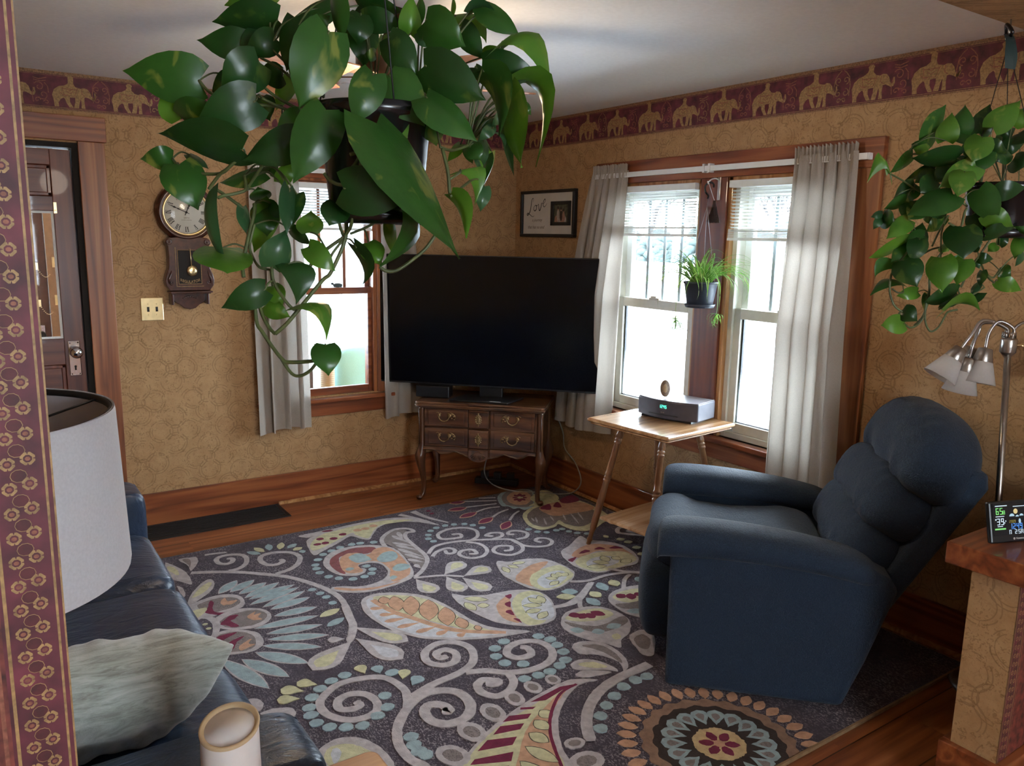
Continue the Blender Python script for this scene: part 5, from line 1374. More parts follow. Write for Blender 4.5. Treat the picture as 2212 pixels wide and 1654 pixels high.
((-2.97,-3.71,1.768),(-3.016,-3.689,1.776),(-3.058,-3.646,1.786),(.372,.687,-.624),.0689,0,(-2.961,-3.692,1.766)),
((-3.031,-3.596,1.76),(-3.051,-3.595,1.758),(-3.067,-3.572,1.759),(.202,.265,-.943),.0307,1,(-3.031,-3.596,1.76)),
((-3.029,-3.624,1.75),(-3.024,-3.647,1.72),(-3.013,-3.648,1.691),(.965,-.014,.263),.0517,1,(-3.029,-3.612,1.751)),
((-3.006,-3.685,1.714),(-3.012,-3.697,1.673),(-2.995,-3.713,1.618),(.179,-.938,.297),.0377,3,(-2.995,-3.681,1.707)),
((-2.905,-3.739,1.784),(-2.939,-3.731,1.768),(-2.968,-3.702,1.754),(.303,-.241,-.922),.0442,0,(-2.869,-3.767,1.767)),
((-2.925,-3.66,1.743),(-2.955,-3.653,1.735),(-2.98,-3.625,1.729),(-.322,-.739,-.591),.0412,1,(-2.955,-3.665,1.738)),
((-3.004,-3.576,1.768),(-2.996,-3.596,1.758),(-2.983,-3.594,1.749),(.773,.565,.29),.0208,3,(-3.031,-3.596,1.76)),
((-2.96,-3.67,1.697),(-2.963,-3.685,1.678),(-2.959,-3.679,1.66),(.811,.575,-.109),.0236,3,(-2.964,-3.672,1.697)),
((-2.917,-3.663,1.7),(-2.934,-3.67,1.668),(-2.944,-3.658,1.636),(.854,.4,-.332),.0433,2,(-2.947,-3.678,1.701)),
((-2.93,-3.666,1.698),(-2.935,-3.685,1.678),(-2.933,-3.683,1.658),(.973,-.231,.01),.0343,1,(-2.947,-3.678,1.701)),
((-2.926,-3.642,1.709),(-2.934,-3.661,1.716),(-2.936,-3.659,1.725),(-.916,.343,-.209),.0264,1,(-2.955,-3.669,1.719)),
((-2.928,-3.654,1.701),(-2.926,-3.678,1.688),(-2.917,-3.681,1.675),(.757,-.266,.597),.0293,0,(-2.947,-3.678,1.701)),
((-2.888,-3.793,1.814),(-2.912,-3.799,1.768),(-2.93,-3.784,1.724),(.812,-.403,-.422),.0533,1,(-2.839,-3.794,1.793)),
((-2.89,-3.849,1.718),(-2.858,-3.884,1.714),(-2.818,-3.9,1.712),(.143,.088,.986),.0540,0,(-2.87,-3.812,1.724)),
((-2.878,-3.8,1.701),(-2.892,-3.819,1.686),(-2.898,-3.819,1.673),(.844,-.431,-.317),.0329,0,(-2.876,-3.791,1.693)),
((-2.892,-3.736,1.665),(-2.898,-3.754,1.679),(-2.896,-3.753,1.693),(-.974,.225,-.018),.0316,2,(-2.88,-3.762,1.643)),
((-2.921,-3.742,1.72),(-2.928,-3.756,1.689),(-2.928,-3.75,1.659),(.709,.683,-.176),.0383,3,(-2.94,-3.697,1.751)),
((-2.906,-3.729,1.714),(-2.915,-3.74,1.691),(-2.917,-3.731,1.668),(.42,-.905,-.061),.0290,0,(-2.94,-3.697,1.751)),
((-2.944,-3.735,1.62),(-2.938,-3.746,1.644),(-2.925,-3.738,1.668),(-.927,.079,.367),.0365,3,(-2.941,-3.725,1.62)),
((-2.993,-3.684,1.642),(-3.003,-3.729,1.627),(-3.007,-3.753,1.612),(.984,-.171,-.06),.0653,2,(-2.965,-3.694,1.643)),
((-2.955,-3.735,1.59),(-2.982,-3.73,1.578),(-3.004,-3.706,1.565),(.392,-.103,-.914),.0337,0,(-2.941,-3.729,1.601)),
((-2.925,-3.747,1.624),(-2.916,-3.765,1.605),(-2.923,-3.761,1.571),(.92,-.368,.132),.0367,0,(-2.9,-3.753,1.619)),
((-2.916,-3.753,1.57),(-2.892,-3.777,1.566),(-2.89,-3.781,1.525),(.845,.505,.178),.0369,2,(-2.918,-3.752,1.566)),
((-2.899,-3.748,1.646),(-2.889,-3.77,1.631),(-2.872,-3.773,1.615),(.671,-.153,.726),.0270,2,(-2.893,-3.755,1.632)),
((-2.94,-3.688,1.565),(-2.93,-3.709,1.558),(-2.913,-3.71,1.55),(.328,-.231,.916),.0244,2,(-2.956,-3.713,1.569)),
((-2.93,-3.689,1.591),(-2.929,-3.706,1.578),(-2.921,-3.702,1.563),(.867,-.273,.416),.0238,2,(-2.941,-3.714,1.615)),
((-2.902,-3.692,1.668),(-2.895,-3.711,1.658),(-2.881,-3.711,1.648),(.026,-.716,.698),.0218,0,(-2.952,-3.693,1.674)),
((-2.895,-3.791,1.52),(-2.901,-3.809,1.503),(-2.899,-3.809,1.482),(.961,-.274,.031),.0348,1,(-2.892,-3.781,1.517)),
((-2.897,-3.779,1.511),(-2.904,-3.785,1.517),(-2.904,-3.772,1.521),(-.866,-.407,-.29),.0086,0,(-2.897,-3.779,1.506)),
((-2.852,-3.792,1.649),(-2.843,-3.812,1.621),(-2.85,-3.804,1.597),(.05,-.971,.235),.0326,0,(-2.858,-3.774,1.657)),
((-2.833,-3.792,1.652),(-2.834,-3.813,1.638),(-2.827,-3.815,1.624),(.887,-.228,.403),.0287,2,(-2.833,-3.776,1.671)),
((-2.793,-3.834,1.697),(-2.796,-3.847,1.664),(-2.832,-3.824,1.623),(.759,.569,-.316),.0525,1,(-2.745,-3.822,1.675)),
((-2.789,-3.767,1.68),(-2.794,-3.78,1.659),(-2.79,-3.775,1.638),(.904,.416,-.101),.0263,2,(-2.817,-3.773,1.678)),
((-2.783,-3.804,1.7),(-2.782,-3.819,1.686),(-2.773,-3.817,1.672),(.859,-.268,.437),.0170,0,(-2.745,-3.822,1.675)),
((-2.903,-3.653,1.733),(-2.897,-3.665,1.748),(-2.885,-3.658,1.765),(-.734,.449,.509),.0216,2,(-2.946,-3.683,1.737)),
((-2.908,-3.621,1.75),(-2.903,-3.629,1.754),(-2.892,-3.617,1.761),(-.517,-.125,.847),.0221,1,(-2.955,-3.665,1.738)),
((-2.887,-3.648,1.803),(-2.885,-3.665,1.79),(-2.876,-3.661,1.779),(.905,.356,.232),.0180,1,(-2.905,-3.679,1.831)),
((-2.892,-3.636,1.786),(-2.901,-3.633,1.775),(-2.904,-3.609,1.767),(.74,-.138,-.658),.0384,0,(-2.905,-3.679,1.831)),
((-2.798,-3.794,1.809),(-2.8,-3.819,1.796),(-2.792,-3.825,1.786),(.702,-.332,.63),.0299,2,(-2.834,-3.809,1.797)),
((-2.892,-3.716,1.815),(-2.911,-3.719,1.799),(-2.923,-3.701,1.786),(.626,-.169,-.761),.0330,1,(-2.86,-3.714,1.812)),
((-2.913,-3.608,1.849),(-2.91,-3.62,1.833),(-2.9,-3.612,1.819),(.77,-.477,.424),.0324,0,(-2.95,-3.643,1.835)),
]
POTHOS_VINES = [
(0.0028,[(-2.855,-3.77,1.685),(-2.858,-3.774,1.657),(-2.877,-3.77,1.614),(-2.888,-3.765,1.602),(-2.917,-3.754,1.564),(-2.932,-3.748,1.545),(-2.945,-3.741,1.532)]),
(0.0024,[(-2.945,-3.741,1.532),(-2.95,-3.732,1.54),(-2.955,-3.721,1.556),(-2.956,-3.713,1.569)]),
(0.0026,[(-2.961,-3.71,1.568),(-2.961,-3.717,1.544),(-2.957,-3.724,1.534),(-2.948,-3.735,1.515),(-2.939,-3.747,1.499),(-2.932,-3.754,1.495),(-2.904,-3.774,1.498),(-2.897,-3.779,1.506),(-2.892,-3.781,1.517)]),
(0.0022,[(-2.938,-3.742,1.498),(-2.93,-3.754,1.481),(-2.922,-3.763,1.477),(-2.91,-3.773,1.485),(-2.898,-3.78,1.504)]),
(0.0026,[(-2.947,-3.678,1.701),(-2.949,-3.684,1.691),(-2.957,-3.689,1.667),(-2.965,-3.694,1.643),(-2.972,-3.699,1.622),(-2.973,-3.706,1.605)]),
(0.0018,[(-2.952,-3.693,1.674),(-2.96,-3.694,1.647),(-2.958,-3.698,1.632),(-2.952,-3.706,1.618),(-2.941,-3.714,1.615)]),
(0.0022,[(-2.941,-3.725,1.62),(-2.941,-3.729,1.601),(-2.933,-3.74,1.58),(-2.923,-3.749,1.565),(-2.918,-3.752,1.566)]),
(0.0022,[(-3.012,-3.626,1.74),(-2.991,-3.648,1.739),(-2.982,-3.663,1.741),(-2.977,-3.672,1.747)]),
(0.0024,[(-2.999,-3.652,1.719),(-2.987,-3.664,1.738),(-2.98,-3.675,1.745),(-2.961,-3.692,1.766)]),
(0.0022,[(-2.994,-3.654,1.721),(-2.981,-3.661,1.712),(-2.964,-3.672,1.697),(-2.961,-3.671,1.692)]),
(0.0022,[(-2.995,-3.681,1.707),(-2.987,-3.679,1.71),(-2.974,-3.68,1.713),(-2.96,-3.681,1.718),(-2.956,-3.674,1.726),(-2.955,-3.665,1.738)]),
(0.0022,[(-2.955,-3.669,1.719),(-2.946,-3.683,1.737),(-2.94,-3.697,1.751)]),
(0.0024,[(-2.86,-3.772,1.659),(-2.88,-3.762,1.643),(-2.893,-3.755,1.632),(-2.9,-3.753,1.619)]),
(0.0018,[(-2.861,-3.772,1.655),(-2.874,-3.767,1.637),(-2.882,-3.766,1.618)]),
(0.0022,[(-2.876,-3.791,1.693),(-2.868,-3.782,1.672),(-2.86,-3.772,1.662)]),
(0.0024,[(-2.856,-3.794,1.685),(-2.855,-3.785,1.673),(-2.857,-3.773,1.662)]),
(0.0018,[(-2.852,-3.777,1.664),(-2.833,-3.776,1.671),(-2.817,-3.773,1.678)]),
(0.0024,[(-2.823,-3.805,1.622),(-2.817,-3.807,1.617),(-2.807,-3.81,1.616),(-2.797,-3.813,1.62),(-2.781,-3.818,1.632),(-2.765,-3.823,1.646),(-2.75,-3.825,1.666),(-2.745,-3.822,1.675)]),
(0.0018,[(-2.743,-3.848,1.736),(-2.714,-3.828,1.749)]),
(0.0018,[(-2.749,-3.861,1.714),(-2.71,-3.845,1.736)]),
(0.0024,[(-2.752,-3.845,1.775),(-2.749,-3.854,1.747),(-2.749,-3.86,1.718)]),
(0.0020,[(-2.749,-3.834,1.778),(-2.727,-3.826,1.776),(-2.698,-3.819,1.785)]),
(0.0022,[(-2.992,-3.599,1.865),(-2.98,-3.616,1.847),(-2.95,-3.643,1.835),(-2.905,-3.679,1.831)]),
(0.0018,[(-2.917,-3.631,1.899),(-2.894,-3.65,1.883),(-2.855,-3.686,1.841)]),
(0.0018,[(-2.905,-3.636,1.914),(-2.893,-3.648,1.898),(-2.85,-3.689,1.847)]),
(0.0020,[(-2.931,-3.667,1.859),(-2.907,-3.683,1.838),(-2.86,-3.714,1.813)]),
(0.0020,[(-2.93,-3.672,1.84),(-2.907,-3.684,1.828),(-2.86,-3.714,1.812)]),
(0.0022,[(-3.011,-3.585,1.818),(-3.001,-3.595,1.8),(-2.986,-3.608,1.788)]),
(0.0016,[(-3.031,-3.596,1.76),(-3.029,-3.612,1.751)]),
(0.0024,[(-2.868,-3.818,1.761),(-2.853,-3.818,1.767),(-2.843,-3.816,1.776),(-2.834,-3.809,1.797)]),
(0.0022,[(-2.869,-3.81,1.738),(-2.854,-3.805,1.754),(-2.841,-3.797,1.772)]),
(0.0024,[(-2.87,-3.812,1.724),(-2.88,-3.806,1.725),(-2.888,-3.799,1.73),(-2.893,-3.794,1.738)]),
(0.0024,[(-2.836,-3.831,1.746),(-2.82,-3.821,1.756),(-2.797,-3.818,1.759)]),
(0.0030,[(-2.85,-3.809,1.748),(-2.843,-3.801,1.775),(-2.839,-3.794,1.793)]),
]
POTHOS_B_LEAVES = [
((-1.307,-3.672,1.913),(-1.293,-3.684,1.956),(-1.259,-3.685,2.003),(-.878,.053,.476),.0636,1,(-1.348,-3.664,1.901)),
((-1.296,-3.716,1.913),(-1.297,-3.72,1.945),(-1.278,-3.713,1.98),(-.449,.89,.082),.0463,2,(-1.348,-3.664,1.901)),
((-1.252,-3.724,1.93),(-1.254,-3.727,1.964),(-1.235,-3.72,2.002),(-.27,.963,.003),.0496,1,(-1.348,-3.664,1.901)),
((-1.228,-3.758,1.932),(-1.225,-3.765,1.966),(-1.201,-3.762,2.002),(-.618,.736,.278),.0472,0,(-1.193,-3.808,1.816)),
((-1.249,-3.798,1.939),(-1.23,-3.816,1.97),(-1.189,-3.825,2.005),(-.246,.801,.546),.0553,2,(-1.266,-3.796,1.807)),
((-1.219,-3.747,1.929),(-1.258,-3.733,1.924),(-1.276,-3.709,1.922),(-.295,-.58,-.759),.0429,1,(-1.193,-3.808,1.816)),
((-1.168,-3.782,1.927),(-1.164,-3.795,1.936),(-1.139,-3.798,1.949),(-.425,.347,.836),.0309,0,(-1.193,-3.808,1.816)),
((-1.335,-3.655,1.901),(-1.327,-3.672,1.905),(-1.298,-3.678,1.911),(-.544,-.606,.58),.0276,1,(-1.348,-3.664,1.901)),
((-1.337,-3.659,1.877),(-1.371,-3.653,1.856),(-1.385,-3.635,1.837),(.692,.258,-.674),.0416,1,(-1.351,-3.657,1.881)),
((-1.325,-3.761,1.868),(-1.379,-3.737,1.865),(-1.413,-3.702,1.865),(.466,.659,-.59),.0657,0,(-1.266,-3.796,1.807)),
((-1.277,-3.686,1.856),(-1.319,-3.674,1.838),(-1.34,-3.65,1.821),(.622,.561,-.546),.0480,0,(-1.351,-3.657,1.881)),
((-1.416,-3.651,1.834),(-1.433,-3.64,1.863),(-1.462,-3.625,1.808),(.213,-.464,-.86),.0413,2,(-1.416,-3.651,1.834)),
((-1.368,-3.689,1.81),(-1.4,-3.684,1.792),(-1.412,-3.667,1.775),(.47,-.365,-.804),.0326,0,(-1.389,-3.703,1.797)),
((-1.293,-3.695,1.848),(-1.326,-3.689,1.829),(-1.338,-3.672,1.813),(.37,-.48,-.795),.0325,0,(-1.351,-3.657,1.881)),
((-1.386,-3.794,1.78),(-1.442,-3.774,1.755),(-1.477,-3.743,1.731),(-.148,-.81,-.567),.0717,1,(-1.382,-3.797,1.78)),
((-1.32,-3.806,1.846),(-1.369,-3.791,1.82),(-1.396,-3.765,1.796),(.204,-.584,-.785),.0555,2,(-1.266,-3.796,1.807)),
((-1.359,-3.801,1.832),(-1.388,-3.811,1.803),(-1.395,-3.81,1.774),(.533,-.819,-.212),.0511,2,(-1.382,-3.797,1.78)),
((-1.287,-3.796,1.914),(-1.322,-3.805,1.882),(-1.335,-3.805,1.854),(.472,-.846,-.248),.0551,2,(-1.266,-3.796,1.807)),
((-1.262,-3.797,1.903),(-1.255,-3.817,1.89),(-1.227,-3.826,1.88),(-.036,-.646,.763),.0323,0,(-1.266,-3.796,1.807)),
((-1.351,-3.834,1.792),(-1.349,-3.857,1.752),(-1.325,-3.869,1.713),(.205,-.871,.447),.0563,1,(-1.364,-3.803,1.766)),
((-1.319,-3.857,1.786),(-1.301,-3.881,1.791),(-1.261,-3.894,1.797),(-.242,-.085,.966),.0415,0,(-1.32,-3.829,1.744)),
((-1.329,-3.779,1.857),(-1.333,-3.798,1.849),(-1.316,-3.805,1.843),(.153,-.418,.896),.0293,2,(-1.266,-3.796,1.807)),
((-1.368,-3.69,1.804),(-1.389,-3.693,1.783),(-1.389,-3.685,1.763),(.489,-.794,-.362),.0373,1,(-1.389,-3.703,1.797)),
((-1.403,-3.692,1.769),(-1.436,-3.685,1.758),(-1.449,-3.666,1.747),(.564,.357,-.745),.0353,1,(-1.389,-3.703,1.797)),
((-1.265,-3.799,1.885),(-1.291,-3.806,1.858),(-1.295,-3.802,1.833),(.457,-.868,-.195),.0451,1,(-1.266,-3.796,1.807)),
((-1.18,-3.798,1.9),(-1.172,-3.815,1.903),(-1.142,-3.822,1.908),(-.095,.173,.98),.0357,0,(-1.193,-3.808,1.816)),
((-1.206,-3.821,1.883),(-1.241,-3.824,1.87),(-1.253,-3.818,1.86),(.351,-.508,-.787),.0350,0,(-1.193,-3.808,1.816)),
((-1.2,-3.829,1.866),(-1.216,-3.853,1.857),(-1.211,-3.867,1.851),(.253,-.406,.878),.0462,0,(-1.193,-3.808,1.816)),
((-1.214,-3.738,1.899),(-1.25,-3.746,1.889),(-1.264,-3.744,1.881),(.35,-.449,-.822),.0362,1,(-1.193,-3.808,1.816)),
((-1.135,-3.765,1.938),(-1.141,-3.774,1.922),(-1.124,-3.772,1.908),(.147,-.948,.283),.0281,1,(-1.193,-3.808,1.816)),
((-1.256,-3.754,1.864),(-1.289,-3.745,1.86),(-1.301,-3.725,1.857),(-.01,-.225,-.974),.0310,0,(-1.263,-3.764,1.798)),
((-1.304,-3.678,1.892),(-1.329,-3.673,1.893),(-1.334,-3.657,1.896),(-.042,.159,-.986),.0289,2,(-1.348,-3.664,1.901)),
((-1.149,-3.812,1.933),(-1.176,-3.832,1.917),(-1.182,-3.842,1.905),(.308,-.811,.497),.0427,0,(-1.161,-3.831,1.811)),
((-1.356,-3.733,1.816),(-1.396,-3.738,1.799),(-1.414,-3.733,1.784),(.406,-.532,-.743),.0456,0,(-1.374,-3.728,1.781)),
((-1.193,-3.815,1.949),(-1.188,-3.827,1.969),(-1.161,-3.828,1.992),(-.266,.853,.448),.0465,2,(-1.193,-3.808,1.816)),
((-1.281,-3.72,1.856),(-1.306,-3.72,1.832),(-1.311,-3.709,1.811),(.524,-.672,-.523),.0361,0,(-1.263,-3.764,1.798)),
((-1.453,-3.668,1.727),(-1.465,-3.692,1.721),(-1.458,-3.705,1.716),(.009,-.28,.96),.0410,1,(-1.417,-3.739,1.68)),
((-1.451,-3.666,1.737),(-1.473,-3.665,1.732),(-1.476,-3.652,1.728),(.094,-.405,-.909),.0170,3,(-1.389,-3.703,1.797)),
((-1.454,-3.667,1.727),(-1.473,-3.669,1.713),(-1.473,-3.66,1.699),(.519,-.694,-.499),.0194,3,(-1.417,-3.739,1.68)),
((-1.43,-3.722,1.722),(-1.463,-3.716,1.7),(-1.478,-3.698,1.677),(.276,-.697,-.662),.0386,2,(-1.417,-3.739,1.68)),
((-1.402,-3.748,1.687),(-1.432,-3.741,1.68),(-1.442,-3.724,1.672),(.094,-.396,-.914),.0333,1,(-1.417,-3.739,1.68)),
((-1.426,-3.716,1.671),(-1.473,-3.701,1.651),(-1.501,-3.674,1.632),(.608,.507,-.611),.0581,2,(-1.417,-3.739,1.68)),
((-1.4,-3.69,1.704),(-1.416,-3.697,1.68),(-1.412,-3.692,1.656),(.967,.057,-.247),.0309,3,(-1.417,-3.739,1.68)),
((-1.42,-3.723,1.664),(-1.449,-3.719,1.643),(-1.46,-3.705,1.622),(.294,-.748,-.595),.0353,1,(-1.417,-3.739,1.68)),
((-1.428,-3.751,1.678),(-1.447,-3.756,1.651),(-1.447,-3.75,1.623),(.536,-.82,-.201),.0414,0,(-1.417,-3.739,1.68)),
((-1.441,-3.699,1.62),(-1.473,-3.686,1.614),(-1.479,-3.681,1.584),(.674,-.035,-.738),.0342,1,(-1.459,-3.72,1.616)),
((-1.462,-3.738,1.628),(-1.473,-3.764,1.599),(-1.464,-3.778,1.569),(.536,-.704,.465),.0606,0,(-1.459,-3.72,1.616)),
((-1.428,-3.718,1.576),(-1.462,-3.701,1.578),(-1.492,-3.681,1.544),(-.378,-.887,-.267),.0498,1,(-1.44,-3.733,1.554)),
((-1.383,-3.735,1.554),(-1.414,-3.727,1.549),(-1.427,-3.708,1.543),(.015,-.368,-.93),.0287,2,(-1.383,-3.763,1.554)),
((-1.421,-3.802,1.636),(-1.433,-3.814,1.598),(-1.425,-3.816,1.559),(.38,-.914,.141),.0596,2,(-1.376,-3.772,1.66)),
((-1.39,-3.826,1.706),(-1.423,-3.849,1.671),(-1.436,-3.861,1.636),(.519,-.851,.08),.0710,0,(-1.384,-3.812,1.706)),
((-1.361,-3.825,1.633),(-1.381,-3.83,1.604),(-1.381,-3.824,1.574),(.244,-.964,-.104),.0455,2,(-1.32,-3.82,1.614)),
((-1.337,-3.803,1.556),(-1.381,-3.788,1.544),(-1.404,-3.763,1.53),(.486,.279,-.828),.0506,0,(-1.337,-3.804,1.553)),
((-1.321,-3.798,1.546),(-1.351,-3.792,1.533),(-1.361,-3.776,1.518),(.221,-.607,-.763),.0282,0,(-1.33,-3.809,1.551)),
((-1.379,-3.802,1.515),(-1.344,-3.827,1.54),(-1.31,-3.848,1.517),(-.44,-.62,.649),.0511,2,(-1.375,-3.786,1.516)),
((-1.304,-3.811,1.538),(-1.293,-3.829,1.547),(-1.261,-3.837,1.555),(.274,.8,.534),.0327,0,(-1.317,-3.819,1.544)),
((-1.291,-3.829,1.578),(-1.311,-3.831,1.565),(-1.309,-3.823,1.551),(-.185,-.978,-.099),.0203,3,(-1.281,-3.839,1.569)),
((-1.318,-3.835,1.637),(-1.314,-3.85,1.637),(-1.289,-3.855,1.636),(-.038,-.065,.997),.0242,0,(-1.316,-3.835,1.643)),
((-1.313,-3.845,1.608),(-1.328,-3.851,1.59),(-1.322,-3.847,1.571),(-.189,-.977,.1),.0239,0,(-1.305,-3.852,1.6)),
((-1.237,-3.846,1.585),(-1.225,-3.869,1.574),(-1.192,-3.882,1.562),(.084,-.448,.89),.0357,2,(-1.261,-3.85,1.58)),
((-1.229,-3.846,1.613),(-1.24,-3.863,1.605),(-1.229,-3.871,1.596),(.189,-.534,.824),.0301,1,(-1.248,-3.852,1.61)),
((-1.343,-3.852,1.737),(-1.329,-3.877,1.723),(-1.293,-3.892,1.71),(.059,-.506,.86),.0459,2,(-1.32,-3.829,1.744)),
((-1.332,-3.851,1.689),(-1.314,-3.874,1.698),(-1.274,-3.887,1.707),(-.505,-.45,.736),.0438,0,(-1.306,-3.852,1.683)),
((-1.2,-3.869,1.685),(-1.219,-3.873,1.66),(-1.216,-3.868,1.636),(.339,-.934,-.113),.0298,2,(-1.232,-3.878,1.711)),
((-1.197,-3.879,1.647),(-1.218,-3.88,1.633),(-1.217,-3.871,1.619),(.798,-.111,-.592),.0217,3,(-1.248,-3.852,1.61)),
((-1.445,-3.745,1.481),(-1.478,-3.735,1.48),(-1.492,-3.715,1.476),(-.091,-.303,-.949),.0426,2,(-1.431,-3.737,1.48)),
((-1.444,-3.739,1.514),(-1.449,-3.76,1.502),(-1.433,-3.77,1.488),(.42,-.475,.773),.0386,0,(-1.445,-3.74,1.507)),
((-1.249,-3.839,1.668),(-1.269,-3.839,1.66),(-1.268,-3.829,1.652),(.183,-.739,-.649),.0213,2,(-1.281,-3.853,1.7)),
((-1.389,-3.724,1.668),(-1.391,-3.729,1.693),(-1.374,-3.723,1.718),(-.631,.758,.164),.0395,0,(-1.397,-3.743,1.642)),
((-1.387,-3.724,1.758),(-1.423,-3.73,1.739),(-1.438,-3.725,1.722),(.38,-.757,-.531),.0439,1,(-1.374,-3.728,1.781)),
((-1.311,-3.745,1.732),(-1.344,-3.739,1.713),(-1.356,-3.723,1.695),(.646,-.005,-.763),.0386,1,(-1.364,-3.768,1.713)),
((-1.35,-3.717,1.74),(-1.353,-3.731,1.725),(-1.335,-3.733,1.711),(.172,-.815,.554),.0237,0,(-1.374,-3.728,1.781)),
((-1.355,-3.767,1.666),(-1.37,-3.784,1.659),(-1.366,-3.79,1.652),(.301,-.583,.755),.0280,2,(-1.358,-3.766,1.659)),
((-1.315,-3.812,1.667),(-1.326,-3.831,1.67),(-1.317,-3.84,1.674),(-.142,.252,.957),.0347,0,(-1.316,-3.835,1.643)),
((-1.374,-3.694,1.766),(-1.41,-3.704,1.745),(-1.425,-3.702,1.726),(.528,-.654,-.542),.0469,1,(-1.389,-3.703,1.797)),
((-1.32,-3.735,1.753),(-1.357,-3.74,1.742),(-1.373,-3.734,1.732),(.269,-.639,-.721),.0397,0,(-1.374,-3.728,1.781)),
((-1.322,-3.798,1.625),(-1.35,-3.801,1.632),(-1.358,-3.794,1.639),(-.312,.29,-.905),.0287,1,(-1.32,-3.82,1.614)),
((-1.242,-3.843,1.668),(-1.243,-3.852,1.682),(-1.222,-3.851,1.696),(-.363,.805,.469),.0210,0,(-1.281,-3.853,1.7)),
((-1.221,-3.871,1.693),(-1.24,-3.885,1.703),(-1.237,-3.889,1.713),(-.438,.8,.409),.0349,1,(-1.232,-3.878,1.711)),
((-1.322,-3.811,1.735),(-1.326,-3.825,1.712),(-1.309,-3.829,1.691),(.284,-.847,.449),.0347,0,(-1.32,-3.829,1.744)),
((-1.38,-3.72,1.629),(-1.387,-3.732,1.609),(-1.375,-3.733,1.588),(.912,-.346,.219),.0273,3,(-1.397,-3.743,1.642)),
((-1.26,-3.802,1.632),(-1.268,-3.811,1.622),(-1.256,-3.81,1.611),(.552,-.747,.371),.0180,3,(-1.248,-3.852,1.61)),
((-1.364,-3.749,1.548),(-1.379,-3.755,1.53),(-1.374,-3.75,1.511),(.908,-.335,-.25),.0238,1,(-1.383,-3.763,1.554)),
]
POTHOS_B_VINES = [
(0.0026,[(-1.417,-3.739,1.68),(-1.441,-3.728,1.643),(-1.459,-3.72,1.616),(-1.469,-3.715,1.595),(-1.472,-3.716,1.565),(-1.47,-3.719,1.545),(-1.462,-3.728,1.521),(-1.445,-3.74,1.507)]),
(0.0028,[(-1.356,-3.769,1.65),(-1.379,-3.758,1.606),(-1.383,-3.763,1.554),(-1.394,-3.762,1.502),(-1.411,-3.751,1.475)]),
(0.0024,[(-1.395,-3.765,1.546),(-1.403,-3.77,1.5),(-1.402,-3.776,1.477),(-1.394,-3.784,1.464),(-1.379,-3.792,1.474),(-1.366,-3.796,1.496),(-1.357,-3.799,1.51),(-1.339,-3.811,1.516)]),
(0.0024,[(-1.406,-3.769,1.497),(-1.414,-3.761,1.479),(-1.424,-3.749,1.471),(-1.431,-3.737,1.48)]),
(0.0026,[(-1.361,-3.818,1.75),(-1.367,-3.816,1.74),(-1.375,-3.817,1.71)]),
(0.0026,[(-1.327,-3.807,1.568),(-1.32,-3.82,1.614),(-1.316,-3.835,1.643),(-1.306,-3.852,1.683)]),
(0.0022,[(-1.313,-3.841,1.623),(-1.301,-3.84,1.613),(-1.285,-3.842,1.596),(-1.261,-3.85,1.58)]),
(0.0022,[(-1.305,-3.852,1.6),(-1.277,-3.854,1.593),(-1.248,-3.852,1.61)]),
(0.0024,[(-1.36,-3.745,1.662),(-1.359,-3.757,1.696),(-1.364,-3.768,1.713),(-1.368,-3.78,1.734)]),
(0.0022,[(-1.358,-3.766,1.659),(-1.369,-3.769,1.693),(-1.378,-3.777,1.713)]),
(0.0022,[(-1.397,-3.743,1.642),(-1.385,-3.758,1.655),(-1.376,-3.772,1.66)]),
(0.0022,[(-1.416,-3.651,1.834),(-1.4,-3.678,1.816),(-1.389,-3.703,1.797),(-1.374,-3.728,1.781)]),
(0.0016,[(-1.348,-3.664,1.901),(-1.351,-3.657,1.881),(-1.359,-3.65,1.85)]),
(0.0024,[(-1.382,-3.797,1.78),(-1.364,-3.803,1.766),(-1.346,-3.809,1.755)]),
(0.0022,[(-1.4,-3.799,1.716),(-1.384,-3.812,1.706),(-1.376,-3.818,1.703),(-1.366,-3.824,1.71)]),
(0.0022,[(-1.375,-3.786,1.516),(-1.355,-3.797,1.528),(-1.337,-3.804,1.553)]),
(0.0018,[(-1.334,-3.801,1.573),(-1.33,-3.809,1.551),(-1.317,-3.819,1.544),(-1.281,-3.839,1.569)]),
(0.0020,[(-1.32,-3.829,1.744),(-1.307,-3.84,1.706),(-1.281,-3.853,1.7),(-1.232,-3.878,1.711)]),
(0.0018,[(-1.462,-3.716,1.562),(-1.451,-3.725,1.553),(-1.44,-3.733,1.554)]),
]
leafmat('leaf_dark', (0.012, 0.045, 0.010), (0.020, 0.075, 0.016), (0.10, 0.15, 0.03), 0.6)
leafmat('leaf_mid', (0.022, 0.085, 0.014), (0.040, 0.125, 0.022), (0.24, 0.27, 0.06), 0.8)
leafmat('leaf_light', (0.060, 0.17, 0.018), (0.115, 0.25, 0.030), (0.36, 0.36, 0.10), 0.6)
leafmat('leaf_sky_sheen', (0.025, 0.080, 0.032), (0.045, 0.120, 0.048), (0.25, 0.30, 0.15), 0.4)  # bluish reflection of the sky put into the leaf colour, roughness unchanged
plain('vine', (0.075, 0.095, 0.028), 0.5, var=0.35, scale=40)
plain('pot_black', (0.006, 0.006, 0.008), 0.22, var=0.2)
plain('soil', (0.03, 0.018, 0.010), 0.95, var=0.5, scale=80)
WPROF = [(0, .60), (.06, .80), (.15, .96), (.27, 1.0), (.42, .95), (.57, .80), (.71, .58), (.83, .33), (.92, .13), (1.0, .004)]
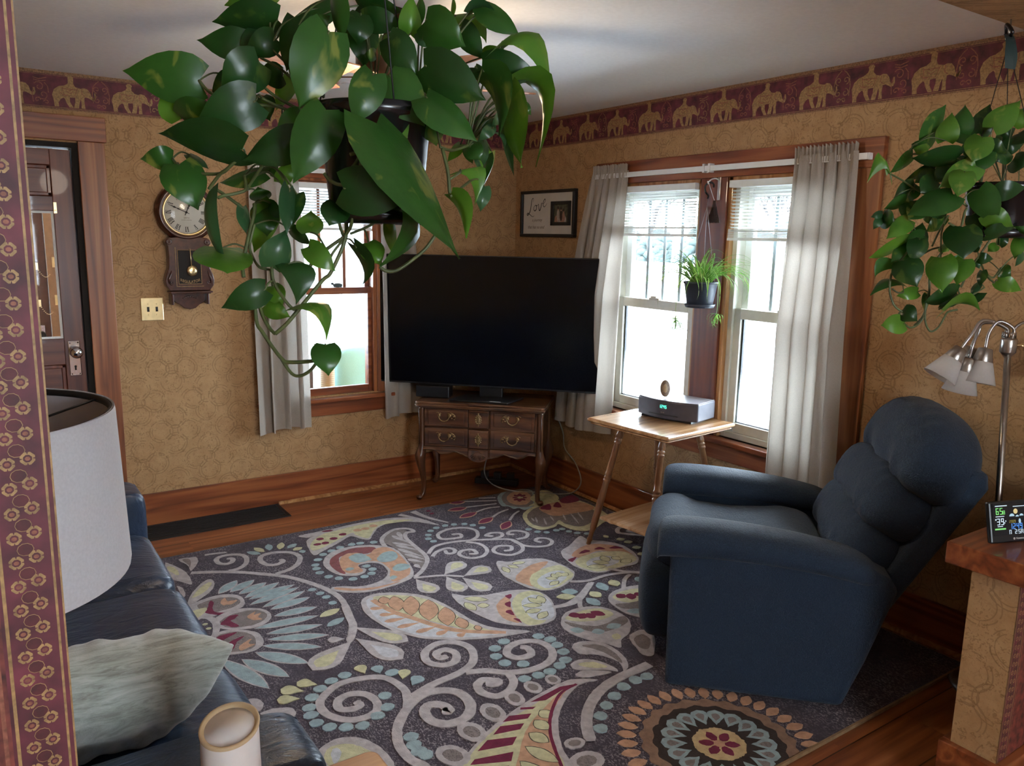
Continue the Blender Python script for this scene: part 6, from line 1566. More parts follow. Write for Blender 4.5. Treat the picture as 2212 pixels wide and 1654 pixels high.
def leaf(mb, b, c, t, lat, w, mi, rnd):
    b, c, t, lat = Vector(b), Vector(c), Vector(t), Vector(lat)
    cc = 2*c-(b+t)/2                      # bezier control so that the curve passes through the middle point
    L = (t-b).length
    fold_ = rnd.uniform(.10, .30); wav = rnd.uniform(-.04, .04); ph = rnd.uniform(0, 6)
    NS = 8; w = w*1.14
    vs = []
    for tt, wp in WPROF:
        for j in range(NS+1):
            s = 2*j/NS-1
            te = tt - 0.13*abs(s)*(1-tt)**5
            tq = max(te, 0)
            p = b*(1-tq)**2+2*cc*tq*(1-tq)+t*tq*tq
            tan = (2*(cc-b)*(1-tq)+2*(t-cc)*tq)
            if te < 0: p = p+tan*te
            n = tan.cross(lat).normalized()
            p = p+lat*(s*w/2*wp)+n*(-fold_*w*.5*wp*(abs(s)**1.3-0.3)+wav*w*sin(5*tt+ph+2*s)*abs(s))
            vs.append(p)
    R_ = len(WPROF)
    fs = [(i*(NS+1)+j, i*(NS+1)+j+1, (i+1)*(NS+1)+j+1, (i+1)*(NS+1)+j) for i in range(R_-1) for j in range(NS)]
    mb.add(vs, fs, mi, True)
def pothos(root, leaves, vines, seed):
    rnd = random.Random(seed); o0 = root.location
    fol = MB(); pet = MB()
    for b, c, t, lat, w, mi, an in leaves:
        sh = lambda p: Vector(p)-o0
        leaf(fol, sh(b), sh(c), sh(t), lat, w, mi, rnd)
        a, e = sh(an), sh(b); d = (e-a).length
        if 0.006 < d < 0.30:
            m = (a+e)/2+Vector((0, 0, min(.02, d*.18)))
            dirn = (sh(c)-e).normalized()
            pet.tube(catmull([tuple(a), tuple(m), tuple(e), tuple(e+dirn*.004)], 5), 0.0013, 6)
    sub(fol, 'foliage', ['leaf_dark', 'leaf_mid', 'leaf_light', 'leaf_sky_sheen'], root)
    sub(pet, 'petioles', 'vine', root)
    for rad, pts in vines:
        sub(MB().tube(catmull([tuple(Vector(p)-o0) for p in pts], 6), rad, 8), 'vine', 'vine', root)
def hanging_pot(root, r0, r1, h, top, wires=3, saucer=True, wire_mat='black_iron', rot=0.4):
    """pot whose bottom centre is the root; wires gather at point top (local)"""
    sub(MB().lathe([(.001, .004), (r0, .004), (r0+.002, .012), (r1-.004, h-.018), (r1+.003, h-.016), (r1+.004, h), (r1-.002, h), (r1-.006, h-.02), (.001, h-.02)], 40), 'pot', 'pot_black', root)
    sub(MB().lathe([(.001, h-.019), (r1-.007, h-.019)], 30, caps=False), 'soil', 'soil', root)
    if saucer: sub(MB().lathe([(.001, -.003), (r0+.004, -.003), (r0+.010, .004), (r0+.013, .018), (r0+.010, .018), (r0+.006, .006), (.001, .003)], 40), 'saucer', 'pot_black', root)
    for k in range(wires):
        a = rot+2*pi*k/wires
        sub(MB().tube([(r1*cos(a), r1*sin(a), h-.004), top], 0.0011, 6), 'hanger_wire', wire_mat, root)

P1 = thing('hanging_pothos', 'big pothos in a black pot hanging large in the foreground', 'houseplant', (-2.803, -3.752, 1.681))
hanging_pot(P1, .060, .078, .150, (0, 0, .445))
sub(MB().tube(catmull([(0, 0, .44), (.0, 0, .46), (.012, 0, .485), (.0, 0, .505), (-.012, 0, .49)], 6), 0.003, 8), 'hanger_hook', 'pot_black', P1)
o = MB().tube(catmull([(-2.803, -3.752, 2.2045), (-2.803, -3.752, 2.195), (-2.815, -3.752, 2.185), (-2.803, -3.752, 2.176), (-2.792, -3.752, 2.184)], 6), 0.0022, 8).build('ceiling_hook', 'steel')
tag(o, 'steel hook holding the big foreground pothos', 'hook')
pothos(P1, POTHOS_LEAVES, POTHOS_VINES, 3)

P2 = thing('hanging_pothos', 'smaller bright green pothos hanging at the right edge above the floor lamp', 'houseplant', (-1.195, -3.815, 1.688))
hanging_pot(P2, .066, .086, .125, (.030, .045, .450))
sub(MB().tube(catmull([(.030, .045, .445), (.028, .043, .465), (.010, .030, .475), (.022, .050, .497), (.050, .062, .485), (.056, .062, .468)], 6), 0.0045, 8), 'hanger_hook', 'pot_black', P2)
plain('ribbon_green', (0.012, 0.030, 0.028), 0.45)
rb_ = MB()
for k, (dx, w0) in enumerate(((.0, .010), (.012, .008))):
    path = [(.024+dx, .046, .475), (.004+dx, .030, .455), (-.008+dx*2, .022, .42), (-.004+dx, .020, .39)]
    c_ = catmull(path, 6)
    vs = []
    for p in c_: vs += [(p[0]-w0, p[1]+w0*.5, p[2]), (p[0]+w0, p[1]-w0*.5, p[2])]
    rb_.add(vs, [(2*i, 2*i+1, 2*i+3, 2*i+2) for i in range(len(c_)-1)], 0, True)
sub(rb_, 'hanger_strap', 'ribbon_green', P2)
o = MB().tube(catmull([(-1.135, -3.755, 2.2045), (-1.140, -3.758, 2.188), (-1.150, -3.762, 2.172), (-1.162, -3.768, 2.160), (-1.172, -3.772, 2.166), (-1.172, -3.770, 2.178)], 6), 0.0022, 8).build('ceiling_hook', 'steel')
tag(o, 'bright metal hook above the right-hand pothos at the opening header', 'hook')
pothos(P2, POTHOS_B_LEAVES, POTHOS_B_VINES, 4)

# ------------------------------------------------------------------ spider plant in front of the street window
leafmat('spider_leaf', (0.10, 0.26, 0.035), (0.17, 0.36, 0.06), (0.55, 0.62, 0.30), 1.0)
leafmat('spider_pale', (0.42, 0.52, 0.24), (0.55, 0.62, 0.36), (0.65, 0.68, 0.45), 0.5)
plain('pot_slate', (0.022, 0.028, 0.045), 0.45, var=0.1)
P3 = thing('spider_plant', 'spider plant in a dark blue-grey pot hanging before the street window', 'houseplant', (-0.205, -1.962, 1.338))
HK = (0.082, 0.064, .610)
sub(MB().lathe([(.001, .004), (.062, .004), (.064, .01), (.082, .115), (.086, .116), (.087, .128), (.081, .128), (.078, .112), (.001, .11)], 40), 'pot', 'pot_slate', P3)
sub(MB().lathe([(.001, -.002), (.070, -.002), (.078, .016), (.075, .016), (.068, .004), (.001, .002)], 40), 'saucer', 'pot_slate', P3)
for k in range(3):
    a = 1.9+2*pi*k/3
    sub(MB().tube([(.083*cos(a), .083*sin(a), .122), (HK[0]*.9, HK[1]*.9, .50), (HK[0], HK[1], .545)], 0.0011, 6), 'hanger_wire', 'steel', P3)
sub(MB().tube(catmull([(HK[0], HK[1], .540), (HK[0]+.004, HK[1], .555), (HK[0]-.006, HK[1]+.012, .575), (HK[0]-.004, HK[1]+.016, .605), (HK[0]+.008, HK[1]-.004, .620), (HK[0]+.012, HK[1]-.022, .612), (HK[0]+.010, HK[1]-.026, .595)], 6), 0.0048, 10), 'hanger_hook', 'pot_black', P3)
rnd = random.Random(11)
def strap(mb, p0, az, L, rise, w, droop, mi, tw=0.0):
    N = 12; pts = []
    p = Vector(p0); el = rise
    step = L/N
    for i in range(N+1):
        pts.append(p.copy())
        d = Vector((cos(az)*cos(el), sin(az)*cos(el), sin(el)))
        p = p+d*step
        el -= droop/N*(0.6+0.8*i/N); az += tw/N
    vs = []
    for i, q in enumerate(pts):
        d = (pts[min(i+1, N)]-pts[max(i-1, 0)]).normalized()
        lat = d.cross(Vector((0, 0, 1)))
        lat = lat.normalized() if lat.length > .05 else Vector((-sin(az), cos(az), 0))
        n = lat.cross(d)
        ww = w*(0.55+0.45*sin(pi*min(1, (i+1.5)/7)))*(1 if i < N-5 else (N-i)/5.0+.03)
        vs += [q-lat*ww/2+n*ww*.12, q-lat*ww*.16-n*ww*.05, q+lat*ww*.16-n*ww*.05, q+lat*ww/2+n*ww*.12]
    for i in range(N):
        for j, m_ in ((0, mi), (1, 1 if mi == 0 else 0), (2, mi)):
            k = 4*i+j
            mb.add([vs[k], vs[k+1], vs[k+5], vs[k+4]], [(0, 1, 2, 3)], m_, True)
fo = MB()
for k in range(120):
    az = rnd.uniform(0, 2*pi); r = .05*sqrt(rnd.random())
    strap(fo, (r*cos(az), r*sin(az), .112), az+rnd.uniform(-.5, .5), rnd.uniform(.24, .40), rnd.uniform(.7, 1.40), rnd.uniform(.008, .013), rnd.uniform(2.1, 3.6), 0, rnd.uniform(-1.2, 1.2))
sub(fo, 'foliage', ['spider_leaf', 'spider_pale'], P3)
def plantlet(stem, seed, n=22, s=1.0):
    r_ = random.Random(seed)
    st = sub(MB().tube(catmull(stem, 6), 0.0014, 6), 'runner', 'spider_pale', P3)
    m = MB(); e = stem[-1]
    for k in range(n):
        strap(m, e, r_.uniform(0, 6.28), r_.uniform(.06, .11)*s, r_.uniform(-1.2, .8), .006, r_.uniform(1.5, 4.5), 0, r_.uniform(-3, 3))
    sub(m, 'plantlet', ['spider_leaf', 'spider_pale'], st)
plantlet([(-.03, .05, .115), (-.03, .10, .13), (-.035, .125, .06), (-.04, .125, -.03), (-.04, .122, -.075)], 5, 26, 1.05)
plantlet([(.02, -.06, .115), (.00, -.11, .12), (-.01, -.125, .06), (-.01, -.125, .0), (-.01, -.122, -.03)], 8, 20, .85)
# bracket on the mullion and the whisk hanging from it
BK = thing('plant_bracket', 'pale metal plant bracket on the window mullion', 'bracket', (-0.020, -1.880, 1.930))
sub(MB().box(-.006, 0, -.010, .010, -.055, .070), 'back_plate', 'steel', BK, bevel=0.002)
sub(MB().tube(catmull([(-.004, 0, .045), (-.040, -.004, .052), (-.085, -.012, .040), (-.103, -.018, .022), (-.112, -.020, .034)], 6), 0.0038, 8), 'arm', 'vinyl_white', BK)
plain('whisk_brown', (0.050, 0.026, 0.020), 0.8, var=0.4, scale=120)
WB = thing('whisk_broom', 'small dark brown whisk broom hanging from the plant bracket', 'broom', (-0.112, -1.935, 1.755))
rnd = random.Random(2)
m = MB()
for k in range(130):
    a = rnd.uniform(0, 6.28); r = sqrt(rnd.random())
    m.tube([(.006*r*cos(a), .006*r*sin(a), .105), (.014*r*cos(a), .020*r*sin(a), .06), (.020*r*cos(a)+rnd.uniform(-.006, .006), .040*r*sin(a)+rnd.uniform(-.008, .008), rnd.uniform(0, .010))], 0.0007, 4)
sub(m, 'bristles', 'whisk_brown', WB)
sub(MB().lathe([(.010, .075), (.011, .085), (.008, .10), (.008, .112), (.001, .114)], 14), 'binding', 'whisk_brown', WB)
sub(MB().tube([(0, 0, .110), (-.004, .030, .175), (-.008, .038, .200)], 0.0012, 6), 'loop', 'vinyl_white', WB)
# turtle figure on the window rail
plain('turtle_grey', (0.10, 0.14, 0.14), 0.5)
TU = thing('turtle_figure', 'tiny grey turtle figure on the porch window meeting rail', 'figurine', (-1.315, 0.060, 1.336))
sub(MB().superq((0, 0, .012), (.032, .012, .014), 1, 1, 10, 16), 'shell', 'turtle_grey', TU)
sub(MB().superq((-.036, 0, .022), (.010, .006, .008), 1, 1, 8, 10).tube([(-.026, 0, .014), (-.034, 0, .021)], .005, 6), 'head', 'turtle_grey', TU)
for x in (-.02, .02): sub(MB().superq((x, 0, .003), (.008, .014, .004), 1, 1, 6, 8), 'leg', 'turtle_grey', TU)
# carved motifs of the rug, plan coordinates in metres: kind, colour, points, width
RUG = [
('S','W',[(-2.471,-.842),(-2.382,-.885),(-2.278,-.950),(-2.18,-1.037),(-2.084,-1.14),(-2.021,-1.257),(-1.977,-1.374),(-1.961,-1.49),(-1.979,-1.617),(-2.01,-1.738),(-2.048,-1.825),(-2.087,-1.896)],0.03),
('S','W',[(-2.308,-.913),(-2.256,-.908),(-2.208,-.860),(-2.187,-.777),(-2.215,-.726),(-2.274,-.706),(-2.319,-.728),(-2.326,-.787),(-2.299,-.819),(-2.265,-.809),(-2.251,-.769),(-2.276,-.754)],0.026),
('S','W',[(-2.124,-1.071),(-2.048,-1.051),(-1.988,-1.003),(-1.951,-.921),(-1.971,-.843),(-2.041,-.800),(-2.109,-.808),(-2.137,-.863),(-2.127,-.933),(-2.086,-.958),(-2.044,-.937),(-2.047,-.903)],0.028),
('L','B',[(-2.11,-.783),(-2.164,-.716)],0.04),
('L','C',[(-2.085,-.764),(-2.114,-.678)],0.04),
('L','B',[(-2.055,-.757),(-2.034,-.666)],0.04),
('L','C',[(-2.006,-.770),(-1.965,-.682)],0.04),
('L','B',[(-1.966,-.778),(-1.903,-.737)],0.04),
('L','C',[(-1.952,-.820),(-1.894,-.804)],0.04),
('L','B',[(-1.932,-.861),(-1.896,-.863)],0.04),
('F','W',[(-2.487,-.640),(-2.436,-.640),(-2.402,-.652),(-2.412,-.726),(-2.465,-.816),(-2.463,-.741)]),
('F','G',[(-2.472,-.654),(-2.44,-.658),(-2.441,-.708),(-2.461,-.774),(-2.46,-.728)]),
('S','W',[(-2.359,-.646),(-2.303,-.655),(-2.254,-.669)],0.02),
('F','W',[(-2.553,-.655),(-2.531,-.684),(-2.497,-.781),(-2.487,-.891),(-2.5,-.981),(-2.533,-.926),(-2.566,-.856)]),
('F','C',[(-2.552,-.702),(-2.526,-.733),(-2.521,-.826),(-2.537,-.831),(-2.556,-.760)]),
('F','W',[(-2.564,-.969),(-2.546,-.994),(-2.546,-1.061),(-2.562,-1.103)]),
('F','W',[(-2.57,-1.211),(-2.529,-1.098),(-2.458,-.994),(-2.412,-.966),(-2.405,-1.026),(-2.44,-1.1),(-2.496,-1.157)]),
('F','C',[(-2.533,-1.134),(-2.48,-1.048),(-2.425,-1.000),(-2.421,-1.031),(-2.475,-1.105)]),
('F','W',[(-2.567,-1.226),(-2.502,-1.179),(-2.415,-1.168),(-2.35,-1.209),(-2.337,-1.281),(-2.37,-1.348),(-2.44,-1.353),(-2.504,-1.372),(-2.543,-1.371)]),
('F','G',[(-2.53,-1.224),(-2.441,-1.197),(-2.374,-1.227),(-2.356,-1.282),(-2.386,-1.32),(-2.458,-1.335),(-2.502,-1.332),(-2.516,-1.305)]),
('F','M',[(-2.519,-1.309),(-2.496,-1.27),(-2.472,-1.21),(-2.461,-1.23),(-2.482,-1.296),(-2.477,-1.336),(-2.443,-1.363),(-2.468,-1.371),(-2.504,-1.339)]),
('F','P',[(-2.435,-1.246),(-2.408,-1.212),(-2.406,-1.251),(-2.391,-1.254),(-2.365,-1.264),(-2.392,-1.291),(-2.418,-1.287),(-2.432,-1.285)]),
('F','W',[(-2.559,-1.349),(-2.504,-1.372),(-2.483,-1.431),(-2.501,-1.498),(-2.534,-1.563),(-2.558,-1.558),(-2.573,-1.496)]),
('F','W',[(-2.51,-1.414),(-2.447,-1.36),(-2.373,-1.358),(-2.303,-1.402),(-2.279,-1.477),(-2.309,-1.54),(-2.371,-1.568),(-2.436,-1.549),(-2.501,-1.498)]),
('F','G',[(-2.483,-1.431),(-2.429,-1.395),(-2.356,-1.393),(-2.309,-1.423),(-2.296,-1.478),(-2.331,-1.526),(-2.39,-1.54),(-2.462,-1.517),(-2.486,-1.474)]),
('F','M',[(-2.491,-1.46),(-2.465,-1.43),(-2.436,-1.403),(-2.402,-1.412),(-2.427,-1.443),(-2.445,-1.454),(-2.427,-1.516),(-2.453,-1.515),(-2.475,-1.481)]),
('F','P',[(-2.377,-1.451),(-2.331,-1.421),(-2.344,-1.448),(-2.311,-1.445),(-2.335,-1.478),(-2.325,-1.507),(-2.359,-1.497)]),
('F','D',[(-2.557,-1.373),(-2.531,-1.378),(-2.521,-1.441),(-2.534,-1.51),(-2.557,-1.543),(-2.564,-1.458)]),
('D','C',[(-2.545,-1.426)],0.012),
('D','C',[(-2.542,-1.472)],0.012),
('F','C',[(-2.565,-1.275),(-2.504,-1.265),(-2.514,-1.307),(-2.559,-1.349),(-2.569,-1.331)]),
('F','W',[(-2.549,-1.553),(-2.491,-1.526),(-2.429,-1.554),(-2.381,-1.616),(-2.378,-1.692),(-2.408,-1.745),(-2.466,-1.757),(-2.559,-1.722),(-2.558,-1.67)]),
('F','G',[(-2.534,-1.563),(-2.472,-1.554),(-2.418,-1.593),(-2.402,-1.656),(-2.42,-1.717),(-2.461,-1.741),(-2.535,-1.709),(-2.548,-1.666)]),
('F','M',[(-2.551,-1.594),(-2.517,-1.563),(-2.45,-1.568),(-2.506,-1.601),(-2.531,-1.616),(-2.544,-1.679),(-2.556,-1.671)]),
('F','M',[(-2.518,-1.675),(-2.493,-1.63),(-2.433,-1.615),(-2.474,-1.652),(-2.499,-1.697),(-2.519,-1.71)]),
('F','P',[(-2.476,-1.691),(-2.439,-1.664),(-2.416,-1.658),(-2.438,-1.69),(-2.418,-1.708),(-2.466,-1.728),(-2.482,-1.728)]),
('L','B',[(-2.415,-1.149),(-2.309,-1.051)],0.048,'W'),
('L','B',[(-2.365,-1.16),(-2.239,-1.087)],0.048,'W'),
('L','B',[(-2.337,-1.204),(-2.199,-1.147)],0.048,'W'),
('L','B',[(-2.325,-1.257),(-2.148,-1.178)],0.048,'W'),
('L','B',[(-2.314,-1.283),(-2.095,-1.239)],0.048,'W'),
('L','B',[(-2.326,-1.339),(-2.086,-1.279)],0.048,'W'),
('L','B',[(-2.286,-1.394),(-2.077,-1.332)],0.048,'W'),
('L','B',[(-2.261,-1.434),(-2.082,-1.408)],0.048,'W'),
('L','B',[(-2.27,-1.506),(-2.088,-1.518)],0.048,'W'),
('L','B',[(-2.376,-1.576),(-2.115,-1.603)],0.048,'W'),
('L','B',[(-2.347,-1.648),(-2.132,-1.69)],0.048,'W'),
('L','B',[(-2.357,-1.7),(-2.14,-1.789)],0.048,'W'),
('L','B',[(-2.393,-1.739),(-2.201,-1.87)],0.048,'W'),
('L','B',[(-2.434,-1.779),(-2.29,-1.961)],0.06,'W'),
('L','B',[(-2.494,-1.804),(-2.386,-2.018)],0.06,'W'),
('L','B',[(-2.563,-1.761),(-2.473,-2.059)],0.06,'W'),
('D','B',[(-2.037,-1.337)],0.02),
('D','B',[(-2.021,-1.394)],0.02),
('D','B',[(-2.01,-1.446)],0.02),
('D','B',[(-2.008,-1.518)],0.02),
('L','C',[(-2.109,-1.619),(-2.004,-1.588)],0.05),
('L','B',[(-2.114,-1.718),(-2.02,-1.68)],0.045),
('D','B',[(-1.725,-.913)],0.022),
('D','B',[(-1.781,-.934)],0.022),
('D','B',[(-1.837,-.958)],0.022),
('D','B',[(-1.885,-1.01)],0.022),
('D','B',[(-1.921,-1.068)],0.022),
('D','B',[(-1.933,-1.114)],0.022),
('D','B',[(-1.937,-1.169)],0.022),
('D','B',[(-1.917,-1.236)],0.022),
('D','B',[(-1.882,-1.282)],0.022),
('D','B',[(-1.826,-1.325)],0.022),
('D','B',[(-1.767,-1.328)],0.022),
('D','B',[(-1.723,-1.311)],0.022),
('D','B',[(-1.697,-1.267)],0.022),
('D','B',[(-1.708,-1.214)],0.022),
('D','B',[(-1.656,-.906)],0.022),
('D','B',[(-1.61,-.913)],0.022),
('D','B',[(-1.541,-.937)],0.022),
('F','W',[(-1.952,-1.363),(-1.95,-1.411),(-1.874,-1.479),(-1.778,-1.504),(-1.663,-1.493),(-1.581,-1.465),(-1.538,-1.403),(-1.508,-1.298),(-1.484,-1.167),(-1.486,-1.071),(-1.519,-1.011),(-1.587,-.957),(-1.668,-.934),(-1.759,-.939),(-1.831,-.987),(-1.875,-1.057),(-1.891,-1.14),(-1.875,-1.225),(-1.84,-1.273),(-1.795,-1.297),(-1.751,-1.286),(-1.727,-1.257),(-1.732,-1.23),(-1.753,-1.225),(-1.751,-1.203),(-1.725,-1.181),(-1.678,-1.186),(-1.638,-1.226),(-1.64,-1.317),(-1.687,-1.392),(-1.752,-1.424),(-1.833,-1.422),(-1.896,-1.381)]),
('F','N',[(-1.848,-1.073),(-1.784,-.999),(-1.68,-.961),(-1.575,-.999),(-1.583,-1.055),(-1.648,-1.066),(-1.714,-1.042),(-1.776,-1.037),(-1.813,-1.126),(-1.835,-1.249),(-1.86,-1.189)]),
('F','P',[(-1.786,-1.063),(-1.732,-1.015),(-1.679,-1.03),(-1.644,-1.085),(-1.57,-1.028),(-1.507,-1.05),(-1.498,-1.158),(-1.517,-1.293),(-1.557,-1.406),(-1.619,-1.449),(-1.674,-1.458),(-1.66,-1.387),(-1.626,-1.318),(-1.628,-1.205),(-1.68,-1.164),(-1.738,-1.18),(-1.745,-1.26),(-1.783,-1.27),(-1.826,-1.24),(-1.823,-1.166)]),
('F','B',[(-1.744,-1.073),(-1.694,-1.037),(-1.657,-1.06),(-1.649,-1.148),(-1.677,-1.159),(-1.732,-1.152)]),
('F','B',[(-1.626,-1.162),(-1.562,-1.102),(-1.51,-1.108),(-1.509,-1.168),(-1.553,-1.222),(-1.616,-1.216)]),
('F','B',[(-1.604,-1.302),(-1.556,-1.276),(-1.518,-1.308),(-1.532,-1.346),(-1.581,-1.362),(-1.612,-1.342)]),
('F','B',[(-1.668,-1.404),(-1.642,-1.391),(-1.635,-1.418),(-1.668,-1.433)]),
('D','B',[(-1.795,-1.207)],0.022),
('F','P',[(-1.936,-1.375),(-1.856,-1.438),(-1.762,-1.469),(-1.65,-1.466),(-1.666,-1.477),(-1.771,-1.488),(-1.865,-1.46),(-1.937,-1.403)]),
('F','G',[(-1.496,-.950),(-1.436,-.876),(-1.358,-.836),(-1.311,-.875),(-1.363,-.976),(-1.375,-1.113),(-1.385,-1.227),(-1.422,-1.32),(-1.488,-1.388),(-1.491,-1.277),(-1.48,-1.084)]),
('S','W',[(-1.514,-1.028),(-1.492,-.934),(-1.429,-.861),(-1.351,-.821),(-1.286,-.851),(-1.28,-.904),(-1.326,-.904),(-1.363,-.976),(-1.377,-1.129),(-1.387,-1.243),(-1.417,-1.322),(-1.496,-1.414),(-1.562,-1.462)],0.024),
('P','W',[(-1.378,-1.058),(-1.414,-.898)],0.03),
('P','W',[(-1.375,-1.113),(-1.459,-.991)],0.03),
('P','W',[(-1.383,-1.177),(-1.459,-1.035)],0.03),
('P','W',[(-1.405,-1.265),(-1.472,-1.088)],0.03),
('P','W',[(-1.414,-1.3),(-1.472,-1.174)],0.03),
('P','W',[(-1.437,-1.326),(-1.492,-1.244)],0.03),
('P','W',[(-1.488,-1.388),(-1.491,-1.325)],0.03),
('P','W',[(-1.392,-.995),(-1.359,-.865)],0.03),
('S','W',[(-1.366,-1.239),(-1.288,-1.166),(-1.185,-1.158),(-1.071,-1.191),(-.938,-1.254),(-.873,-1.303),(-.867,-1.397),(-.822,-1.452),(-.754,-1.475),(-.702,-1.444),(-.693,-1.394),(-.734,-1.36),(-.770,-1.384),(-.756,-1.42)],0.022),
('S','W',[(-1.071,-1.191),(-1.008,-1.155),(-.970,-1.072),(-1.005,-1.002),(-1.095,-.977),(-1.18,-1.012),(-1.203,-1.083),(-1.158,-1.11),(-1.096,-1.12),(-1.077,-1.075),(-1.121,-1.058)],0.022),
('S','W',[(-.963,-1.239),(-.892,-1.226),(-.870,-1.182),(-.916,-1.154),(-.963,-1.173),(-.932,-1.201)],0.022),
('S','W',[(-.848,-1.309),(-.785,-1.31),(-.742,-1.26),(-.764,-1.207),(-.810,-1.189),(-.843,-1.217),(-.817,-1.243)],0.022),
('S','W',[(-.877,-1.309),(-.877,-1.4),(-.919,-1.462),(-1.000,-1.48),(-1.05,-1.424),(-1.041,-1.37),(-.988,-1.341),(-.935,-1.374),(-.959,-1.42),(-1.001,-1.412)],0.022),
('S','W',[(-1.108,-1.196),(-1.06,-1.261),(-1.07,-1.352),(-1.135,-1.414),(-1.206,-1.403),(-1.232,-1.338),(-1.193,-1.294),(-1.137,-1.311),(-1.145,-1.366),(-1.182,-1.352)],0.022),
('S','W',[(-1.364,-1.282),(-1.314,-1.237),(-1.241,-1.221),(-1.219,-1.261),(-1.245,-1.296),(-1.277,-1.285),(-1.265,-1.241)],0.022),
('S','W',[(-1.572,-1.471),(-1.502,-1.492),(-1.435,-1.519),(-1.353,-1.584)],0.018),
('P','C',[(-1.427,-1.516),(-1.263,-1.417)],0.105,'W'),
('P','C',[(-1.35,-1.579),(-1.18,-1.55)],0.105,'W'),
('P','C',[(-1.428,-1.538),(-1.448,-1.729)],0.105,'W'),
('P','C',[(-1.368,-1.59),(-1.332,-1.788)],0.105,'W'),
('P','C',[(-1.569,-1.487),(-1.563,-1.672)],0.105,'W'),
('D','B',[(-1.028,-.927)],0.02),
('D','B',[(-.971,-.951)],0.02),
('D','B',[(-.939,-.992)],0.02),
('D','B',[(-.914,-1.057)],0.02),
('D','B',[(-1.081,-.915)],0.02),
('D','B',[(-1.142,-.919)],0.02),
('D','B',[(-1.194,-.946)],0.02),
('D','B',[(-1.236,-.998)],0.02),
('D','B',[(-1.262,-1.047)],0.02),
('D','B',[(-1.256,-1.096)],0.02),
('D','B',[(-.700,-1.217)],0.02),
('D','B',[(-.679,-1.275)],0.02),
('D','B',[(-.642,-1.311)],0.02),
('D','B',[(-.573,-1.314)],0.02),
('D','B',[(-.521,-1.365)],0.02),
('D','B',[(-.496,-1.41)],0.02),
('D','B',[(-.454,-1.445)],0.02),
('D','B',[(-.531,-1.314)],0.02),
('S','W',[(-.762,-.601),(-.576,-.688)],0.014),
('S','W',[(-.811,-.701),(-.610,-.740)],0.014),
('S','W',[(-.801,-.809),(-.709,-.785),(-.626,-.801)],0.014),
('S','W',[(-.769,-.938),(-.685,-.890),(-.609,-.869)],0.014),
('S','W',[(-.711,-1.037),(-.632,-.966),(-.567,-.928)],0.014),
('S','W',[(-.650,-.591),(-.551,-.637)],0.014),
('L','M',[(-.816,-.710),(-.934,-.700)],0.052,'P'),
('L','M',[(-.808,-.816),(-.938,-.846)],0.052,'P'),
('L','M',[(-.774,-.945),(-.893,-.988)],0.052,'P'),
('L','M',[(-.721,-1.052),(-.830,-1.138)],0.052,'P'),
('L','M',[(-.764,-.605),(-.857,-.587)],0.052,'P'),
('T','W',[(-1.223,-.610),(-1.156,-.746),(-1.108,-.889)],0.035),
('T','W',[(-1.13,-.600),(-1.101,-.748),(-1.04,-.879)],0.045),
('D','M',[(-1.043,-.641)],0.014),
('D','M',[(-1.047,-.694)],0.014),
('F','W',[(-1.86,-.781),(-1.826,-.712),(-1.732,-.657),(-1.674,-.635),(-1.501,-.620),(-1.307,-.634),(-1.197,-.690),(-1.133,-.781),(-1.121,-.875),(-1.18,-.790),(-1.303,-.709),(-1.409,-.736),(-1.482,-.809),(-1.542,-.885),(-1.578,-.854),(-1.612,-.787),(-1.686,-.834),(-1.803,-.903),(-1.881,-.940)]),
('F','C',[(-1.843,-.792),(-1.744,-.688),(-1.65,-.669),(-1.515,-.652),(-1.323,-.666),(-1.195,-.739),(-1.379,-.714),(-1.468,-.779),(-1.541,-.868),(-1.579,-.798),(-1.587,-.745),(-1.695,-.810),(-1.856,-.888)]),
('F','W',[(-1.858,-.637),(-1.772,-.633),(-1.671,-.627),(-1.732,-.657),(-1.817,-.690)]),
('D','M',[(-1.812,-.811)],0.022),
('D','M',[(-1.769,-.815)],0.022),
('D','M',[(-1.706,-.776)],0.022),
('D','M',[(-1.639,-.742)],0.022),
('D','M',[(-1.772,-.745)],0.022),
('D','P',[(-1.543,-.724)],0.026),
('D','P',[(-1.495,-.724)],0.026),
('D','P',[(-1.439,-.708)],0.026),
('L','M',[(-1.726,-.642),(-1.657,-.655)],0.03),
('F','B',[(-.536,-.639),(-.459,-.571),(-.398,-.555),(-.341,-.571),(-.289,-.594),(-.273,-.669),(-.434,-.893),(-.523,-.927),(-.536,-.878),(-.573,-.874),(-.576,-.820),(-.603,-.796),(-.582,-.721)]),
('F','G',[(-.513,-.653),(-.411,-.574),(-.322,-.593),(-.285,-.662),(-.425,-.875),(-.508,-.883),(-.553,-.833),(-.570,-.776)]),
('F','P',[(-.484,-.670),(-.399,-.607),(-.332,-.608),(-.316,-.669),(-.361,-.768),(-.451,-.848),(-.514,-.834),(-.530,-.764)]),
('L','M',[(-.409,-.727),(-.377,-.746)],0.03),
('L','M',[(-.421,-.738),(-.424,-.788)],0.03),
('L','M',[(-.432,-.738),(-.467,-.790)],0.03),
('L','M',[(-.435,-.729),(-.483,-.752)],0.03),
('L','M',[(-.430,-.715),(-.461,-.696)],0.03),
('L','M',[(-.418,-.704),(-.415,-.653)],0.03),
('L','M',[(-.407,-.703),(-.370,-.650)],0.03),
('L','M',[(-.403,-.713),(-.355,-.689)],0.03),
('D','C',[(-.414,-.719)],0.02),
('F','C',[(-.367,-.765),(-.224,-.672),(-.171,-.717),(-.196,-.842),(-.272,-.907),(-.371,-.896),(-.463,-.887),(-.393,-.847)]),
